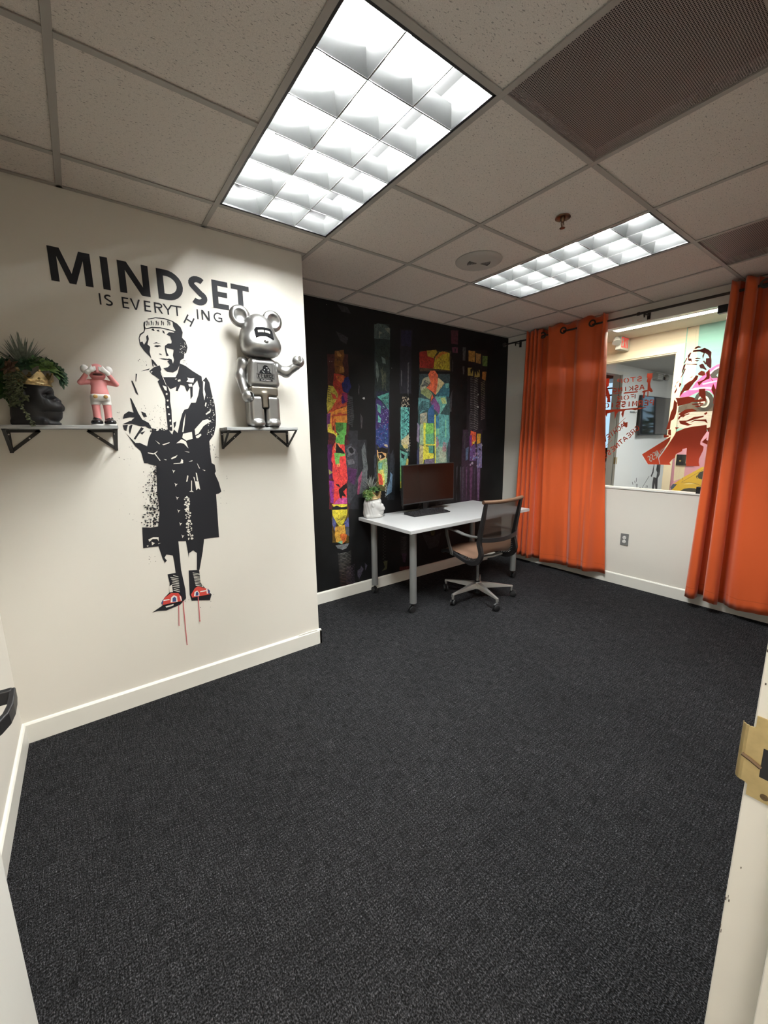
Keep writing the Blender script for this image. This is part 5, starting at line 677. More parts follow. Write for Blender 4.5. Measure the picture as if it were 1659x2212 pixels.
# ================================================================== THE SETTING
def slab(name, lo, hi, m, **k): return struct(name, MB().box(lo, hi), m, **k)
XM, YT = 5.37, 1.0               # corridor's far wall, white room's end wall
XR = XC+.10                      # corridor side of the right wall
slab('floor', (XD-.2, -5.2, -.1), (10.2, 2.6, 0), M_CARPET)
slab('wall_left', (XD-.1, YA, 0), (XE, YB, H+.26), M_WALL)
slab('wall_back', (XE-.1, YB, 0), (XR, YB+.1, H+.26), M_WALL)
slab('wall_side', (XD-.1, YN, 0), (XD, YA, H+.26), M_WALL)
# right wall with its window opening
WY0, WY1, WZ0, WZ1 = -1.62, .27, .967, 2.466
mb = MB(); mb.box((XC, YN-.15, 0), (XR, YB, WZ0)); mb.box((XC, YN-.15, WZ1), (XR, YB, H+.26))
mb.box((XC, YN-.15, WZ0), (XR, WY0, WZ1)); mb.box((XC, WY1, WZ0), (XR, YB, WZ1))
struct('wall_right', mb, M_WALL)
# near wall with the doorway the camera stands in
JX, HX, DZ = .632, -.30, 2.06
mb = MB(); mb.box((XD-.1, YN-.15, 0), (HX-.03, YN, H+.26)); mb.box((JX+.03, YN-.15, 0), (XC, YN, H+.26)); mb.box((HX-.03, YN-.15, DZ+.03), (JX+.03, YN, H+.26))
struct('wall_near', mb, M_WALL)
# hall behind the camera
mb = MB(); mb.box((-2.0, -5.0, 0), (-1.9, YN-.15, H+.26)); mb.box((2.9, -5.0, 0), (3.0, YN-.15, H+.26)); mb.box((-2.0, -5.1, 0), (3.0, -5.0, H+.26)); mb.box((-2.0, YN-.15, 0), (XD-.1, YN-.05, H+.26))
struct('wall_hall', mb, M_WALL2)
slab('ceiling_hall', (-2.0, -5.1, H), (3.0, YN-.15, H+.26), M_TILE)

# baseboards: 11 cm board with a small eased top edge
BH, BT = .108, .014
def baseboard(name, a, b, nx, ny):
    """from a to b on the wall face, (nx,ny) points into the room"""
    prof = [(0, 0), (BT, 0), (BT, BH-.010), (BT-.005, BH-.002), (0, BH)]
    mb = MB(); mb.prism(prof, lambda u, v: (a[0]+nx*u, a[1]+ny*u, v), lambda u, v: (b[0]+nx*u, b[1]+ny*u, v))
    return struct(name, mb, M_TRIM)
baseboard('baseboard_left', (XD, YA), (XE+BT, YA), 0, -1)
baseboard('baseboard_corner', (XE, YA-BT), (XE, YB), 1, 0)
baseboard('baseboard_back', (XE, YB), (XC, YB), 0, -1)
baseboard('baseboard_right', (XC, YB), (XC, YN), -1, 0)
baseboard('baseboard_side', (XD, YA), (XD, YN), 1, 0)
# cover strip slightly lifted along the end of the left baseboard
mb = MB(); mb.tube([(1.02, YA-.010, BH+.004), (1.10, YA-.010, BH+.006), (1.165, YA-.012, BH+.004)], .003, n=6)
struct('trim_caulk', mb, M_TRIM)

# door frame: jamb with stop and brass strike plate, head jamb
jamb = struct('trim_1', MB().box((JX, YN-.15, 0), (JX+.03, YN+.003, DZ)).box((JX-.012, YN-.15, 0), (JX, YN-.049, DZ)), M_TRIM, bevel=.0015)
struct('trim_2', MB().box((HX-.03, YN-.15, 0), (HX, YN, DZ)).box((HX-.03, YN-.15, DZ), (JX+.03, YN, DZ+.03)), M_TRIM, bevel=.0015)
# casing on the room side of the doorway
struct('trim_3', MB().box((JX+.02, YN, 0), (JX+.085, YN+.001, DZ+.06)), M_TRIM)
plate_poly = [(-2.1575, .9725), (-2.1575, .9885), (-2.1545, .9905), (-2.1545, 1.0765), (-2.1565, 1.0765), (-2.1565, 1.0945), (-2.190, 1.0945), (-2.190, .9725)]
x0, x1 = JX-.0018, JX+.0005
mb = MB(); mb.prism(plate_poly, lambda u, v: (x1, u, v), lambda u, v: (x0, u, v))
sp = obj('strike_plate', mb, M_BRASS, jamb); sp['label'] = 'worn brass strike plate with curled lip'
mb = MB()
lip = [(-2.1545, JX-.0018), (-2.150, JX-.0019), (-2.1465, JX-.0008), (-2.1435, JX+.002), (-2.142, JX+.006)]
for (ya, xa), (yb, xb) in zip(lip, lip[1:]):
    mb.add([(xa, ya, .9905), (xb, yb, .9915), (xb, yb, 1.0755), (xa, ya, 1.0765), (xa+.0016, ya, .9905), (xb+.0016, yb, .9915), (xb+.0016, yb, 1.0755), (xa+.0016, ya, 1.0765)],
           [(0,1,2,3), (7,6,5,4), (0,4,5,1), (2,6,7,3)])
obj('strike_lip', mb, M_BRASS, sp, smooth=40)
obj('latch_hole', MB().box((JX-.0021, -2.186, 1.008), (JX-.0015, -2.1675, 1.052)), M_BLACKM, sp, bevel=.002)
obj('latch_groove', MB().tube([(JX-.0020, -2.147, 1.031), (JX-.0022, -2.157, 1.0275), (JX-.0022, -2.168, 1.022)], .0028, n=6), mat('worn_groove', (.16, .11, .07), .4, .7), sp, smooth=40)
scr = MB().cyl((JX-.0022, -2.176, .9815), (JX-.0012, -2.176, .9815), .0046, n=14); scr.box((JX-.0026, -2.1795, .9808), (JX-.0021, -2.1725, .9822)); scr.box((JX-.0026, -2.1767, .978), (JX-.0021, -2.1753, .985))
obj('screw', scr, mat('screw_bronze', (.16, .11, .06), .4, .7), sp)
# chipped paint on the jamb edge
M_CHIP = mat('paint_chip', (.10, .08, .065), .8)
rr = random.Random(8); mb = MB()
for i in range(16):
    z = rr.choice([rr.uniform(1.14, 1.26), rr.uniform(1.16, 1.24), rr.uniform(.70, .95)]); y = YN+.003-rr.random()**2*.012
    mb.box((JX-.0004, y-.0012*rr.uniform(.4, 1.4), z), (JX+.0002, y, z+rr.uniform(.002, .008)))
obj('paint_chip', mb, M_CHIP, jamb)['kind'] = 'stuff'

# open door with a black lever handle
door = struct('door_1', MB().box((-.330, YN, .012), (-.286, -1.250, DZ-.004)), mat('door_paint', (.66, .65, .61), .4, noise=(5, .02)), bevel=.002)
hd = obj('door_handle', MB().lathe([(.0, 0), (.027, 0), (.027, .006), (.024, .009), (.010, .010), (.010, .03), (0, .03)], 24, (-.286, -1.306, 1.022), Matrix.Rotation(PI/2, 3, 'Y'), close=False), M_BLACKM, door, smooth=35)
mb = MB(); mb.tube([(-.283, -1.306, 1.022), (-.216, -1.306, 1.022)], 0, sq=(.012, .026))
mb.tube([(-.2165, -1.300, 1.022), (-.2145, -1.325, 1.020), (-.2145, -1.352, 1.017), (-.218, -1.375, 1.015), (-.227, -1.394, 1.013), (-.241, -1.408, 1.011), (-.258, -1.417, 1.010), (-.279, -1.421, 1.009)], 0, sq=(.0095, .024))
obj('lever', mb, M_BLACKM, hd, bevel=.0022)

# ---------------- suspended ceiling: tee grid and lay-in tiles
ceil_ = struct('ceiling', MB().box((XD-.1, YN-.15, H+.20), (XR, YB+.1, H+.26)), mat('plenum', (.02, .02, .02), .9))
XL = [XD, 0, S, 2*S, 3*S, 4*S, 5*S, 6*S, XC]
YL = [YN, -3*S, -2*S, -S, 0, S, YB]
TW = .024
LIGHTS = [(S, 2*S, -2*S, 0), (4*S, 5*S, -2*S, 0)]
VENTS = [(2*S, 3*S, -3*S, -2*S), (5*S, 6*S, -3*S, -2*S)]
def tee(lo, hi, m=M_TEE): return obj('ceiling_tee', MB().box((lo[0], lo[1], H), (hi[0], hi[1], H+.004)), m, ceil_, bevel=.0006)
for x in XL[1:-1]: tee((x-TW/2, YN), (x+TW/2, YB))
for y in YL[1:-1]:
    for xa, xb in zip(XL, XL[1:]):
        if any(a < (xa+xb)/2 < b and c < y < d for a, b, c, d in LIGHTS): continue
        tee((xa+(TW/2 if xa != XD else 0), y-TW/2), (xb-(TW/2 if xb != XC else 0), y+TW/2))
for a, b in (((XD, YA-.02), (XE+.02, YA)), ((XD, YN), (XD+.02, YA)), ((XE, YB-.02), (XC, YB)), ((XC-.02, YN), (XC, YB)), ((XE, YA), (XE+.02, YB)), ((XD, YN), (XC, YN+.02))):
    tee(a, b)
def tile_mesh(w, d):
    e = .004; mb = MB()
    mb.add([(0,0,.012),(w,0,.012),(w,d,.012),(0,d,.012),(e,e,.0055),(w-e,e,.0055),(w-e,d-e,.0055),(e,d-e,.0055),(0,0,.022),(w,0,.022),(w,d,.022),(0,d,.022)],
           [(4,7,6,5),(0,4,5,1),(1,5,6,2),(2,6,7,3),(3,7,4,0),(8,9,10,11),(0,1,9,8),(1,2,10,9),(2,3,11,10),(3,0,8,11)])
    me = mb.mesh('ceiling_tile'); me.materials.append(M_TILE); return me
_tm = {}
for xa, xb in zip(XL, XL[1:]):
    for ya, yb in zip(YL, YL[1:]):
        cx, cy = (xa+xb)/2, (ya+yb)/2
        if any(a < cx < b and c < cy < d for a, b, c, d in LIGHTS+VENTS): continue
        x0, x1, y0, y1 = xa+.003, xb-.003, ya+.003, yb-.003
        if cx < XE and yb > YA+.02:
            if ya > YA: continue
            y1 = YA-.001
        k = (round(x1-x0, 3), round(y1-y0, 3))
        if k not in _tm: _tm[k] = tile_mesh(*k)
        o = bpy.data.objects.new('ceiling_tile', _tm[k]); COL.objects.link(o); o.parent = ceil_
        o.location = (x0, y0, H+rr.uniform(-.0006, .0006))

# ---------------- window in the right wall: frameless pane held by black clamps, white stool
pane = struct('window_1', MB().box((XC+.020, WY0+.004, WZ0+.004), (XC+.028, WY1-.004, WZ1-.004)), M_GLASS)
for y, z in ((-1.108, 2.436), (-1.112, .996), (.10, 2.436), (.10, .996)):
    obj('clamp', MB().box((XC-.002, y-.031, z-.030), (XC+.045, y+.031, z+.030)), M_BLACKM, pane, bevel=.003)
struct('trim_4', MB().box((XC-.006, WY0-.01, WZ0-.012), (XR, WY1+.01, WZ0+.002)), mat('sill_paint', (.78, .77, .73), .4), bevel=.002)

# ---------------- corridor and the white room beyond the window
OY0, OY1, OZ = -.405, .93, 2.363
mb = MB(); mb.box((XM, -2.6, 0), (XM+.1, OY0, H+.26)); mb.box((XM, OY1, 0), (XM+.1, 1.6, H+.26)); mb.box((XM, OY0, OZ), (XM+.1, OY1, H+.26))
struct('wall_corridor', mb, M_WALL2)
slab('wall_corridor_end', (XR, 1.0, 0), (XM, 1.1, H+.26), M_WALL2)
slab('wall_corridor_near', (XR, -2.7, 0), (XM+.1, -2.6, H+.26), M_WALL2)
slab('ceiling_corridor', (XR, -2.7, H), (XM+.1, 1.1, H+.26), mat('corridor_ceiling', (.62, .57, .48), .85))
mb = MB()
for lo, hi in (((XM-.012, OY0-.075, 0), (XM, OY0, OZ)), ((XM-.012, OY1, 0), (XM, OY1+.07, OZ)), ((XM-.012, OY0-.075, OZ), (XM, OY1+.07, OZ+.085)), ((XM+.001, OY0-.001, 0), (XM+.1, OY0+.012, OZ)), ((XM+.001, OY0, OZ-.012), (XM+.1, OY1, OZ+.001))):
    mb.box(lo, hi)
struct('trim_5', mb, mat('trim_cream', (.70, .62, .47), .45), bevel=.002)
struct('trim_6', MB().box((XM-.006, .16, 2.47), (XM, .95, 2.477)).box((XM-.006, .154, 2.47), (XM, .16, H)), mat('trim_cream'  , (.70, .62, .47)))
DX0, DX1 = 6.2, 7.20
mb = MB(); mb.box((XM+.1, YT, 0), (DX0, YT+.1, H+.26)); mb.box((DX1, YT, 0), (9.55, YT+.1, H+.26)); mb.box((DX0, YT, 2.44), (DX1, YT+.1, H+.26))
struct('wall_white_end', mb, M_WALL3)
mb = MB(); mb.box((9.45, -3.0, 0), (9.55, -1.3, H+.1)); mb.box((9.45, .55, 0), (9.55, YT, H+.1)); mb.box((9.45, -1.3, 0), (9.55, .55, .9)); mb.box((9.45, -1.3, 2.35), (9.55, .55, H+.1))
struct('wall_white_far', mb, M_WALL3)
slab('wall_white_near', (XM+.1, -3.1, 0), (9.55, -3.0, H+.26), M_WALL3)
slab('ceiling_white', (XM+.1, -3.1, H), (9.55, 2.5, H+.26), mat('ceiling_white_paint', (.50, .49, .47), .85))
mb = MB(); mb.box((DX0-.1, YT-.015, 0), (DX0, YT, 2.44)); mb.box((DX0-.1, YT-.015, 2.44), (DX1+.35, YT, 2.50))
struct('trim_7', mb, M_TRIM, bevel=.002)
# side room: its window onto the daylight
mb = MB(); mb.box((5.9, YT+.1, 0), (6.0, 2.5, H+.26)); mb.box((5.9, 2.4, 0), (7.8, 2.5, H+.26)); mb.box((7.62, YT+.1, 0), (7.72, 1.26, H)); mb.box((7.62, 1.26, 0), (7.72, 2.4, 1.235)); mb.box((7.62, 1.26, 2.46), (7.72, 2.4, H)); mb.box((7.62, 2.1, 1.235), (7.72, 2.4, 2.46))
struct('wall_side_room', mb, mat('side_room_dark', (.03, .03, .035), .6))
w2 = struct('window_2', MB().box((7.665, 1.26, 1.235), (7.671, 2.1, 2.46)), M_GLASS)
fr = MB(); fr.box((7.60, 1.165, .95), (7.66, 1.262, 2.42)); fr.box((7.61, 1.262, 1.21), (7.68, 2.1, 1.245)); fr.box((7.61, 1.60, 1.235), (7.68, 1.64, 2.46)); fr.box((7.61, 1.262, 2.28), (7.66, 2.1, 2.30)); fr.box((7.61, 1.262, 2.16), (7.66, 2.1, 2.18))
obj('window_frame', fr, mat('dark_frame', (.015, .016, .022), .5), w2)
w3 = struct('window_3', MB().box((9.50, -1.3, .9), (9.506, .55, 2.35)), M_GLASS)
fr = MB(); fr.box((9.46, .10, .9), (9.53, .28, 2.35)); fr.box((9.46, -1.3, .9), (9.53, -1.26, 2.35)); fr.box((9.46, .51, .9), (9.53, .55, 2.35)); fr.box((9.46, -1.3, .9), (9.53, .55, .94))
obj('window_frame', fr, mat('dark_frame', (.015, .016, .022)), w3)
dl = struct('door_2', MB().box((7.205, YT-.052, .01), (7.86, YT-.012, 2.44)), mat('white_door', (.66, .65, .62), .45), bevel=.003)
obj('latch_plate', MB().box((7.2035, YT-.047, .985), (7.2055, YT-.017, 1.10)), M_BRASS, dl)
obj('latch_plate', MB().box((7.215, YT-.056, .985), (7.245, YT-.052, 1.10)), M_BRASS, dl)
hk = MB().box((7.57, YT-.058, 1.84), (7.74, YT-.052, 1.87))
for x in (7.60, 7.65, 7.71): hk.tube([(x, YT-.055, 1.85), (x, YT-.09, 1.84), (x, YT-.10, 1.86)], .006, n=6)
obj('coat_hook', hk, M_LEG, dl)

# ================================================================== LAMPS
def funnel_cell(w, d):
    """one louver cell: four curved reflector faces from the lower rim to a smaller upper mouth"""
    mb = MB(); e = .0016; prof = [(0, 0), (.0055, .017), (.012, .037), (.0165, .053), (.019, .067)]
    rings = []
    for ins, z in prof:
        i = ins+e; rings.append([(i, i, z), (w-i, i, z), (w-i, d-i, z), (i, d-i, z)])
    vs = [p for r in rings for p in r]; n = len(rings)
    fs = [(j*4+k, j*4+(k+1) % 4, (j+1)*4+(k+1) % 4, (j+1)*4+k) for j in range(n-1) for k in range(4)]
    mb.add(vs, fs)
    me = mb.mesh('louver_cell'); me.materials.append(mat('louver_aluminium', (.046, .047, .0465), .42, .25, spec=.25))
    me.shade_smooth(); me.set_sharp_from_angle(angle=math.radians(40)); return me
_cell = {}
def troffer(label, x0, x1, y0, y1, strength, tint=(.97, 1.0, .985)):
    t = thing('ceiling_light', label, 'light', ((x0+x1)/2, (y0+y1)/2, H), group='recessed ceiling lights')
    w, d = x1-x0, y1-y0; a = .020
    lo = lambda x, y, z: (x-w/2, y-d/2, z)
    fr = MB()
    for p, q in (((.011, .011), (a+.003, d-.011)), ((w-a-.003, .011), (w-.011, d-.011)), ((.011, .011), (w-.011, a+.003)), ((.011, d-a-.003), (w-.011, d-.011))):
        fr.box(lo(p[0], p[1], .002), lo(q[0], q[1], .012))
    obj('frame', fr, M_BLACKM, t)  # black strips stand in for the shadow gap around the fixture
    gr = MB(); nx, ny = 3, 6; cw, ch = (w-2*a)/nx, (d-2*a)/ny
    for i in range(nx+1): gr.box(lo(a+i*cw-.0026, a, .003), lo(a+i*cw+.0026, d-a, .0042))
    for j in range(ny+1): gr.box(lo(a, a+j*ch-.0026, .003), lo(w-a, a+j*ch+.0026, .0042))
    obj('louver_grid', gr, mat('louver_edge', (.22, .22, .21), .4, .7), t)
    k = (round(cw, 4), round(ch, 4))
    if k not in _cell: _cell[k] = funnel_cell(*k)
    for i in range(nx):
        for j in range(ny):
            o = bpy.data.objects.new('louver_cell', _cell[k]); COL.objects.link(o); o.parent = t
            o.location = lo(a+i*cw, a+j*ch, .0042)
    hs = MB()
    hs.box(lo(.012, .012, .15), lo(w-.012, d-.012, .155))
    for p, q in (((.012, .012), (.015, d-.012)), ((w-.015, .012), (w-.012, d-.012)), ((.012, .012), (w-.012, .015)), ((.012, d-.015), (w-.012, d-.012))):
        hs.box(lo(p[0], p[1], .012), lo(q[0], q[1], .155))
    obj('housing', hs, mat('housing_grey', (.014, .014, .014), .6), t)
    for i in range(nx):
        x = a+(i+.5)*cw
        tb = MB().cyl(lo(x, .05, .118), lo(x, d-.05, .118), .0127, n=10)
        o = obj('lamp_tube', tb, mat('tube_glow_%g' % strength, (.9, .9, .9), .5, emit=(tint, strength)), t, smooth=60)
        for ya, yb in ((.03, .052), (d-.052, d-.03)): obj('tube_cap', MB().cyl(lo(x, ya, .118), lo(x, yb, .118), .0133, n=10), M_ALU, o)
    return t
troffer('large recessed louvered ceiling light nearest the camera, above the mural of a woman', *LIGHTS[0], LAMP_ROOM)
troffer('smaller looking louvered ceiling light farther back, beside the round vent', *LIGHTS[1], LAMP_ROOM)
def lens_light(label, x0, x1, y0, y1, strength, tint):
    t = thing('ceiling_light', label, 'light', ((x0+x1)/2, (y0+y1)/2, H), group='recessed ceiling lights'); w, d = x1-x0, y1-y0
    fr = MB()
    for p, q in (((0, 0), (.022, d)), ((w-.022, 0), (w, d)), ((0, 0), (w, .022)), ((0, d-.022), (w, d))): fr.box((p[0]-w/2, p[1]-d/2, -.006), (q[0]-w/2, q[1]-d/2, 0))
    obj('frame', fr, M_TEE, t)
    o = obj('diffuser', MB().box((-w/2+.02, -d/2+.02, -.0035), (w/2-.02, d/2-.02, -.0005)), mat('diffuser_%g' % strength, (.9, .9, .9), .5, emit=(tint, strength)), t)
    sm = MB()
    for j in range(1, 5): sm.box((-w/2+.02, -d/2+d*j/5-.0015, -.0045), (w/2-.02, -d/2+d*j/5+.0015, -.0036))
    obj('lens_seam', sm, M_TEE, o)
lens_light('long bright ceiling light in the corridor seen through the window', 4.335, 4.925, -1.02, .06, LAMP_CORRIDOR, (1, .93, .80))
lens_light('flat unseen light added to brighten the white room beyond the corridor', 7.0, 7.6, -1.9, -.7, 60.0, (.97, .98, 1))  # out of view, put in to brighten the white room
lens_light('flat unseen fill light added in the hall behind the doorway', -.3, 1.1, -4.0, -2.7, FILL_HALL, (1, .95, .86))  # added fill, never in view: lights the left wall through the doorway

# ================================================================== CEILING FITTINGS
def perforated(name, label, x0, x1, y0, y1, step):
    """lay-in return grille: a sheet with staggered punched holes over a dark duct"""
    t = thing(name, label, 'vent', ((x0+x1)/2, (y0+y1)/2, H), group='perforated return grilles')
    w, d = x1-x0-.026, y1-y0-.026
    nx = int(w/step); ny = int(d/(step*.866)); sx = w/nx; sy = d/ny; k = 8; r = step*.36
    mb = MB(); unit = [(math.cos(2*PI*(i+.5)/k)*r, math.sin(2*PI*(i+.5)/k)*r) for i in range(k)]
    # each cell: square frame around an octagonal hole (8 outer + 8 inner points)
    for j in range(ny):
        off = (j % 2)*.5
        for i in range(nx-(1 if j % 2 else 0)):
            cx = -w/2+(i+.5+off)*sx; cy = -d/2+(j+.5)*sy; a, b = sx/2, sy/2
            out = [(a, b*.4), (a*.4, b), (-a*.4, b), (-a, b*.4), (-a, -b*.4), (-a*.4, -b), (a*.4, -b), (a, -b*.4)]
            out = [(a, b*.41), (a, b), (-a, b), (-a, b*.41), (-a, -b*.41), (-a, -b), (a, -b), (a, -b*.41)]
            mb.add([(cx+u, cy+v, 0) for u, v in out]+[(cx+u, cy+v, 0) for u, v in unit], [(q, (q+1) % 8, 8+(q+1) % 8, 8+q) for q in range(8)])
        if j % 2:
            for q0, q1 in ((-w/2, -w/2+sx/2), (w/2-sx/2, w/2)):
                cy = -d/2+(j+.5)*sy; mb.add([(q0, cy-sy/2, 0), (q1, cy-sy/2, 0), (q1, cy+sy/2, 0), (q0, cy+sy/2, 0)], [(0,1,2,3)])
    s_ = obj('perforated_sheet', mb, mat('grille_sheet', (.34, .30, .275), .5, .3), t); s_.location = (0, 0, .006)
    obj('duct_backing', MB().box((-w/2-.012, -d/2-.012, .045), (w/2+.012, d/2+.012, .048)), mat('duct_black', (.012, .011, .01), .9), t)
    fr = MB()
    for p, q in (((-w/2-.01, -d/2-.01), (-w/2, d/2+.01)), ((w/2, -d/2-.01), (w/2+.01, d/2+.01)), ((-w/2, -d/2-.01), (w/2, -d/2)), ((-w/2, d/2), (w/2, d/2+.01))): fr.box((*p, .004), (*q, .045))
    obj('frame', fr, mat('grille_sheet', (0, 0, 0)), t)
perforated('return_vent', 'large perforated return grille beside the nearest ceiling light, at the upper right', *VENTS[0], .0070)
perforated('return_vent', 'perforated return grille above the right orange curtain', *VENTS[1], .0095)

t = thing('sprinkler', 'small brass sprinkler head with its ring on the ceiling between the two lights', 'sprinkler', (2.126, -.915, H))
obj('escutcheon', MB().lathe([(.016, .002), (.030, -.001), (.038, -.004), (.0385, -.001), (.036, .004), (.014, .006)], 32), mat('sprinkler_brass', (.20, .13, .085), .28, .9), t, smooth=40)
mb = MB().lathe([(.0, .0), (.013, 0), (.013, -.012), (.010, -.016), (.008, -.022), (0, -.022)], 16, close=False)
for s in (-1, 1): mb.tube([(s*.009, 0, -.018), (s*.013, 0, -.030), (s*.009, 0, -.043), (0, 0, -.048)], .0022, n=6)
mb.cyl((0, 0, -.022), (0, 0, -.045), .0016, n=8)
obj('body', mb, mat('sprinkler_brass', (0, 0, 0)), t, smooth=50)
mb = MB()
for i in range(12):
    a = 2*PI*i/12; mb.box((.003, -.0022, -.0512), (.0145, .0022, -.0500), Matrix.Rotation(a, 3, 'Z'))
mb.cyl((0, 0, -.0515), (0, 0, -.0495), .006, n=12)
obj('deflector', mb, mat('sprinkler_brass', (0, 0, 0)), t)

t = thing('round_vent', 'round white ceiling vent plate with two fan shaped grilles', 'vent', (2.180, -.300, H))
obj('plate', MB().lathe([(0, -.013), (.06, -.0125), (.12, -.009), (.145, -.004), (.150, .0), (.150, .004)], 48, close=False), mat('vent_white', (.42, .395, .355), .5), t, smooth=50)
for s in (-1, 1):
    mb = MB(); base = math.radians(-32 if s > 0 else 148)
    for i in range(9):
        r = .018+.0068*i; A = math.radians(40)
        mb.tube([(r*math.cos(base+A*(k/6-.5)*2*.62), r*math.sin(base+A*(k/6-.5)*2*.62), -.0128) for k in range(7)], 0, sq=(.0034, .002))
    obj('grille', mb, mat('vent_slot', (.035, .03, .027), .8), t)

# ================================================================== LEFT WALL: lettering, stencil, shelves
def arc(cx, cy, rx, ry, a0, a1, n=10): return [(cx+rx*math.cos(math.radians(a0+(a1-a0)*i/n)), cy+ry*math.sin(math.radians(a0+(a1-a0)*i/n))) for i in range(n+1)]
def band(pts, w):
    P = [Vector(p) for p in pts]; L = []; R = []
    for i, p in enumerate(P):
        d = (P[min(i+1, len(P)-1)]-P[max(i-1, 0)]).normalized(); n = Vector((-d.y, d.x))*w/2
        L.append(p+n); R.append(p-n)
    return [tuple(q) for q in L+R[::-1]]
def bar(a, b, w):
    return band([a, b], w)
def glyph(ch, w, h, t):
    """outline polygons of a plain grotesque capital, w wide, h high, stem t"""
    k = t/2; R = lambda x0, y0, x1, y1: [(x0, y0), (x1, y0), (x1, y1), (x0, y1)]
    if ch == 'M': return [[(0,0),(0,h),(t*1.45,h),(w/2,h*.30),(w-t*1.45,h),(w,h),(w,0),(w-t,0),(w-t,h*.74),(w/2+t*.42,0),(w/2-t*.42,0),(t,h*.74),(t,0)]]
    if ch == 'N': return [[(0,0),(0,h),(t*1.3,h),(w-t,h*.27),(w-t,h),(w,h),(w,0),(w-t*1.3,0),(t,h*.73),(t,0)]]
    if ch == 'I': return [R(0, 0, w, h)]
    if ch == 'E': return [R(0, 0, t, h), R(t, 0, w, t*.9), R(t, h-t*.9, w, h), R(t, h*.52-t*.45, w*.93, h*.52+t*.45)]
    if ch == 'T': return [R(0, h-t*.9, w, h), R(w/2-k, 0, w/2+k, h-t*.9)]
    if ch == 'H': return [R(0, 0, t, h), R(w-t, 0, w, h), R(t, h/2-k, w-t, h/2+k)]
    if ch == 'V': return [[(0,h),(t*1.1,h),(w/2,t*1.1),(w-t*1.1,h),(w,h),(w/2+t*.55,0),(w/2-t*.55,0)]]
    if ch == 'Y': return [[(0,h),(t*1.15,h),(w/2,h*.55),(w-t*1.15,h),(w,h),(w/2+k,h*.42),(w/2+k,0),(w/2-k,0),(w/2-k,h*.42)]]
    if ch == 'D': return [R(0, 0, t, h), band([(t*.9, h-k)]+arc(w*.35, h/2, w*.65-k, h/2-k, 90, -90, 14)+[(t*.9, k)], t)]
    if ch == 'R': return [R(0, 0, t, h), band([(t*.9, h-k)]+arc(w*.55, h*.74, w*.38-k*.2, h*.26-k, 90, -90, 10)+[(t*.9, h*.48+k)], t*.95), [(w*.42,h*.48),(w*.42+t*1.1,h*.48),(w,0),(w-t*1.2,0)]]
    if ch == 'G': return [band(arc(w*.56, h/2, w*.56-k, h/2-k, 50, 330, 20), t), R(w-t, 0+h*.06, w, h*.5), R(w*.55, h*.5-t*.9, w, h*.5)]
    if ch == 'S':
        q = arc(w*.5, h*.74, w*.43-k*.6, h*.26-k, 35, 225, 10)+[(w*.45, h*.52)]+arc(w*.5, h*.26, w*.5-k, h*.26-k, 62, -142, 12)
        return [band(q, t)]
    if ch == 'L': return [R(0, 0, t, h), R(t, 0, w, t)]
    if ch == 'A': return [[(0,0),(w/2-t*.55,h),(w/2+t*.55,h),(w,0),(w-t*1.1,0),(w/2,h*.8),(t*1.1,0)], R(w*.22, h*.24, w*.78, h*.24+t*.85)]
    if ch == 'X': return [[(0,0),(w/2-t*.55,h/2),(0,h),(t*1.25,h),(w/2,h*.62),(w-t*1.25,h),(w,h),(w/2+t*.55,h/2),(w,0),(w-t*1.25,0),(w/2,h*.38),(t*1.25,0)]]
    if ch == 'C': return [band(arc(w*.55, h/2, w*.55-k, h/2-k, 45, 315, 18), t)]
    if ch == 'O': return [band(arc(w/2, h/2, w/2-k, h/2-k, 90, 270, 12), t), band(arc(w/2, h/2, w/2-k, h/2-k, -90, 90, 12), t)]
    return [R(0, 0, w, t)]
def letter(ch, x, z, w, h, t, parent, rot=0):
    mb = MB(); cx, cz = w/2, h/2; c, s = math.cos(rot), math.sin(rot)
    for k, p in enumerate(glyph(ch, w, h, t)):
        q = [((u-cx)*c-(v-cz)*s+cx+x, (u-cx)*s+(v-cz)*c+cz+z) for u, v in p]
        mb.prism(q, lambda u, v: (u, -.0004, v), lambda u, v: (u, -.0014-.00006*k, v))
    return obj('letter', mb, M_BLACKINK, parent)
big = thing('wall_lettering', 'large bold black vinyl word MINDSET high on the cream wall', 'lettering', (0, YA, 2.206))
for ch, x, w in (('M', -.077, .158), ('I', .120, .030), ('N', .189, .132), ('D', .358, .121), ('S', .508, .092), ('E', .629, .086), ('T', .733, .103)):
    letter(ch, x, 0, w, .146, .030, big)
sm = thing('wall_lettering', 'smaller thin black words IS EVERYTHING with a falling H, under the large word', 'lettering', (0, YA, 2.133))
for ch, x, w in (('I', .097, .007), ('S', .117, .034), ('E', .191, .028), ('V', .226, .044), ('E', .287, .029), ('R', .332, .039), ('Y', .372, .047), ('T', .416, .046), ('I', .538, .007), ('N', .562, .042), ('G', .625, .047)):
    letter(ch, x, 0, w, .051, .0072, sm)
letter('H', .475, -.040, .040, .051, .0072, sm, rot=math.radians(-28))

wall_a = lambda u, v, e: (u, -e, v)
t = thing('wall_decal', 'black stencil mural of a woman in a long coat and red boots on cream wall', 'wall decal', (0, YA, 0))
names = {('black', 0): 'black_print', ('cream', 1): 'cut_out', ('red', 2): 'red_toecap', ('white', 3): 'boot_stripe', ('blue', 4): 'boot_patch', ('drip', 3): 'paint_drip'}
split_ink(PRINTS['stencil']+PRINTS['drips'], wall_a, names, 'paint_speckle', t, INK, lambda col, layer: layer > 0)

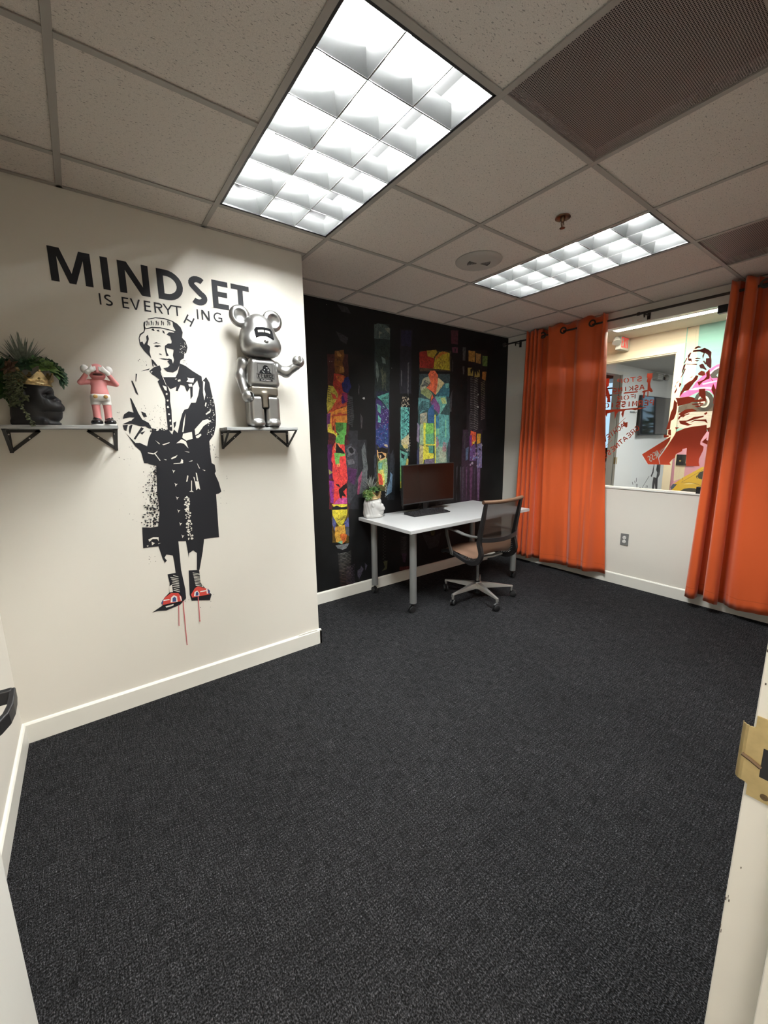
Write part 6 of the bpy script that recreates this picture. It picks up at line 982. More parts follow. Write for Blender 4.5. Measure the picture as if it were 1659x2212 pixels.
def shelf(label, x0, x1, z):
    t = thing('wall_shelf', label, 'shelf', ((x0+x1)/2, YA, z), group='grey board shelves on black brackets'); w = (x1-x0)/2; D = .150
    m = bpy.data.materials.get('grey_wash_board')
    if not m:
        m = mat('grey_wash_board', (.36, .36, .35), .6, bump=(90, .2, .001)); nt = m.node_tree; b = nt.nodes['Principled BSDF']
        g = nt.nodes.new('ShaderNodeNewGeometry'); mp = nt.nodes.new('ShaderNodeMapping'); mp.inputs['Scale'].default_value = (5, 60, 90); nt.links.new(g.outputs['Position'], mp.inputs['Vector'])
        n = nt.nodes.new('ShaderNodeTexNoise'); n.inputs['Scale'].default_value = 1.2; n.inputs['Detail'].default_value = 5; nt.links.new(mp.outputs[0], n.inputs['Vector'])
        cr = nt.nodes.new('ShaderNodeValToRGB'); cr.color_ramp.elements[0].position = .3; cr.color_ramp.elements[1].position = .7
        cr.color_ramp.elements[0].color = (.14, .15, .15, 1); cr.color_ramp.elements[1].color = (.46, .46, .45, 1); nt.links.new(n.outputs['Fac'], cr.inputs[0]); nt.links.new(cr.outputs[0], b.inputs['Base Color'])
    obj('board', MB().box((-w, -D, -.016), (w, -.001, 0)), m, t, bevel=.001)
    for s in (-1, 1):
        X = s*(w-.010); mb = MB(); zt, zb = -.016, -.122
        fl = lambda a, b: mb.tube([a, b], 0, sq=(.004, .014))
        # triangle flat against the wall
        mb.box((X-.007, -.004, zb), (X+.007, -.001, zt))
        xin = X-s*.110
        for (p, q, w2) in (((xin, zt-.007), (X, zt-.007), .014), ((xin, zt-.004), (X, zb+.008), .015)):
            pl = bar(p, q, w2); mb.prism(pl, lambda u, v: (u, -.0012, v), lambda u, v: (u, -.0045, v))
        # arm under the board and strut back to the wall
        mb.box((X-.007, -D+.004, zt-.004), (X+.007, -.001, zt))
        mb.tube([(X, -D+.006, zt-.004), (X, -.004, zb+.004)], 0, sq=(.012, .004), up=(0, 1, .8))
        br = obj('bracket', mb, M_BLACKM, t)
        for px, pz in ((X, zb+.016), (X-s*.070, zt-.040), (X, zt-.022)): obj('screw', MB().cyl((px, -.0046, pz), (px, -.0062, pz), .0034, n=10), M_ALU, br)
    return t
shelf('grey board shelf on black brackets carrying the gorilla planter and pink figurine', -.325, .097, 1.5535)
shelf('grey board shelf on black brackets carrying the silver bear figure', .606, 1.031, 1.5475)

# ---------------- gorilla head planters
def gorilla_sdf(fur):
    def f(p):
        q = np.stack([p[..., 0], np.abs(p[..., 1]), p[..., 2]], -1)
        d = U_(E_(q, (-.012, 0, .118), (.080, .068, .090)), E_(q, (-.020, 0, .042), (.078, .064, .074)), .03)
        d = U_(d, B_(q, (-.012, 0, .012), (.070, .058, .014), .012), .02)
        d = U_(d, E_(q, (.030, 0, .150), (.040, .046, .036)), .016)                        # forehead
        d = U_(d, K_(q, (.054, 0, .146), (.038, .046, .141), .0165, .014), .010)           # brow ridge
        d = U_(d, E_(q, (.030, .040, .108), (.036, .026, .032)), .014)                      # cheek
        d = U_(d, E_(q, (.052, 0, .078), (.048, .047, .047)), .020)                        # muzzle
        d = U_(d, E_(q, (.078, 0, .078), (.027, .038, .021)), .012)                        # upper lip
        d = U_(d, E_(q, (.058, 0, .042), (.036, .036, .028)), .012)                        # lower jaw
        d = U_(d, K_(q, (.056, 0, .132), (.079, 0, .108), .010, .015), .010)               # nose bridge
        d = U_(d, E_(q, (.080, .015, .107), (.013, .0145, .0105)), .006)                   # nostril wing
        d = U_(d, E_(q, (.020, 0, .006), (.066, .048, .013)), .012)                        # collar
        d = d+.017*bumpat(q, (.062, .028, .1265), (.016, .016, .0095))                     # eye sockets
        d = U_(d, E_(q, (.0505, .028, .126), (.0095, .011, .0075)), .002)                  # eyeball
        d = d+.010*bumpat(q, (.094, .0125, .1075), (.009, .006, .0048))                    # nostrils
        zm = .0600+.25*np.clip(.060-q[..., 0], 0, .04)*-.4
        d = d+.0042*np.exp(-((q[..., 2]-zm)/.0021)**2)*np.clip((q[..., 0]-.030)/.015, 0, 1) # mouth line
        for k in range(3):                                                                 # folds beside the nose
            r_ = np.sqrt((q[..., 0]-.074)**2+(q[..., 2]-.106)**2+(q[..., 1]*.9)**2)
            d = d+.0016*np.exp(-((r_-.034-.009*k)/.0022)**2)*np.clip((q[..., 2]-.085)/.02, 0, 1)*np.clip((q[..., 0]-.02)/.02, 0, 1)
        d = d+.0016*np.exp(-((np.abs(q[..., 1])-.003-.0)/.0018)**2)*np.clip((q[..., 2]-.066)/.006, 0, 1)*np.clip((.098-q[..., 2])/.006, 0, 1)*np.clip((q[..., 0]-.08)/.01, 0, 1)
        d = U_(d, E_(q, (-.018, .068, .128), (.018, .011, .023)), .006)                    # ear
        d = d+.008*bumpat(q, (-.014, .079, .128), (.009, .010, .013))
        if fur:
            a = np.arctan2(q[..., 1], -q[..., 0]+.02)
            d = d+.0006*np.sin(a*26+q[..., 2]*70)*np.clip((.0-q[..., 0])/.03, 0, 1)*np.clip((q[..., 2]-.0)/.03, 0, 1)
        return np.maximum(d, np.maximum(-q[..., 2], q[..., 2]-.182))
    return f
def crown_mesh(r, h, n=8, tilt=0):
    mb = MB(); N = n*8
    top = lambda a: h*(.42+.58*abs(math.cos(n/2*a))**1.6)
    vs = []
    for i in range(N):
        a = 2*PI*i/N; c, s = math.cos(a), math.sin(a)
        for rr_, z in ((r, 0), (r*1.03, h*.12), (r*1.0, h*.17), (r*1.04, h*.5), (r*1.13, top(a)), (r*1.07, top(a)), (r*.95, h*.4), (r*.93, 0)):
            vs.append((rr_*c, rr_*.88*s, min(z, top(a))))
    k = 8; fs = [(i*k+j, ((i+1) % N)*k+j, ((i+1) % N)*k+(j+1) % k, i*k+(j+1) % k) for i in range(N) for j in range(k)]
    mb.add(vs, fs)
    for i in range(n):
        a = 2*PI*i/n; mb.ball((r*1.12*math.cos(a), r*.985*math.sin(a), h*1.03), r*.085, 8, 6)
        a2 = a+PI/n; mb.ball((r*1.035*math.cos(a), r*.915*math.sin(a), h*.45), (r*.07, r*.07, r*.09), 8, 6)
    for i in range(40):
        a = 2*PI*i/40; mb.ball((r*1.03*math.cos(a), r*.905*math.sin(a), h*.09), r*.028, 6, 4)
    return mb
M_GOLD = mat('aged_gold', (.62, .47, .24), .32, .9, noise=(60, .2))
def leaf(mb, base, d, L, w, bend, th=.25, nseg=5, up=Vector((0, 0, 1))):
    """one tapering folded leaf from base along d, drooping by bend"""
    d = Vector(d).normalized(); s = d.cross(up); s = (Vector((1, 0, 0)) if s.length < .05 else s).normalized()
    n = s.cross(d).normalized(); vs = []; p = Vector(base)
    for i in range(nseg+1):
        t = i/nseg; ww = w*(math.sin(PI*min(1, t*.86+.12))**.8 if th > .2 else (1-t)**.7*.9+.06)*.5
        vs += [p+s*ww+n*ww*.35, p-n*ww*th, p-s*ww+n*ww*.35]
        d = (d-Vector((0, 0, 1))*bend/nseg).normalized(); n = s.cross(d).normalized(); p = p+d*L/nseg
    fs = []
    for i in range(nseg):
        a = i*3; fs += [(a, a+1, a+4, a+3), (a+1, a+2, a+5, a+4), (a+2, a, a+3, a+5)]
    mb.add(vs, fs)
def rosette(c, r, n, seed, axis=(0, 0, 1), lift=.55, wid=.55):
    rn = random.Random(seed); mb = MB(); ax = Vector(axis).normalized(); a_ = ax.orthogonal().normalized(); b_ = ax.cross(a_)
    for i in range(n):
        t = (i+1)/n; ang = i*2.39996+rn.uniform(-.15, .15); el = math.radians(82-72*t**.8*(1.2-lift*.4))
        d = (a_*math.cos(ang)+b_*math.sin(ang))*math.cos(el)+ax*math.sin(el)
        leaf(mb, Vector(c)+d*r*.05, d, r*(.45+.6*t), r*wid*(.55+.5*t), .35*t, .3, 4, up=ax)
    return mb
def spiky(c, r, n, seed, w=.016, tip=1.0, cone=1.25):
    rn = random.Random(seed); mb = MB()
    for i in range(n):
        ang = i*2.39996; t = (i/n)**.75; el = math.radians(88-62*t*cone*.8+rn.uniform(-6, 6))
        d = Vector((math.cos(ang)*math.cos(el), math.sin(ang)*math.cos(el), math.sin(el)))
        leaf(mb, Vector(c), d, r*(1.0-.25*t+rn.uniform(-.1, .08)), r*w*7, -.05+.25*t, .12, 6)
    return mb
def leafmat(name, a, b, rough=.5):
    m = mat(name, a, rough, noise=(70, .35, 4)); return m
GRN1 = leafmat('succulent_dark', (.020, .062, .026), 0); GRN2 = leafmat('succulent_mid', (.050, .115, .030), 0); GRN3 = leafmat('succulent_light', (.11, .19, .045), 0)
GREY = leafmat('airplant_grey', (.14, .165, .13), 0); VINE = leafmat('vine_olive', (.085, .10, .045), 0); RUST = leafmat('succulent_rust', (.14, .075, .045), 0)

t = thing('gorilla_planter', 'matte black gorilla head planter with gold crown and succulents on the left shelf', 'planter', (-.198, .176, 1.5535), math.radians(-24))
hd = obj('head', sculpt(gorilla_sdf(False), (-.11, -.105, -.012), (.145, .105, .195), .0027), mat('gorilla_black', (.013, .013, .015), .52, spec=.45, bump=(700, .12, .0006)), t, smooth=60)
cr = obj('crown', crown_mesh(.074, .060, 7), M_GOLD, t, smooth=45); cr.location = (-.010, 0, .172); cr.rotation_euler = (0, math.radians(3), .2)
obj('soil', MB().lathe([(0, .0), (.060, 0), (.062, -.01)], 20, (-.01, 0, .205), close=False), mat('soil_brown', (.03, .022, .015), .9), t)
obj('air_plant', spiky((-.022, -.004, .240), .148, 64, 5, .0185), GREY, t, smooth=60)
for c, r, n, sd, ax, m in (((.062, .030, .245), .060, 26, 1, (.75, -.1, .65), GRN2), ((.074, .048, .232), .054, 26, 2, (.9, -.1, .4), GRN1), ((.030, -.020, .262), .050, 22, 3, (.3, -.5, .8), GRN2), ((.082, .050, .205), .042, 22, 12, (.95, -.1, .1), GRN1),
                           ((-.070, -.045, .238), .060, 26, 4, (-.7, -.4, .6), GRN1), ((-.092, .005, .226), .070, 26, 5, (-.9, 0, .35), GRN2), ((-.100, -.045, .190), .058, 22, 6, (-.9, -.4, .0), GRN3),
                           ((.045, .06, .262), .058, 24, 7, (.4, .3, .8), GRN1), ((-.105, .005, .160), .062, 20, 8, (-1, -.1, -.25), GRN2), ((.005, -.048, .250), .042, 20, 10, (.1, -.8, .6), GRN1), ((.062, -.006, .250), .045, 22, 11, (.6, -.5, .6), GRN3)):
    obj('succulent', rosette(c, r, n, sd, ax), m, t, smooth=60)
obj('succulent', rosette((-.040, -.062, .235), .044, 20, 9, (-.3, -.8, .6)), RUST, t, smooth=60)['label'] = 'rust brown succulent rosette'
def vine(path, n, r, seed):
    rn = random.Random(seed); mb = MB(); P = [Vector(p) for p in path]
    L = len(P)-1
    mb.tube(path, .0016, n=5)
    for i in range(n):
        u = i/n*L; k = min(int(u), L-1); p = P[k].lerp(P[k+1], u-k)
        a = rn.uniform(0, 2*PI); d = Vector((math.cos(a), math.sin(a)-.5, rn.uniform(-.9, -.1))).normalized()
        M = d.to_track_quat('Z', 'Y').to_matrix()
        mb.ball(p+d*r*1.3, (r*.62, r*.5, r*1.25), 6, 5, M)
    return mb
inv = lambda x, y, z: tuple(Euler((0, 0, -math.radians(-24))).to_matrix() @ Vector((x, y, z)))
for i, (x, y, zend, n) in enumerate(((-.048, -.088, -.006, 100), (-.064, -.080, .085, 80), (-.030, -.090, .105, 66), (-.078, -.070, .075, 66))):
    pa = [inv(-.045+i*.004, -.055, .225), inv(x+.004, y+.006, .205), inv(x, y, .165), inv(x-.004, y-.004, .12), inv(x+.006, y-.004, (.12+zend)/2+.01), inv(x+(.040 if i == 0 else .004), y-(.008 if i == 0 else .002), zend)]
    obj('trailing_vine', vine(pa, n, .0062, 20+i), VINE, t, smooth=60)

t = thing('gorilla_planter', 'small white gorilla head planter with gold crown on the white desk', 'planter', (2.082, .815, .7465), math.radians(-22))
hd = obj('head', sculpt(gorilla_sdf(True), (-.11, -.105, -.012), (.145, .105, .195), .0030), mat('gorilla_white', (.44, .43, .415), .4, spec=.5), t, smooth=60); hd.scale = (1.02, 1.02, 1.0)
cr = obj('crown', crown_mesh(.074, .062, 6), M_GOLD, t, smooth=45); cr.location = (-.004, 0, .177); cr.rotation_euler = (0, math.radians(-4), .35)
obj('air_plant', spiky((-.020, 0, .255), .140, 48, 15, .0105), mat('airplant_pale', (.24, .25, .23), .5, noise=(70, .3)), t, smooth=60)
for i, (c, r, ax) in enumerate((((-.050, -.030, .235), .048, (-.5, -.5, .7)), ((-.005, -.035, .262), .048, (.0, -.5, .8)), ((-.045, -.060, .215), .046, (-.4, -.9, .2)), ((.040, .020, .262), .048, (.5, .1, .8)), ((-.075, 0, .225), .046, (-.9, 0, .4)), ((-.060, -.050, .200), .044, (-.6, -.8, 0)), ((.045, .040, .245), .05, (.6, .5, .7)), ((0, -.02, .262), .045, (0, -.3, 1)))):
    obj('succulent', rosette(c, r, 24, 40+i, ax, wid=.42), (GRN3, GRN2)[i % 2], t, smooth=60)

# ---------------- pink figurine covering its eyes
t = thing('figurine', 'pink cartoon figurine in white shorts hiding its eyes behind white gloves', 'figurine', (.045, .188, 1.5535), 0)
PINK = mat('matte_pink', (.66, .25, .25), .5); WHT = mat('toy_white', (.70, .69, .66), .45); BLK = mat('toy_black', (.012, .012, .013), .25)
def torso(p):
    d = U_(E_(p, (0, 0, .178), (.032, .026, .050)), E_(p, (0, 0, .146), (.036, .030, .030)), .02)
    d = U_(d, K_(p, (-.027, 0, .206), (.027, 0, .206), .012), .012)
    return U_(d, K_(p, (0, -.002, .20), (0, -.002, .225), .014), .012)
obj('torso', sculpt(torso, (-.06, -.05, .10), (.06, .05, .25), .0025), PINK, t, smooth=60)
def head(p):
    d = U_(E_(p, (0, 0, .252), (.033, .030, .038)), E_(p, (0, -.010, .234), (.031, .026, .020)), .012)
    d = U_(d, K_(p, (0, -.027, .262), (0, -.036, .249), .006, .008), .006)
    d = d+.014*bumpat(p, (0, -.036, .2365), (.022, .02, .0042))
    return d
hd = obj('head', sculpt(head, (-.05, -.055, .20), (.05, .045, .30), .002), PINK, t, smooth=60)
obj('mouth', MB().ball((0, -.0305, .2362), (.0205, .006, .0042), 16, 8), mat('mouth_dark', (.05, .008, .01), .5), hd, smooth=60)
for s in (-1, 1):
    arm = lambda p, s=s: U_(K_(p, (s*.034, 0, .205), (s*.070, -.010, .199), .012, .0115), K_(p, (s*.070, -.010, .199), (s*.040, -.030, .242), .0115, .0095), .005)
    obj('arm', sculpt(arm, (min(s*.015, s*.09), -.06, .17), (max(s*.015, s*.09), .03, .27), .0022), PINK, t, smooth=60)
    def glove(p, s=s):
        d = U_(K_(p, (s*.040, -.030, .242), (s*.037, -.032, .246), .0115), E_(p, (s*.024, -.037, .256), (.013, .008, .012)), .006)
        for k in range(4): d = U_(d, K_(p, (s*.020, -.039, .250+.0052*k), (s*.0075, -.0405+.0008*k, .2555+.0046*k), .0034, .0030), .002)
        return U_(d, K_(p, (s*.026, -.040, .262), (s*.022, -.036, .273), .0036), .003)
    obj('glove', sculpt(glove, (min(s*.0, s*.06), -.06, .22), (max(s*.0, s*.06), -.01, .29), .0016), WHT, t, smooth=60)
    obj('ear', MB().ball((s*.047, .004, .262), (.017, .014, .020), 16, 12), WHT, t, smooth=60)
    obj('leg', MB().lathe([(.0165, .024), (.0160, .05), (.0165, .08), (.018, .105)], 18, (s*.0225, 0, 0)), PINK, t, smooth=50)
    sh = obj('shoe', sculpt(lambda p, s=s: np.maximum(U_(E_(p, (s*.027, -.012, .016), (.025, .034, .016)), K_(p, (s*.0245, 0, .016), (s*.0245, 0, .030), .0175), .006), .006-p[..., 2]), (min(s*-.002, s*.056), -.052, 0), (max(s*-.002, s*.056), .03, .056), .0020), BLK, t, smooth=60)
    obj('sole', MB().lathe([(.0, 0), (.0245, 0), (.0255, .003), (.0245, .007), (0, .007)], 20, (s*.027, -.010, 0), Matrix.Diagonal((1, 1.36, 1)), close=False), WHT, sh, smooth=40)
def shorts(p):
    d = U_(E_(p, (0, 0, .140), (.039, .033, .020)), B_(p, (0, 0, .132), (.0375, .030, .018), .014), .01)
    for s in (-1, 1): d = U_(d, K_(p, (s*.0205, 0, .128), (s*.0225, 0, .104), .0200), .008)
    d = np.maximum(d, p[..., 2]-.148)
    return np.maximum(d, .0985-p[..., 2])
sh = obj('shorts', sculpt(shorts, (-.06, -.05, .085), (.06, .05, .16), .0020), WHT, t, smooth=60)
for s in (-1, 1): obj('button', MB().ball((s*.0205, -.0335, .1355), (.0095, .0045, .0088), 14, 8), mat('button_tan', (.42, .25, .08), .4), sh, smooth=60)

# ---------------- silver bear figure
t = thing('bear_figure', 'tall silver toy bear figure with one raised arm on the right shelf', 'figurine', (.838, .165, 1.5475), 0)
SIL = mat('satin_silver', (.40, .398, .39), .34, .97, noise=(18, .06)); SILD = mat('satin_silver_hip', (.27, .245, .205), .36, .97)
SEAM = mat('seam_dark', (.03, .03, .03), .6)
def bhead(p):
    q = np.stack([np.abs(p[..., 0]), p[..., 1], p[..., 2]], -1)
    d = U_(E_(q, (0, 0, .512), (.095, .092, .122)), B_(q, (0, .005, .475), (.095, .080, .076), .060), .03)
    d = U_(d, E_(q, (0, -.062, .446), (.082, .056, .050)), .045)
    d = U_(d, E_(q, (.068, -.045, .455), (.042, .045, .048)), .035)
    d = d+.0030*np.exp(-((p[..., 1]-.042)/.0022)**2)                      # mould seam behind the ears
    return np.maximum(d, .391-p[..., 2])
hd = obj('head', sculpt(bhead, (-.13, -.135, .375), (.13, .115, .66), .0032), SIL, t, smooth=70)
for s in (-1, 1):
    def ear(p, s=s):
        d = E_(p, (s*.094, .012, .612), (.060, .026, .060))
        return C_(d, E_(p, (s*.097, -.030, .612), (.044, .038, .044)), .006)
    obj('ear', sculpt(ear, (min(s*.02, s*.17), -.03, .54), (max(s*.02, s*.17), .05, .69), .0024), SIL, t, smooth=70)
# visor: dark curved window with two light bars, following the brow
def on_head(u, v, e=.0): # project a front point onto the head along y
    pt = np.array([[u, y, v] for y in np.linspace(-.135, 0, 271)]); F = bhead(pt)
    k = int(np.argmax(F < 0)); return (u, -.135+.0005*k-e, v)
mb = MB(); nu, nv = 15, 7
def vis(a, b):
    v = .522+(b-.5)*.046-.016*(2*a-1)**2*(1 if b < .5 else .25)*1.0; wd = .052-.010*max(0, b-.7)/.3
    return on_head((a-.5)*2*wd, v, .0045)
mb.grid(nu, nv, vis); vz = obj('visor', mb, mat('visor_black', (.005, .005, .006), .8, spec=.05), hd, solid=.002)
for s in (-1, 1):
    mb = MB(); mb.grid(5, 3, lambda a, b, s=s: on_head(s*.003+s*a*.032, .517+b*.012-.004*(a*.9)**2, .0068)); obj('eye_bar', mb, mat('eye_cream', (.42, .40, .31), .6), vz)
obj('nose', MB().ball((0, on_head(0, .466)[1]-.002, .466), (.015, .007, .009), 14, 8).ball((-.006, on_head(0, .466)[1]-.006, .470), (.006, .004, .004), 8, 6), SIL, hd, smooth=60)
def btorso(p):
    z = np.clip((p[..., 2]-.225)/.165, 0, 1); w = .100-.020*z**1.3
    q = p.copy(); q[..., 0] = p[..., 0]*(.1/w)
    return B_(q, (0, .005, .308), (.100, .066, .084), .034)*.9
tr = obj('torso', sculpt(btorso, (-.125, -.085, .21), (.125, .095, .41), .0032), SIL, t, smooth=70)
obj('neck', MB().lathe([(.052, .384), (.050, .398)], 28, (0, .005, 0)), SEAM, t, smooth=40)
def bhip(p):
    d = B_(p, (0, .005, .206), (.083, .056, .028), .014)
    return U_(d, B_(p, (0, -.016, .155), (.017, .036, .045), .010), .016)
obj('hip', sculpt(bhip, (-.1, -.07, .09), (.1, .08, .25), .003), SILD, t, smooth=70)
for s in (-1, 1):
    def bleg(p, s=s):
        d = B_(p, (s*.0475, .005, .094), (.0435, .054, .087), .022)
        d = U_(d, E_(p, (s*.0475, -.034, .022), (.042, .040, .026)), .008)
        d = C_(d, B_(p, (0, -.02, .165), (.021, .05, .060), .01), .003)
        d = d+.004*bumpat(p, (s*.0475, -.062, .040), (.012, .010, .0035))
        return np.maximum(d, .006-p[..., 2])
    lg = obj('leg', sculpt(bleg, (min(0, s*.1), -.09, 0), (max(0, s*.1), .07, .19), .0028), SIL, t, smooth=70)
    obj('sole', MB().lathe([(0, 0), (.038, 0), (.038, .0075), (0, .0075)], 20, (s*.0475, -.010, 0), Matrix.Diagonal((1, 1.4, 1)), close=False), BLK, lg)
arm_l = lambda p: U_(U_(K_(p, (-.104, .005, .362), (-.122, -.004, .290), .028, .027), K_(p, (-.122, -.004, .290), (-.112, -.026, .205), .027, .024), .012), E_(p, (-.096, .004, .355), (.026, .034, .034)), .02)
obj('arm', sculpt(arm_l, (-.17, -.07, .17), (-.06, .05, .41), .0028), SIL, t, smooth=70)
def hand_l(p):
    d = E_(p, (-.096, -.040, .172), (.034, .034, .034))
    return C_(d, B_(p, (-.084, -.068, .174), (.0075, .034, .022), .006), .003)
obj('hand', sculpt(hand_l, (-.15, -.09, .12), (-.05, .01, .22), .0024), SIL, t, smooth=70)
arm_r = lambda p: U_(U_(K_(p, (.095, .005, .350), (.152, -.014, .325), .030, .026), K_(p, (.152, -.014, .325), (.206, -.050, .362), .026, .023), .02), E_(p, (.094, .004, .350), (.024, .034, .034)), .02)
obj('arm', sculpt(arm_r, (.06, -.09, .27), (.25, .05, .41), .0028), SIL, t, smooth=70)
def hand_r(p):
    d = E_(p, (.215, -.058, .388), (.036, .034, .036))
    return C_(d, B_(p, (.213, -.064, .415), (.0095, .06, .034), .008), .003)
obj('hand', sculpt(hand_r, (.16, -.11, .33), (.27, 0, .45), .0024), SIL, t, smooth=70)
# chest print: framed ape, word in a box, word on a black bar
def chest(u, v, e=.0):
    pt = np.array([[u, y, v] for y in np.linspace(-.085, 0, 171)]); F = btorso(pt); k = int(np.argmax(F < 0)); return (u, -.085+.0005*k-e, v)
lg = MB(); cx0, cz0, sc_ = .004, .258, 1.0
L = lambda poly, e=.0026: lg.add([chest(cx0+u, cz0+v, e+.000006*len(lg.f)) for u, v in poly], [tuple(range(len(poly)))])
def frame(x0, z0, x1, z1, w):
    for p in ([(x0,z0),(x1,z0),(x1,z0+w),(x0,z0+w)], [(x0,z1-w),(x1,z1-w),(x1,z1),(x0,z1)], [(x0,z0),(x0+w,z0),(x0+w,z1),(x0,z1)], [(x1-w,z0),(x1,z0),(x1,z1),(x1-w,z1)]): L(p)
frame(-.044, .034, .044, .098, .0016); frame(-.052, .014, .054, .043, .0016)
L([(-.036,.043),(-.030,.058),(-.020,.064),(-.014,.068),(-.012,.080),(-.004,.089),(.006,.090),(.014,.088),(.020,.080),(.027,.072),(.031,.062),(.026,.055),(.034,.050),(.040,.043)])
lg2 = MB()
for p in ([(.004,.077),(.012,.079),(.018,.075),(.010,.073)], [(.015,.068),(.023,.068),(.024,.062),(.014,.060)], [(-.008,.066),(-.003,.069),(-.001,.063),(-.007,.060)], [(-.020,.060),(-.010,.053),(-.004,.046),(-.008,.047),(-.016,.055)], [(.012,.053),(.022,.056),(.020,.052)]):
    lg2.add([chest(cx0+u, cz0+v, .0033) for u, v in p], [tuple(range(len(p)))])
xx = -.047
for ch, w in (('X', .014), ('.', .004), ('L', .011), ('A', .014), ('R', .013), ('G', .014), ('E', .012)):
    if ch == '.': L([(xx, .026), (xx+.003, .026), (xx+.003, .030), (xx, .030)])
    else:
        for p in glyph(ch, w, .021, .0042): L([(xx+u, .018+v) for u, v in p])
    xx += w+.0022
L([(-.036, .001), (.042, .001), (.042, .013), (-.036, .013)])
xx = -.026
for ch in 'CLOTHING':
    w = .0018 if ch == 'I' else .0055
    for p in glyph(ch, w, .0055, .0014): lg2.add([chest(cx0+xx+u, cz0+.0045+v, .0033) for u, v in p], [tuple(range(len(p)))])
    xx += w+.0022
pr = obj('chest_print', lg, mat('print_ink', (.010, .010, .011), .7, spec=.1), tr); obj('print_detail', lg2, mat('print_silver', (.55, .54, .52), .4, .5), pr)['kind'] = 'stuff'

# ================================================================== BACK WALL PRINT
t = thing('wall_mural', 'black wall print of faces in narrow strips of bright colour, covering the back wall', 'mural', (0, YB, 0))
obj('backing', MB().box((XE+.001, -.0008, BH+.001), (XC-.0005, 0, H-.001)), M_BLACKWALL, t)
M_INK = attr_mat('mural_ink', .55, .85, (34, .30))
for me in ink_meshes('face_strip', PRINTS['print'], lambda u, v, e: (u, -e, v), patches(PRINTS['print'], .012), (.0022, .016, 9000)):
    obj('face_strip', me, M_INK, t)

# ================================================================== CURTAINS
M_CURT = mat('orange_satin', (.60, .090, .017), .42, spec=.35, sheen=.25, bump=(420, .10, .0006))
def spline(P, t):
    n = len(P)-1; k = min(int(t*n), n-1); u = t*n-k
    p0, p1, p2, p3 = (np.array(P[max(0, min(n, k+i))], float) for i in (-1, 0, 1, 2))
    return .5*((2*p1)+(-p0+p2)*u+(2*p0-5*p1+4*p2-p3)*u*u+(-p0+3*p1-3*p2+p3)*u**3)
def curtain(label, top, bot, ztop, zbot, hemwave, grommets, seed):
    """top/bot: fold lines as (y, distance from wall) at the heading and at the hem"""
    t = thing('curtain', label, 'curtain', (XC, (top[0][0]+top[-1][0])/2, 0), group='orange curtains on the dark rod')
    y0 = t.location.y; rn = random.Random(seed); ph = [rn.uniform(0, 6.28) for _ in range(6)]
    NU, NV = 10*(len(top)-1)+1, 44
    ph2 = rn.uniform(0, 6)
    def pos(a, b):
        T = spline(top, a); B = spline(bot, a); s = b**1.15
        y = T[0]*(1-s)+B[0]*s; d = T[1]*(1-s)+B[1]*s
        d += .004*math.sin(a*37+b*5+ph[0])*b+.003*math.sin(a*61-b*9+ph[1])*b
        zb = zbot+hemwave*math.sin(a*9+ph2)+.3*hemwave*math.sin(a*31+ph[2])
        if b > .93: d += .003*math.sin(a*140+ph[3])*(b-.93)/.07
        z = ztop-(ztop-zb)*b + .012*math.sin(a*len(top)*1.5+ph[4])*(1-b)**8
        return (-d, y-y0, z)
    mb = MB(); mb.grid(NU, NV, pos)
    o = obj('panel', mb, M_CURT, t, smooth=80, solid=.0022)
    hem = MB(); hem.grid(NU, 2, lambda a, b: tuple(np.array(pos(a, .962+.0025*b))+np.array((-.0016, 0, 0))))
    obj('hem_seam', hem, mat('orange_stitch', (.50, .075, .012), .6), t, smooth=80)
    for gy, gd, ry in grommets:
        gr = MB(); M = Matrix.Rotation(PI/2, 3, 'Y').to_3x3()
        R = Matrix.Rotation(ry, 3, 'Z') @ Matrix.Rotation(PI/2, 3, 'Y')
        prof = [(.020, -.003), (.033, -.004), (.034, 0), (.033, .004), (.020, .003), (.019, 0), (.020, -.003)]
        gr.lathe(prof, 24, (-gd, gy-y0, 2.527), R, close=False)
        obj('grommet', gr, M_BRONZE, t, smooth=50)
    return t
topL = [(0.592, 0.04), (0.59, 0.084), (0.584, 0.108), (0.563, 0.114), (0.554, 0.074), (0.558, 0.044), (0.545, 0.04), (0.543, 0.084), (0.537, 0.108), (0.516, 0.114), (0.507, 0.074), (0.511, 0.044), (0.498, 0.04), (0.496, 0.084), (0.49, 0.108), (0.469, 0.114), (0.46, 0.074), (0.464, 0.044), (0.451, 0.04), (0.449, 0.084), (0.443, 0.108), (0.422, 0.114), (0.413, 0.074), (0.417, 0.044), (0.4, 0.045), (0.365, 0.042), (0.335, 0.046), (0.322, 0.09), (0.315, 0.118), (0.285, 0.113), (0.24, 0.108), (0.19, 0.1), (0.165, 0.086), (0.14, 0.062), (0.1, 0.056), (0.055, 0.06), (0.03, 0.082), (0, 0.106), (-0.05, 0.11), (-0.1, 0.101), (-0.135, 0.085), (-0.16, 0.062), (-0.2, 0.056), (-0.225, 0.07), (-0.243, 0.125), (-0.262, 0.118), (-0.262, 0.07), (-0.235, 0.035)]
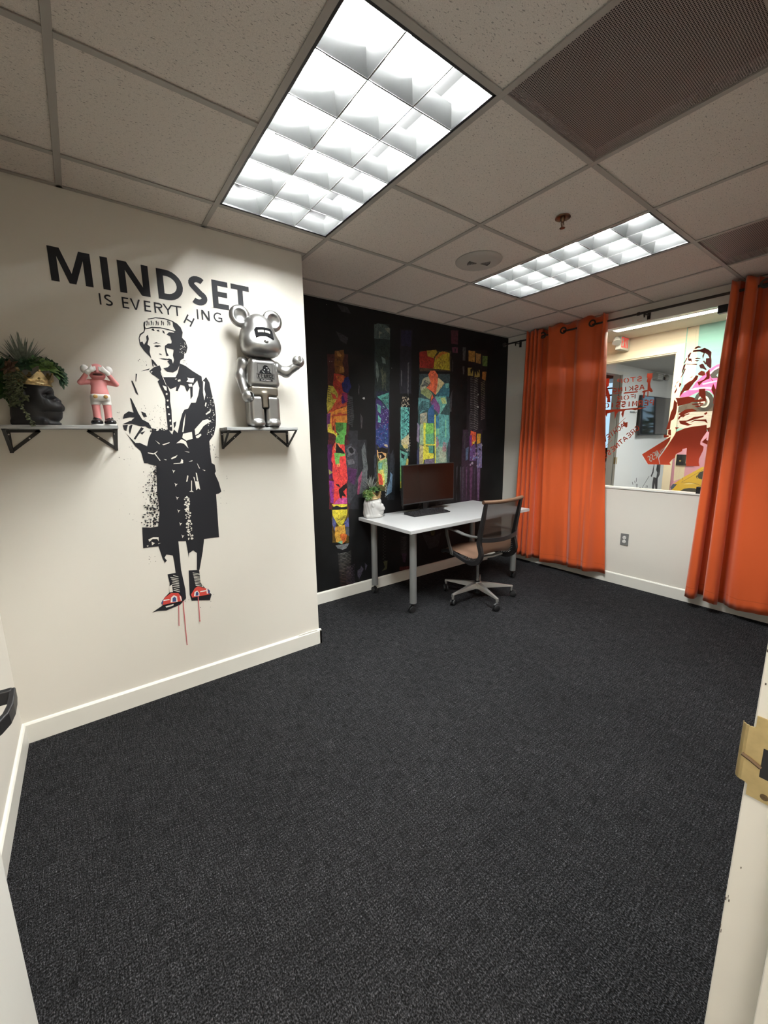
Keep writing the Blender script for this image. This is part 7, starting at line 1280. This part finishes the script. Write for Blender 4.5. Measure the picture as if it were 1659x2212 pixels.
botL = [(0.645, 0.035), (0.642, 0.092), (0.634, 0.13), (0.607, 0.136), (0.595, 0.083), (0.6, 0.039), (0.583, 0.035), (0.58, 0.092), (0.572, 0.13), (0.545, 0.136), (0.533, 0.083), (0.538, 0.039), (0.521, 0.035), (0.518, 0.092), (0.51, 0.13), (0.483, 0.136), (0.471, 0.083), (0.476, 0.039), (0.459, 0.035), (0.456, 0.092), (0.448, 0.13), (0.421, 0.136), (0.409, 0.083), (0.414, 0.039), (0.385, 0.045), (0.34, 0.042), (0.305, 0.046), (0.275, 0.1), (0.262, 0.135), (0.222, 0.125), (0.175, 0.118), (0.12, 0.1), (0.08, 0.097), (0.04, 0.106), (0, 0.112), (-0.03, 0.1), (-0.055, 0.118), (-0.08, 0.13), (-0.1, 0.125), (-0.15, 0.11), (-0.18, 0.125), (-0.205, 0.13), (-0.225, 0.15), (-0.25, 0.158), (-0.275, 0.14), (-0.31, 0.07), (-0.36, 0.035), (-0.415, 0.03)]
curtain('left orange curtain hanging from the dark rod behind the desk, with narrow folds', topL, botL, 2.592, .080, .012, [(.400,.085,.5),(.165,.095,.15),(-.135,.108,.1)], 5)
topR = [(-1.165, 0.045), (-1.172, 0.1), (-1.188, 0.122), (-1.212, 0.124), (-1.221, 0.085), (-1.206, 0.034), (-1.232, 0.028), (-1.258, 0.032), (-1.252, 0.085), (-1.266, 0.122), (-1.296, 0.126), (-1.32, 0.115), (-1.326, 0.075), (-1.312, 0.036), (-1.34, 0.032), (-1.365, 0.06), (-1.4, 0.095), (-1.47, 0.106), (-1.54, 0.1), (-1.6, 0.06), (-1.66, 0.08), (-1.74, 0.11), (-1.82, 0.09), (-1.9, 0.07)]
botR = [(-1.112, 0.04), (-1.12, 0.1), (-1.14, 0.135), (-1.19, 0.14), (-1.204, 0.09), (-1.185, 0.03), (-1.222, 0.025), (-1.262, 0.03), (-1.252, 0.1), (-1.272, 0.15), (-1.315, 0.156), (-1.34, 0.135), (-1.346, 0.085), (-1.328, 0.034), (-1.362, 0.03), (-1.395, 0.055), (-1.43, 0.09), (-1.48, 0.115), (-1.54, 0.13), (-1.62, 0.135), (-1.7, 0.11), (-1.78, 0.13), (-1.86, 0.12), (-1.95, 0.08)]
curtain('right orange curtain at the edge of the room, covering the end of the window', topR, botR, 2.590, .088, .014, [(-1.370,.098,.1),(-1.62,.075,.3)], 9)

t = thing('curtain_rod', 'thin dark curtain rod running above the window on small brackets', 'curtain rod', (XC-.085, -.55, 2.520))
rod = MB().cyl((0, 1.44, 0), (0, .01, 0), .0085, n=14); rod.cyl((0, .03, 0), (0, -1.50, 0), .0105, n=14)
obj('rod', rod, M_BRONZE, t, smooth=50)
obj('joint_ring', MB().lathe([(.011, -.012), (.0145, -.010), (.0145, .010), (.011, .012)], 18, (0, .02, 0), Matrix.Rotation(PI/2, 3, 'X')), M_BRONZE, t, smooth=50)
obj('finial', MB().lathe([(.009, -.004), (.020, -.002), (.024, .010), (.022, .026), (.012, .034)], 20, (0, 1.425, 0), Matrix.Rotation(-PI/2, 3, 'X')), mat('finial_grey', (.10, .09, .08), .4, .5), t, smooth=50)
for y in (1.28, -.035, -1.46):
    b = MB(); b.box((.073, y-.012, -.045), (.084, y+.012, .03)); b.box((-.004, y-.006, -.016), (.076, y+.006, -.0095)); b.box((-.016, y-.007, -.030), (-.009, y+.007, -.006)); b.box((-.016, y-.007, -.016), (.004, y+.007, -.0105))
    b.cyl((-.0125, y, -.030), (-.0125, y, -.042), .006, n=10)
    obj('bracket', b, M_BRONZE, t)

t = thing('wall_outlet', 'grey duplex outlet plate on the white wall under the window', 'outlet', (XC, -.555, .463))
obj('plate', MB().box((-.005, -.0365, -.058), (0, .0365, .058)), mat('outlet_grey', (.16, .16, .155), .45), t, bevel=.0015)
for s in (-1, 1):
    mb = MB().lathe([(0, .0), (.0165, 0), (.0165, .0035), (.015, .0042), (0, .0042)], 22, (-.005, 0, s*.0195), Matrix.Rotation(-PI/2, 3, 'Y'), close=False)
    o = obj('socket', mb, mat('socket_white', (.68, .67, .64), .4), t)
    sl = MB(); sl.box((-.0098, -.0075, s*.0195), (-.0091, -.0050, s*.0195+.008)); sl.box((-.0098, .0050, s*.0195), (-.0091, .0075, s*.0195+.009)); sl.cyl((-.0091, 0, s*.0195-.0075), (-.0098, 0, s*.0195-.0075), .0027, n=10)
    obj('slot', sl, M_BLACKM, o)
obj('screw', MB().cyl((-.005, 0, 0), (-.0066, 0, 0), .0025, n=10), M_ALU, t)

# ================================================================== DESK AND WHAT STANDS ON IT
TZ = .7455
t = thing('desk', 'white rectangular desk on four round grey legs with casters', 'desk', (2.760, .518, 0))
obj('table_top', MB().box((-.797, -.378, TZ-.029), (.797, .378, TZ)), mat('white_laminate', (.43, .43, .43), .30, spec=.5), t, bevel=.002)
for sx in (-1, 1):
    for sy in (-1, 1):
        x, y = sx*.690, sy*.282
        lg = obj('leg', MB().cyl((x, y, .085), (x, y, TZ-.030), .030, n=28), M_LEG, t, smooth=40)
        obj('mounting_plate', MB().cyl((x, y, TZ-.036), (x, y, TZ-.0295), .055, n=24), M_LEG, lg)
        a = math.atan2(sy, sx)+.9*sx
        cs = MB()
        M = Matrix.Translation((x, y, 0)) @ Matrix.Rotation(a, 4, 'Z')
        for s in (-1, 1): cs.cyl(M @ Vector((.014, s*.006, .029)), M @ Vector((.014, s*.020, .029)), .029, n=20)
        cs.cyl(M @ Vector((.014, -.008, .029)), M @ Vector((.014, .008, .029)), .016, n=12)
        cs.tube([M @ Vector((.014, 0, .058)), M @ Vector((-.006, 0, .064)), M @ Vector((0, 0, .086))], .012, n=8)
        obj('caster', cs, M_BLACKP, lg, smooth=40, bevel=.002)
# cable tray and cross bar under the top, seen behind the chair
obj('rail', MB().box((-.66, .24, TZ-.075), (.66, .262, TZ-.030)), M_LEG, t)

t = thing('monitor', 'wide black curved monitor switched off on the white desk', 'monitor', (2.700, .742, TZ), math.radians(-1.5))
def curved(x0, x1, z0, z1, yf, yb, k=.10, n=17):
    mb = MB(); vs = []
    for i in range(n):
        x = x0+(x1-x0)*i/(n-1); c = -k*x*x*2.2
        vs += [(x, yf+c, z0), (x, yf+c, z1), (x, yb+c, z1), (x, yb+c, z0)]
    fs = [(i*4+j, (i+1)*4+j, (i+1)*4+(j+1) % 4, i*4+(j+1) % 4) for i in range(n-1) for j in range(4)]+[(0,1,2,3), ((n-1)*4+3, (n-1)*4+2, (n-1)*4+1, (n-1)*4)]
    return mb.add(vs, fs)
obj('casing', curved(-.338, .338, .087, .472, -.002, .022), M_BLACKP, t, smooth=40, bevel=.0015)
obj('screen', curved(-.331, .331, .100, .466, -.0032, -.0012), mat('dark_screen', (.016, .005, .003), .14, spec=.22), t, smooth=40)
obj('chin', curved(-.336, .336, .0885, .0985, -.0034, -.001), mat('chin_black', (.02, .02, .021), .35), t, smooth=40)
nk = MB(); nk.tube([(0, .045, .015), (0, .055, .12), (0, .040, .26)], 0, sq=(.055, .022), up=(0, 1, 0)); nk.box((-.06, .012, .20), (.06, .05, .32))
obj('neck', nk, M_BLACKP, t)
ft = MB()
for s in (-1, 1): ft.tube([(0, .06, .008), (s*.10, .02, .008), (s*.215, -.012, .006)], 0, sq=(.026, .012))
ft.cyl((0, .055, .0015), (0, .055, .018), .045, n=24)
obj('foot', ft, mat('foot_grey', (.03, .03, .032), .35, .4), t, bevel=.002)

t = thing('keyboard', 'black computer keyboard lying on the desk in front of the monitor', 'keyboard', (2.592, .628, TZ), math.radians(-3.5))
kb = MB(); kb.prism([(-.085, 0), (.085, 0), (.085, .022), (.06, .022), (-.085, .010)], lambda u, v: (-.222, u, v), lambda u, v: (.222, u, v))
obj('body', kb, mat('keyboard_black', (.008, .008, .009), .45), t, bevel=.003)
M_KEY = mat('key_black', (.016, .016, .018), .5); km = MB().add([(-.0075,-.007,0),(.0075,-.007,0),(.0075,.007,0),(-.0075,.007,0),(-.006,-.0052,.006),(.006,-.0052,.006),(.006,.0058,.006),(-.006,.0058,.006)], [(4,5,6,7),(0,1,5,4),(1,2,6,5),(2,3,7,6),(3,0,4,7)]).mesh('key'); km.materials.append(M_KEY)
for r in range(6):
    y = -.064+r*.0215; z = .0105+(y+.085)*.082
    for i in range(22):
        x = -.208+i*.0192+(.004 if i > 14 else 0)+(.003 if i > 17 else 0)
        if r == 0 and 4 <= i <= 8: continue
        o = bpy.data.objects.new('key', km); COL.objects.link(o); o.parent = t; o.location = (x, y, z)
o = obj('space_bar', MB().box((-.130, -.071, .0115), (-.052, -.057, .0178)), M_KEY, t, bevel=.001)

# ================================================================== OFFICE CHAIR
t = thing('office_chair', 'brown mesh office chair with dark ribbed frame and aluminium star base at the desk', 'chair', (2.755, .120, 0), math.radians(-2))
base = obj('hub', MB().lathe([(.030, .085), (.040, .090), (.042, .135), (.034, .150), (.028, .155)], 28), M_ALU, t, smooth=40)
M_BASE = mat('base_aluminium', (.62, .60, .57), .36, .85)
for k in range(5):
    a = math.radians(38+72*k); ca, sa = math.cos(a), math.sin(a)
    def arm_pt(r, w, z): return (ca*r-sa*w, sa*r+ca*w, z)
    mb = MB(); secs = [(.020, .028, .098, .150), (.10, .022, .097, .142), (.22, .016, .098, .125), (.315, .012, .098, .112), (.330, .012, .080, .110)]
    vs = []
    for r, w, zb, zt in secs: vs += [arm_pt(r, w, zb), arm_pt(r, w*.75, zt), arm_pt(r, -w*.75, zt), arm_pt(r, -w, zb)]
    n = len(secs); mb.add(vs, [(i*4+j, i*4+(j+1) % 4, (i+1)*4+(j+1) % 4, (i+1)*4+j) for i in range(n-1) for j in range(4)]+[(3,2,1,0), tuple((n-1)*4+j for j in range(4))])
    mb.cyl(arm_pt(.320, 0, .058), arm_pt(.320, 0, .105), .011, n=12)
    ar = obj('base_arm', mb, M_BASE, t, bevel=.002)
    b = a+.9+k*1.3; cb, sb = math.cos(b), math.sin(b); cx, cy = ca*.325+cb*.012, sa*.325+sb*.012
    cs = MB()
    for s in (-1, 1): cs.lathe([(0, -.009), (.022, -.009), (.0275, -.006), (.0285, 0), (.0275, .006), (.022, .009), (0, .009)], 20, (cx-sb*s*.0125, cy+cb*s*.0125, .0285), Matrix.Rotation(b, 3, 'Z') @ Matrix.Rotation(PI/2, 3, 'X'), close=False)
    cs.tube([(cx-cb*.012, cy-sb*.012, .060), (cx, cy, .060), (cx+cb*.022, cy+sb*.022, .050)], .011, n=8)
    obj('caster', cs, M_BLACKP, ar, smooth=40)
obj('column', MB().cyl((0, 0, .150), (0, 0, .40), .0145, n=18), mat('column_chrome', (.45, .44, .42), .25, .95), t, smooth=40)
obj('column_foot', MB().cyl((0, 0, .045), (0, 0, .10), .026, n=18), M_BLACKP, t, smooth=40); obj('column_collar', MB().cyl((0, 0, .150), (0, 0, .163), .022, n=18), M_BLACKP, t, smooth=40)
sup = MB(); sup.box((-.045, -.075, .375), (.045, .10, .405)); 
for s in (-1, 1):
    sup.tube([(s*.03, -.03, .39), (s*.12, -.06, .392), (s*.215, -.085, .410)], 0, sq=(.05, .016)); sup.tube([(s*.03, .06, .392), (s*.12, .10, .40), (s*.215, .13, .425)], 0, sq=(.045, .014))
obj('seat_support', sup, M_BASE, t, bevel=.003)
# side profile: from the roll at the top down the back, round the curve, forward over the seat
prof = [(-.262, .945), (-.250, .880), (-.235, .800), (-.218, .720), (-.205, .650), (-.200, .590), (-.203, .535), (-.196, .490), (-.172, .455), (-.130, .440), (-.07, .440), (.0, .447), (.07, .455), (.13, .461), (.185, .462), (.225, .452), (.245, .430)]
W2 = .222
def sling(a, b, inset=0.0):
    p = spline(prof, b); q = spline(prof, min(1, b+.01))-spline(prof, max(0, b-.01)); n = np.array((q[1], -q[0]))/np.linalg.norm(q)
    u = 2*a-1; sag = .020*(1-u*u)*(1 if .25 < b < .95 else .4)
    return (u*(W2-.018), p[0]+n[0]*sag*-1, p[1]+n[1]*sag*-1)
mb = MB(); mb.grid(13, 26, lambda a, b: sling(a, b*.31)); obj('back_mesh', mb, mesh_fabric('brown_mesh_back', (.085, .052, .038), .17), t, smooth=80)
mb = MB(); mb.grid(13, 34, lambda a, b: sling(a, .31+b*.69)); obj('seat_mesh', mb, mesh_fabric('brown_mesh_seat', (.165, .09, .056), .04), t, smooth=80)
obj('head_roll', MB().tube([(x, -.264-.012*(1-(x/.245)**2), .950-.010*(1-(x/.245)**2)) for x in np.linspace(-.247, .247, 13)], .0165, n=12), mat('brown_leather', (.125, .066, .038), .5, bump=(300, .2, .001)), t, smooth=60)
M_FRAME = mat('graphite_frame', (.014, .013, .014), .45, spec=.4)
for s in (-1, 1):
    mb = MB(); P = []
    for b in np.linspace(0, 1, 40):
        p = spline(prof, b); q = spline(prof, min(1, b+.01))-spline(prof, max(0, b-.01)); n = np.array((q[1], -q[0]))/np.linalg.norm(q)
        o_ = .010 if b < .32 else .010+.026*min(1, (b-.32)/.10) if b < .62 else max(.012, .036-.03*(b-.62)/.2)
        P.append((s*W2, p[0]-n[0]*o_*-1, p[1]-n[1]*o_*-1))
    vs = []
    for i, p in enumerate(P):
        b = i/39; q = spline(prof, min(1, b+.01))-spline(prof, max(0, b-.01)); n = np.array((q[1], -q[0]))/np.linalg.norm(q)
        wd = .0145; th = (.010+.010*min(1, b/.3)) if b < .6 else .014
        for du, dv in ((-wd, -th), (wd, -th), (wd, th), (-wd, th)): vs.append((p[0]+du, p[1]+n[0]*dv, p[2]+n[1]*dv))
    mb.add(vs, [(i*4+j, i*4+(j+1) % 4, (i+1)*4+(j+1) % 4, (i+1)*4+j) for i in range(39) for j in range(4)]+[(3,2,1,0), (156,157,158,159)])
    fr = obj('side_frame', mb, M_FRAME, t, smooth=40, bevel=.002)
    rb = MB()
    for b in np.linspace(.33, .66, 15):
        p = spline(prof, b); q = spline(prof, b+.01)-spline(prof, b-.01); n = np.array((q[1], -q[0]))/np.linalg.norm(q)
        rb.tube([(s*(W2-.022), p[0], p[1]), (s*(W2-.010), p[0]+n[0]*.010, p[1]+n[1]*.010), (s*(W2-.002), p[0]+n[0]*.030, p[1]+n[1]*.030)], 0, sq=(.008, .006), up=(1, 0, .2))
    obj('rib', rb, M_FRAME, fr)
    am = MB(); am.tube([(s*.232, -.205, .648), (s*.246, -.13, .645), (s*.252, -.06, .650), (s*.254, .02, .664), (s*.252, .11, .672), (s*.248, .165, .668)], 0, sq=(.046, .010))
    am.tube([(s*.248, .160, .668), (s*.247, .150, .60), (s*.243, .125, .52), (s*.236, .095, .432)], 0, sq=(.012, .030), up=(0, 1, .2))
    obj('armrest', am, mat('arm_grey', (.13, .13, .125), .4, .4), t, bevel=.002)
obj('lumbar_band', MB().tube([(x, -.238-.035*(1-(x/.225)**2), .628-.014*(1-(x/.225)**2)) for x in np.linspace(-.222, .222, 15)], 0, sq=(.010, .038)), M_FRAME, t, smooth=40, bevel=.002)

# ================================================================== ON THE GLASS
MAROON = mat('maroon_vinyl', (.24, .020, .016), .5); REDV = mat('red_vinyl', (.78, .085, .028), .5)
gl = {'red': REDV, 'maroon': MAROON, 'white': mat('vinyl_white', (.68, .66, .60), .5)}
on_glass = lambda u, v, e: (-e, u, v)
t = thing('window_decal', 'red mirrored stencil slogan on the window glass beside the left curtain', 'window decal', (XC+.020, 0, 0))
for (col, layer), mb in ink_by_colour(PRINTS['slogan'], on_glass).items(): obj('red_lettering', mb, gl[col], t)
t = thing('window_decal', 'red stencil figure with a bandana and wide trousers on the window glass', 'window decal', (XC+.020, 0, 0))
for (col, layer), mb in ink_by_colour(PRINTS['figure'], on_glass).items(): obj({'red': 'red_figure', 'maroon': 'dark_red_hair', 'white': 'white_lettering'}[col], mb, gl[col], t)

# ================================================================== CORRIDOR AND WHITE ROOM
t = thing('street_mural', 'painted street with a pink car above a yellow car on the corridor wall', 'mural', (XM, 0, 0))
obj('paint', ink_meshes('paint', PRINTS['street'], lambda u, v, e: (-e, u, v))[0], attr_mat('street_paint', .6), t)
t = thing('switch_plate', 'black switch plate with a cream switch on the painted corridor wall', 'switch', (XM-.006, -.600, 1.185))
obj('plate', MB().box((-.006, -.085, -.060), (0, .085, .060)), M_BLACKP, t, bevel=.002); obj('rocker', MB().box((-.010, -.040, -.036), (-.006, -.008, .036)), mat('rocker_cream', (.62, .56, .42), .5), t, bevel=.0015); obj('knob', MB().lathe([(.010, 0), (.009, .006), (0, .007)], 14, (-.006, .045, -.01), Matrix.Rotation(-PI/2, 3, 'Y'), close=False), M_BRASS, t)
t = thing('switch_plate', 'black thermostat like plate with a small knob right of the cream switch', 'switch', (XM-.006, -.838, 1.185))
obj('plate', MB().box((-.006, -.055, -.060), (0, .055, .060)), M_BLACKP, t, bevel=.002); obj('knob', MB().lathe([(.012, 0), (.011, .008), (0, .009)], 14, (-.006, .012, .006), Matrix.Rotation(-PI/2, 3, 'Y'), close=False), mat('rocker_cream', (.6, .55, .4)), t)

t = thing('exit_sign', 'white exit sign with red letters and a lamp head on the corridor wall', 'exit sign', (5.245, .100, 2.545))
obj('housing', MB().box((-.110, -.004, -.085), (.118, .055, .078)), mat('sign_white', (.50, .48, .43), .5), t, bevel=.004)
xw = MB(); xx = -.088
for ch, w in (('E', .040), ('X', .046), ('I', .011), ('T', .044)):
    for p in glyph(ch, w, .112, .011 if ch != 'I' else .011): xw.prism([(xx+u, v-.062) for u, v in p], lambda u, v: (u, -.0045, v), lambda u, v: (u, -.0065, v))
    xx += w+.010
obj('red_letters', xw, mat('exit_red', (.62, .03, .03), .5, emit=((1, .04, .04), .5)), t)
hp = MB(); hp.tube([(-.110, .03, -.005), (-.135, .03, 0), (-.150, .02, .005)], .011, n=8); hp.lathe([(.012, -.03), (.030, -.022), (.044, .018), (.047, .040), (0, .040)], 20, (-.180, .015, .01), Matrix.Rotation(-2.75, 3, 'Y') @ Matrix.Rotation(.3, 3, 'X'), close=False)
obj('lamp_head', hp, mat('lamp_white', (.34, .335, .31), .5), t, smooth=40)

t = thing('television', 'black wall mounted television reflecting trees in the white room beyond the window', 'television', (8.575, YT, 1.80))
obj('casing', MB().box((-.715, -.105, -.345), (.715, -.070, .345), Matrix.Rotation(math.radians(-2), 3, 'X')), M_BLACKP, t, bevel=.003)
obj('screen', MB().box((-.700, -.1065, -.325), (.700, -.1045, .330), Matrix.Rotation(math.radians(-2), 3, 'X')), mat('tv_glass', (.006, .007, .009), .06, spec=1.0), t)
obj('wall_mount', MB().box((-.2, -.075, -.15), (.2, -.001, .15)), M_BLACKM, t)
t = thing('emergency_light', 'grey emergency light with round lamp heads above the television', 'emergency light', (8.62, YT, 2.505))
obj('housing', MB().box((-.13, -.075, -.06), (.16, -.001, .065)), mat('emergency_grey', (.34, .34, .32), .5), t, bevel=.008)
ln = MB()
for i in range(4):
    for j in range(3): ln.box((-.09+i*.05, -.079, -.04+j*.032), (-.05+i*.05, -.075, -.018+j*.032))
obj('lens_grid', ln, mat('lens_pale', (.6, .6, .57), .3), t)
for s in (-1, 1): obj('lamp_head', MB().lathe([(.03, 0), (.055, .03), (.058, .055), (0, .058)], 20, (.015+s*.245, -.05, -.005), Matrix.Rotation(s*1.2, 3, 'Y') @ Matrix.Rotation(.5, 3, 'X'), close=False), mat('emergency_grey', (0, 0, 0)), t, smooth=40)
t = thing('wall_decal', 'small black stencil of a walking man with a lead on the far white wall', 'wall decal', (0, YT, 0))
split_ink(PRINTS['walker'], wall_a, {('black', 0): 'painted_mark'}, 'paint_speckle', t, INK, lambda col, layer: True)
t = thing('side_cabinet', 'dark cabinet with a pale worktop under the far window beyond the door', 'cabinet', (7.40, 1.75, 0))
obj('body', MB().box((-.20, -.62, .0), (.20, .62, .905)), mat('cabinet_dark', (.035, .022, .020), .5), t, bevel=.003)
obj('worktop', MB().box((-.22, -.64, .905), (.20, .64, 1.01)), mat('worktop_pale', (.45, .46, .50), .4), t, bevel=.003)
for y in (-.31, .31): d_ = obj('cabinet_door', MB().box((-.218, y-.30, .06), (-.20, y+.30, .88)), mat('cabinet_dark', (0, 0, 0)), t, bevel=.003); obj('handle', MB().box((-.235, y-.04, .80), (-.222, y+.04, .812)), M_ALU, d_)
# trees outside the far window, mirrored in the television
def tree(label, x, y, h, r, seed):
    t = thing('tree', label, 'tree', (x, y, -.1), group='trees outside the white room'); rn = random.Random(seed)
    obj('trunk', MB().tube([(0, 0, 0), (.05, .02, h*.4), (0, 0, h*.75)], [.09, .07, .04], n=8), mat('bark', (.10, .07, .05), .8), t, smooth=50)
    mb = MB()
    for i in range(420):
        d = Vector((rn.gauss(0, 1), rn.gauss(0, 1), rn.gauss(0, 1))).normalized()*r*rn.uniform(.55, 1)
        leaf(mb, Vector((0, 0, h*.78))+Vector((d.x, d.y, d.z*.75)), (d.x+rn.uniform(-.5, .5), d.y+rn.uniform(-.5, .5), d.z), r*.30, r*.12, .5, .3, 3)
    obj('foliage', mb, GRN2, t, smooth=60)
tree('green tree standing outside the far window, mirrored in the television', 12.6, -.15, 2.2, .9, 3)
slab('ground', (9.6, -8, -.2), (40, 12, -.1), mat('ground_grey', (.25, .25, .23), .9))
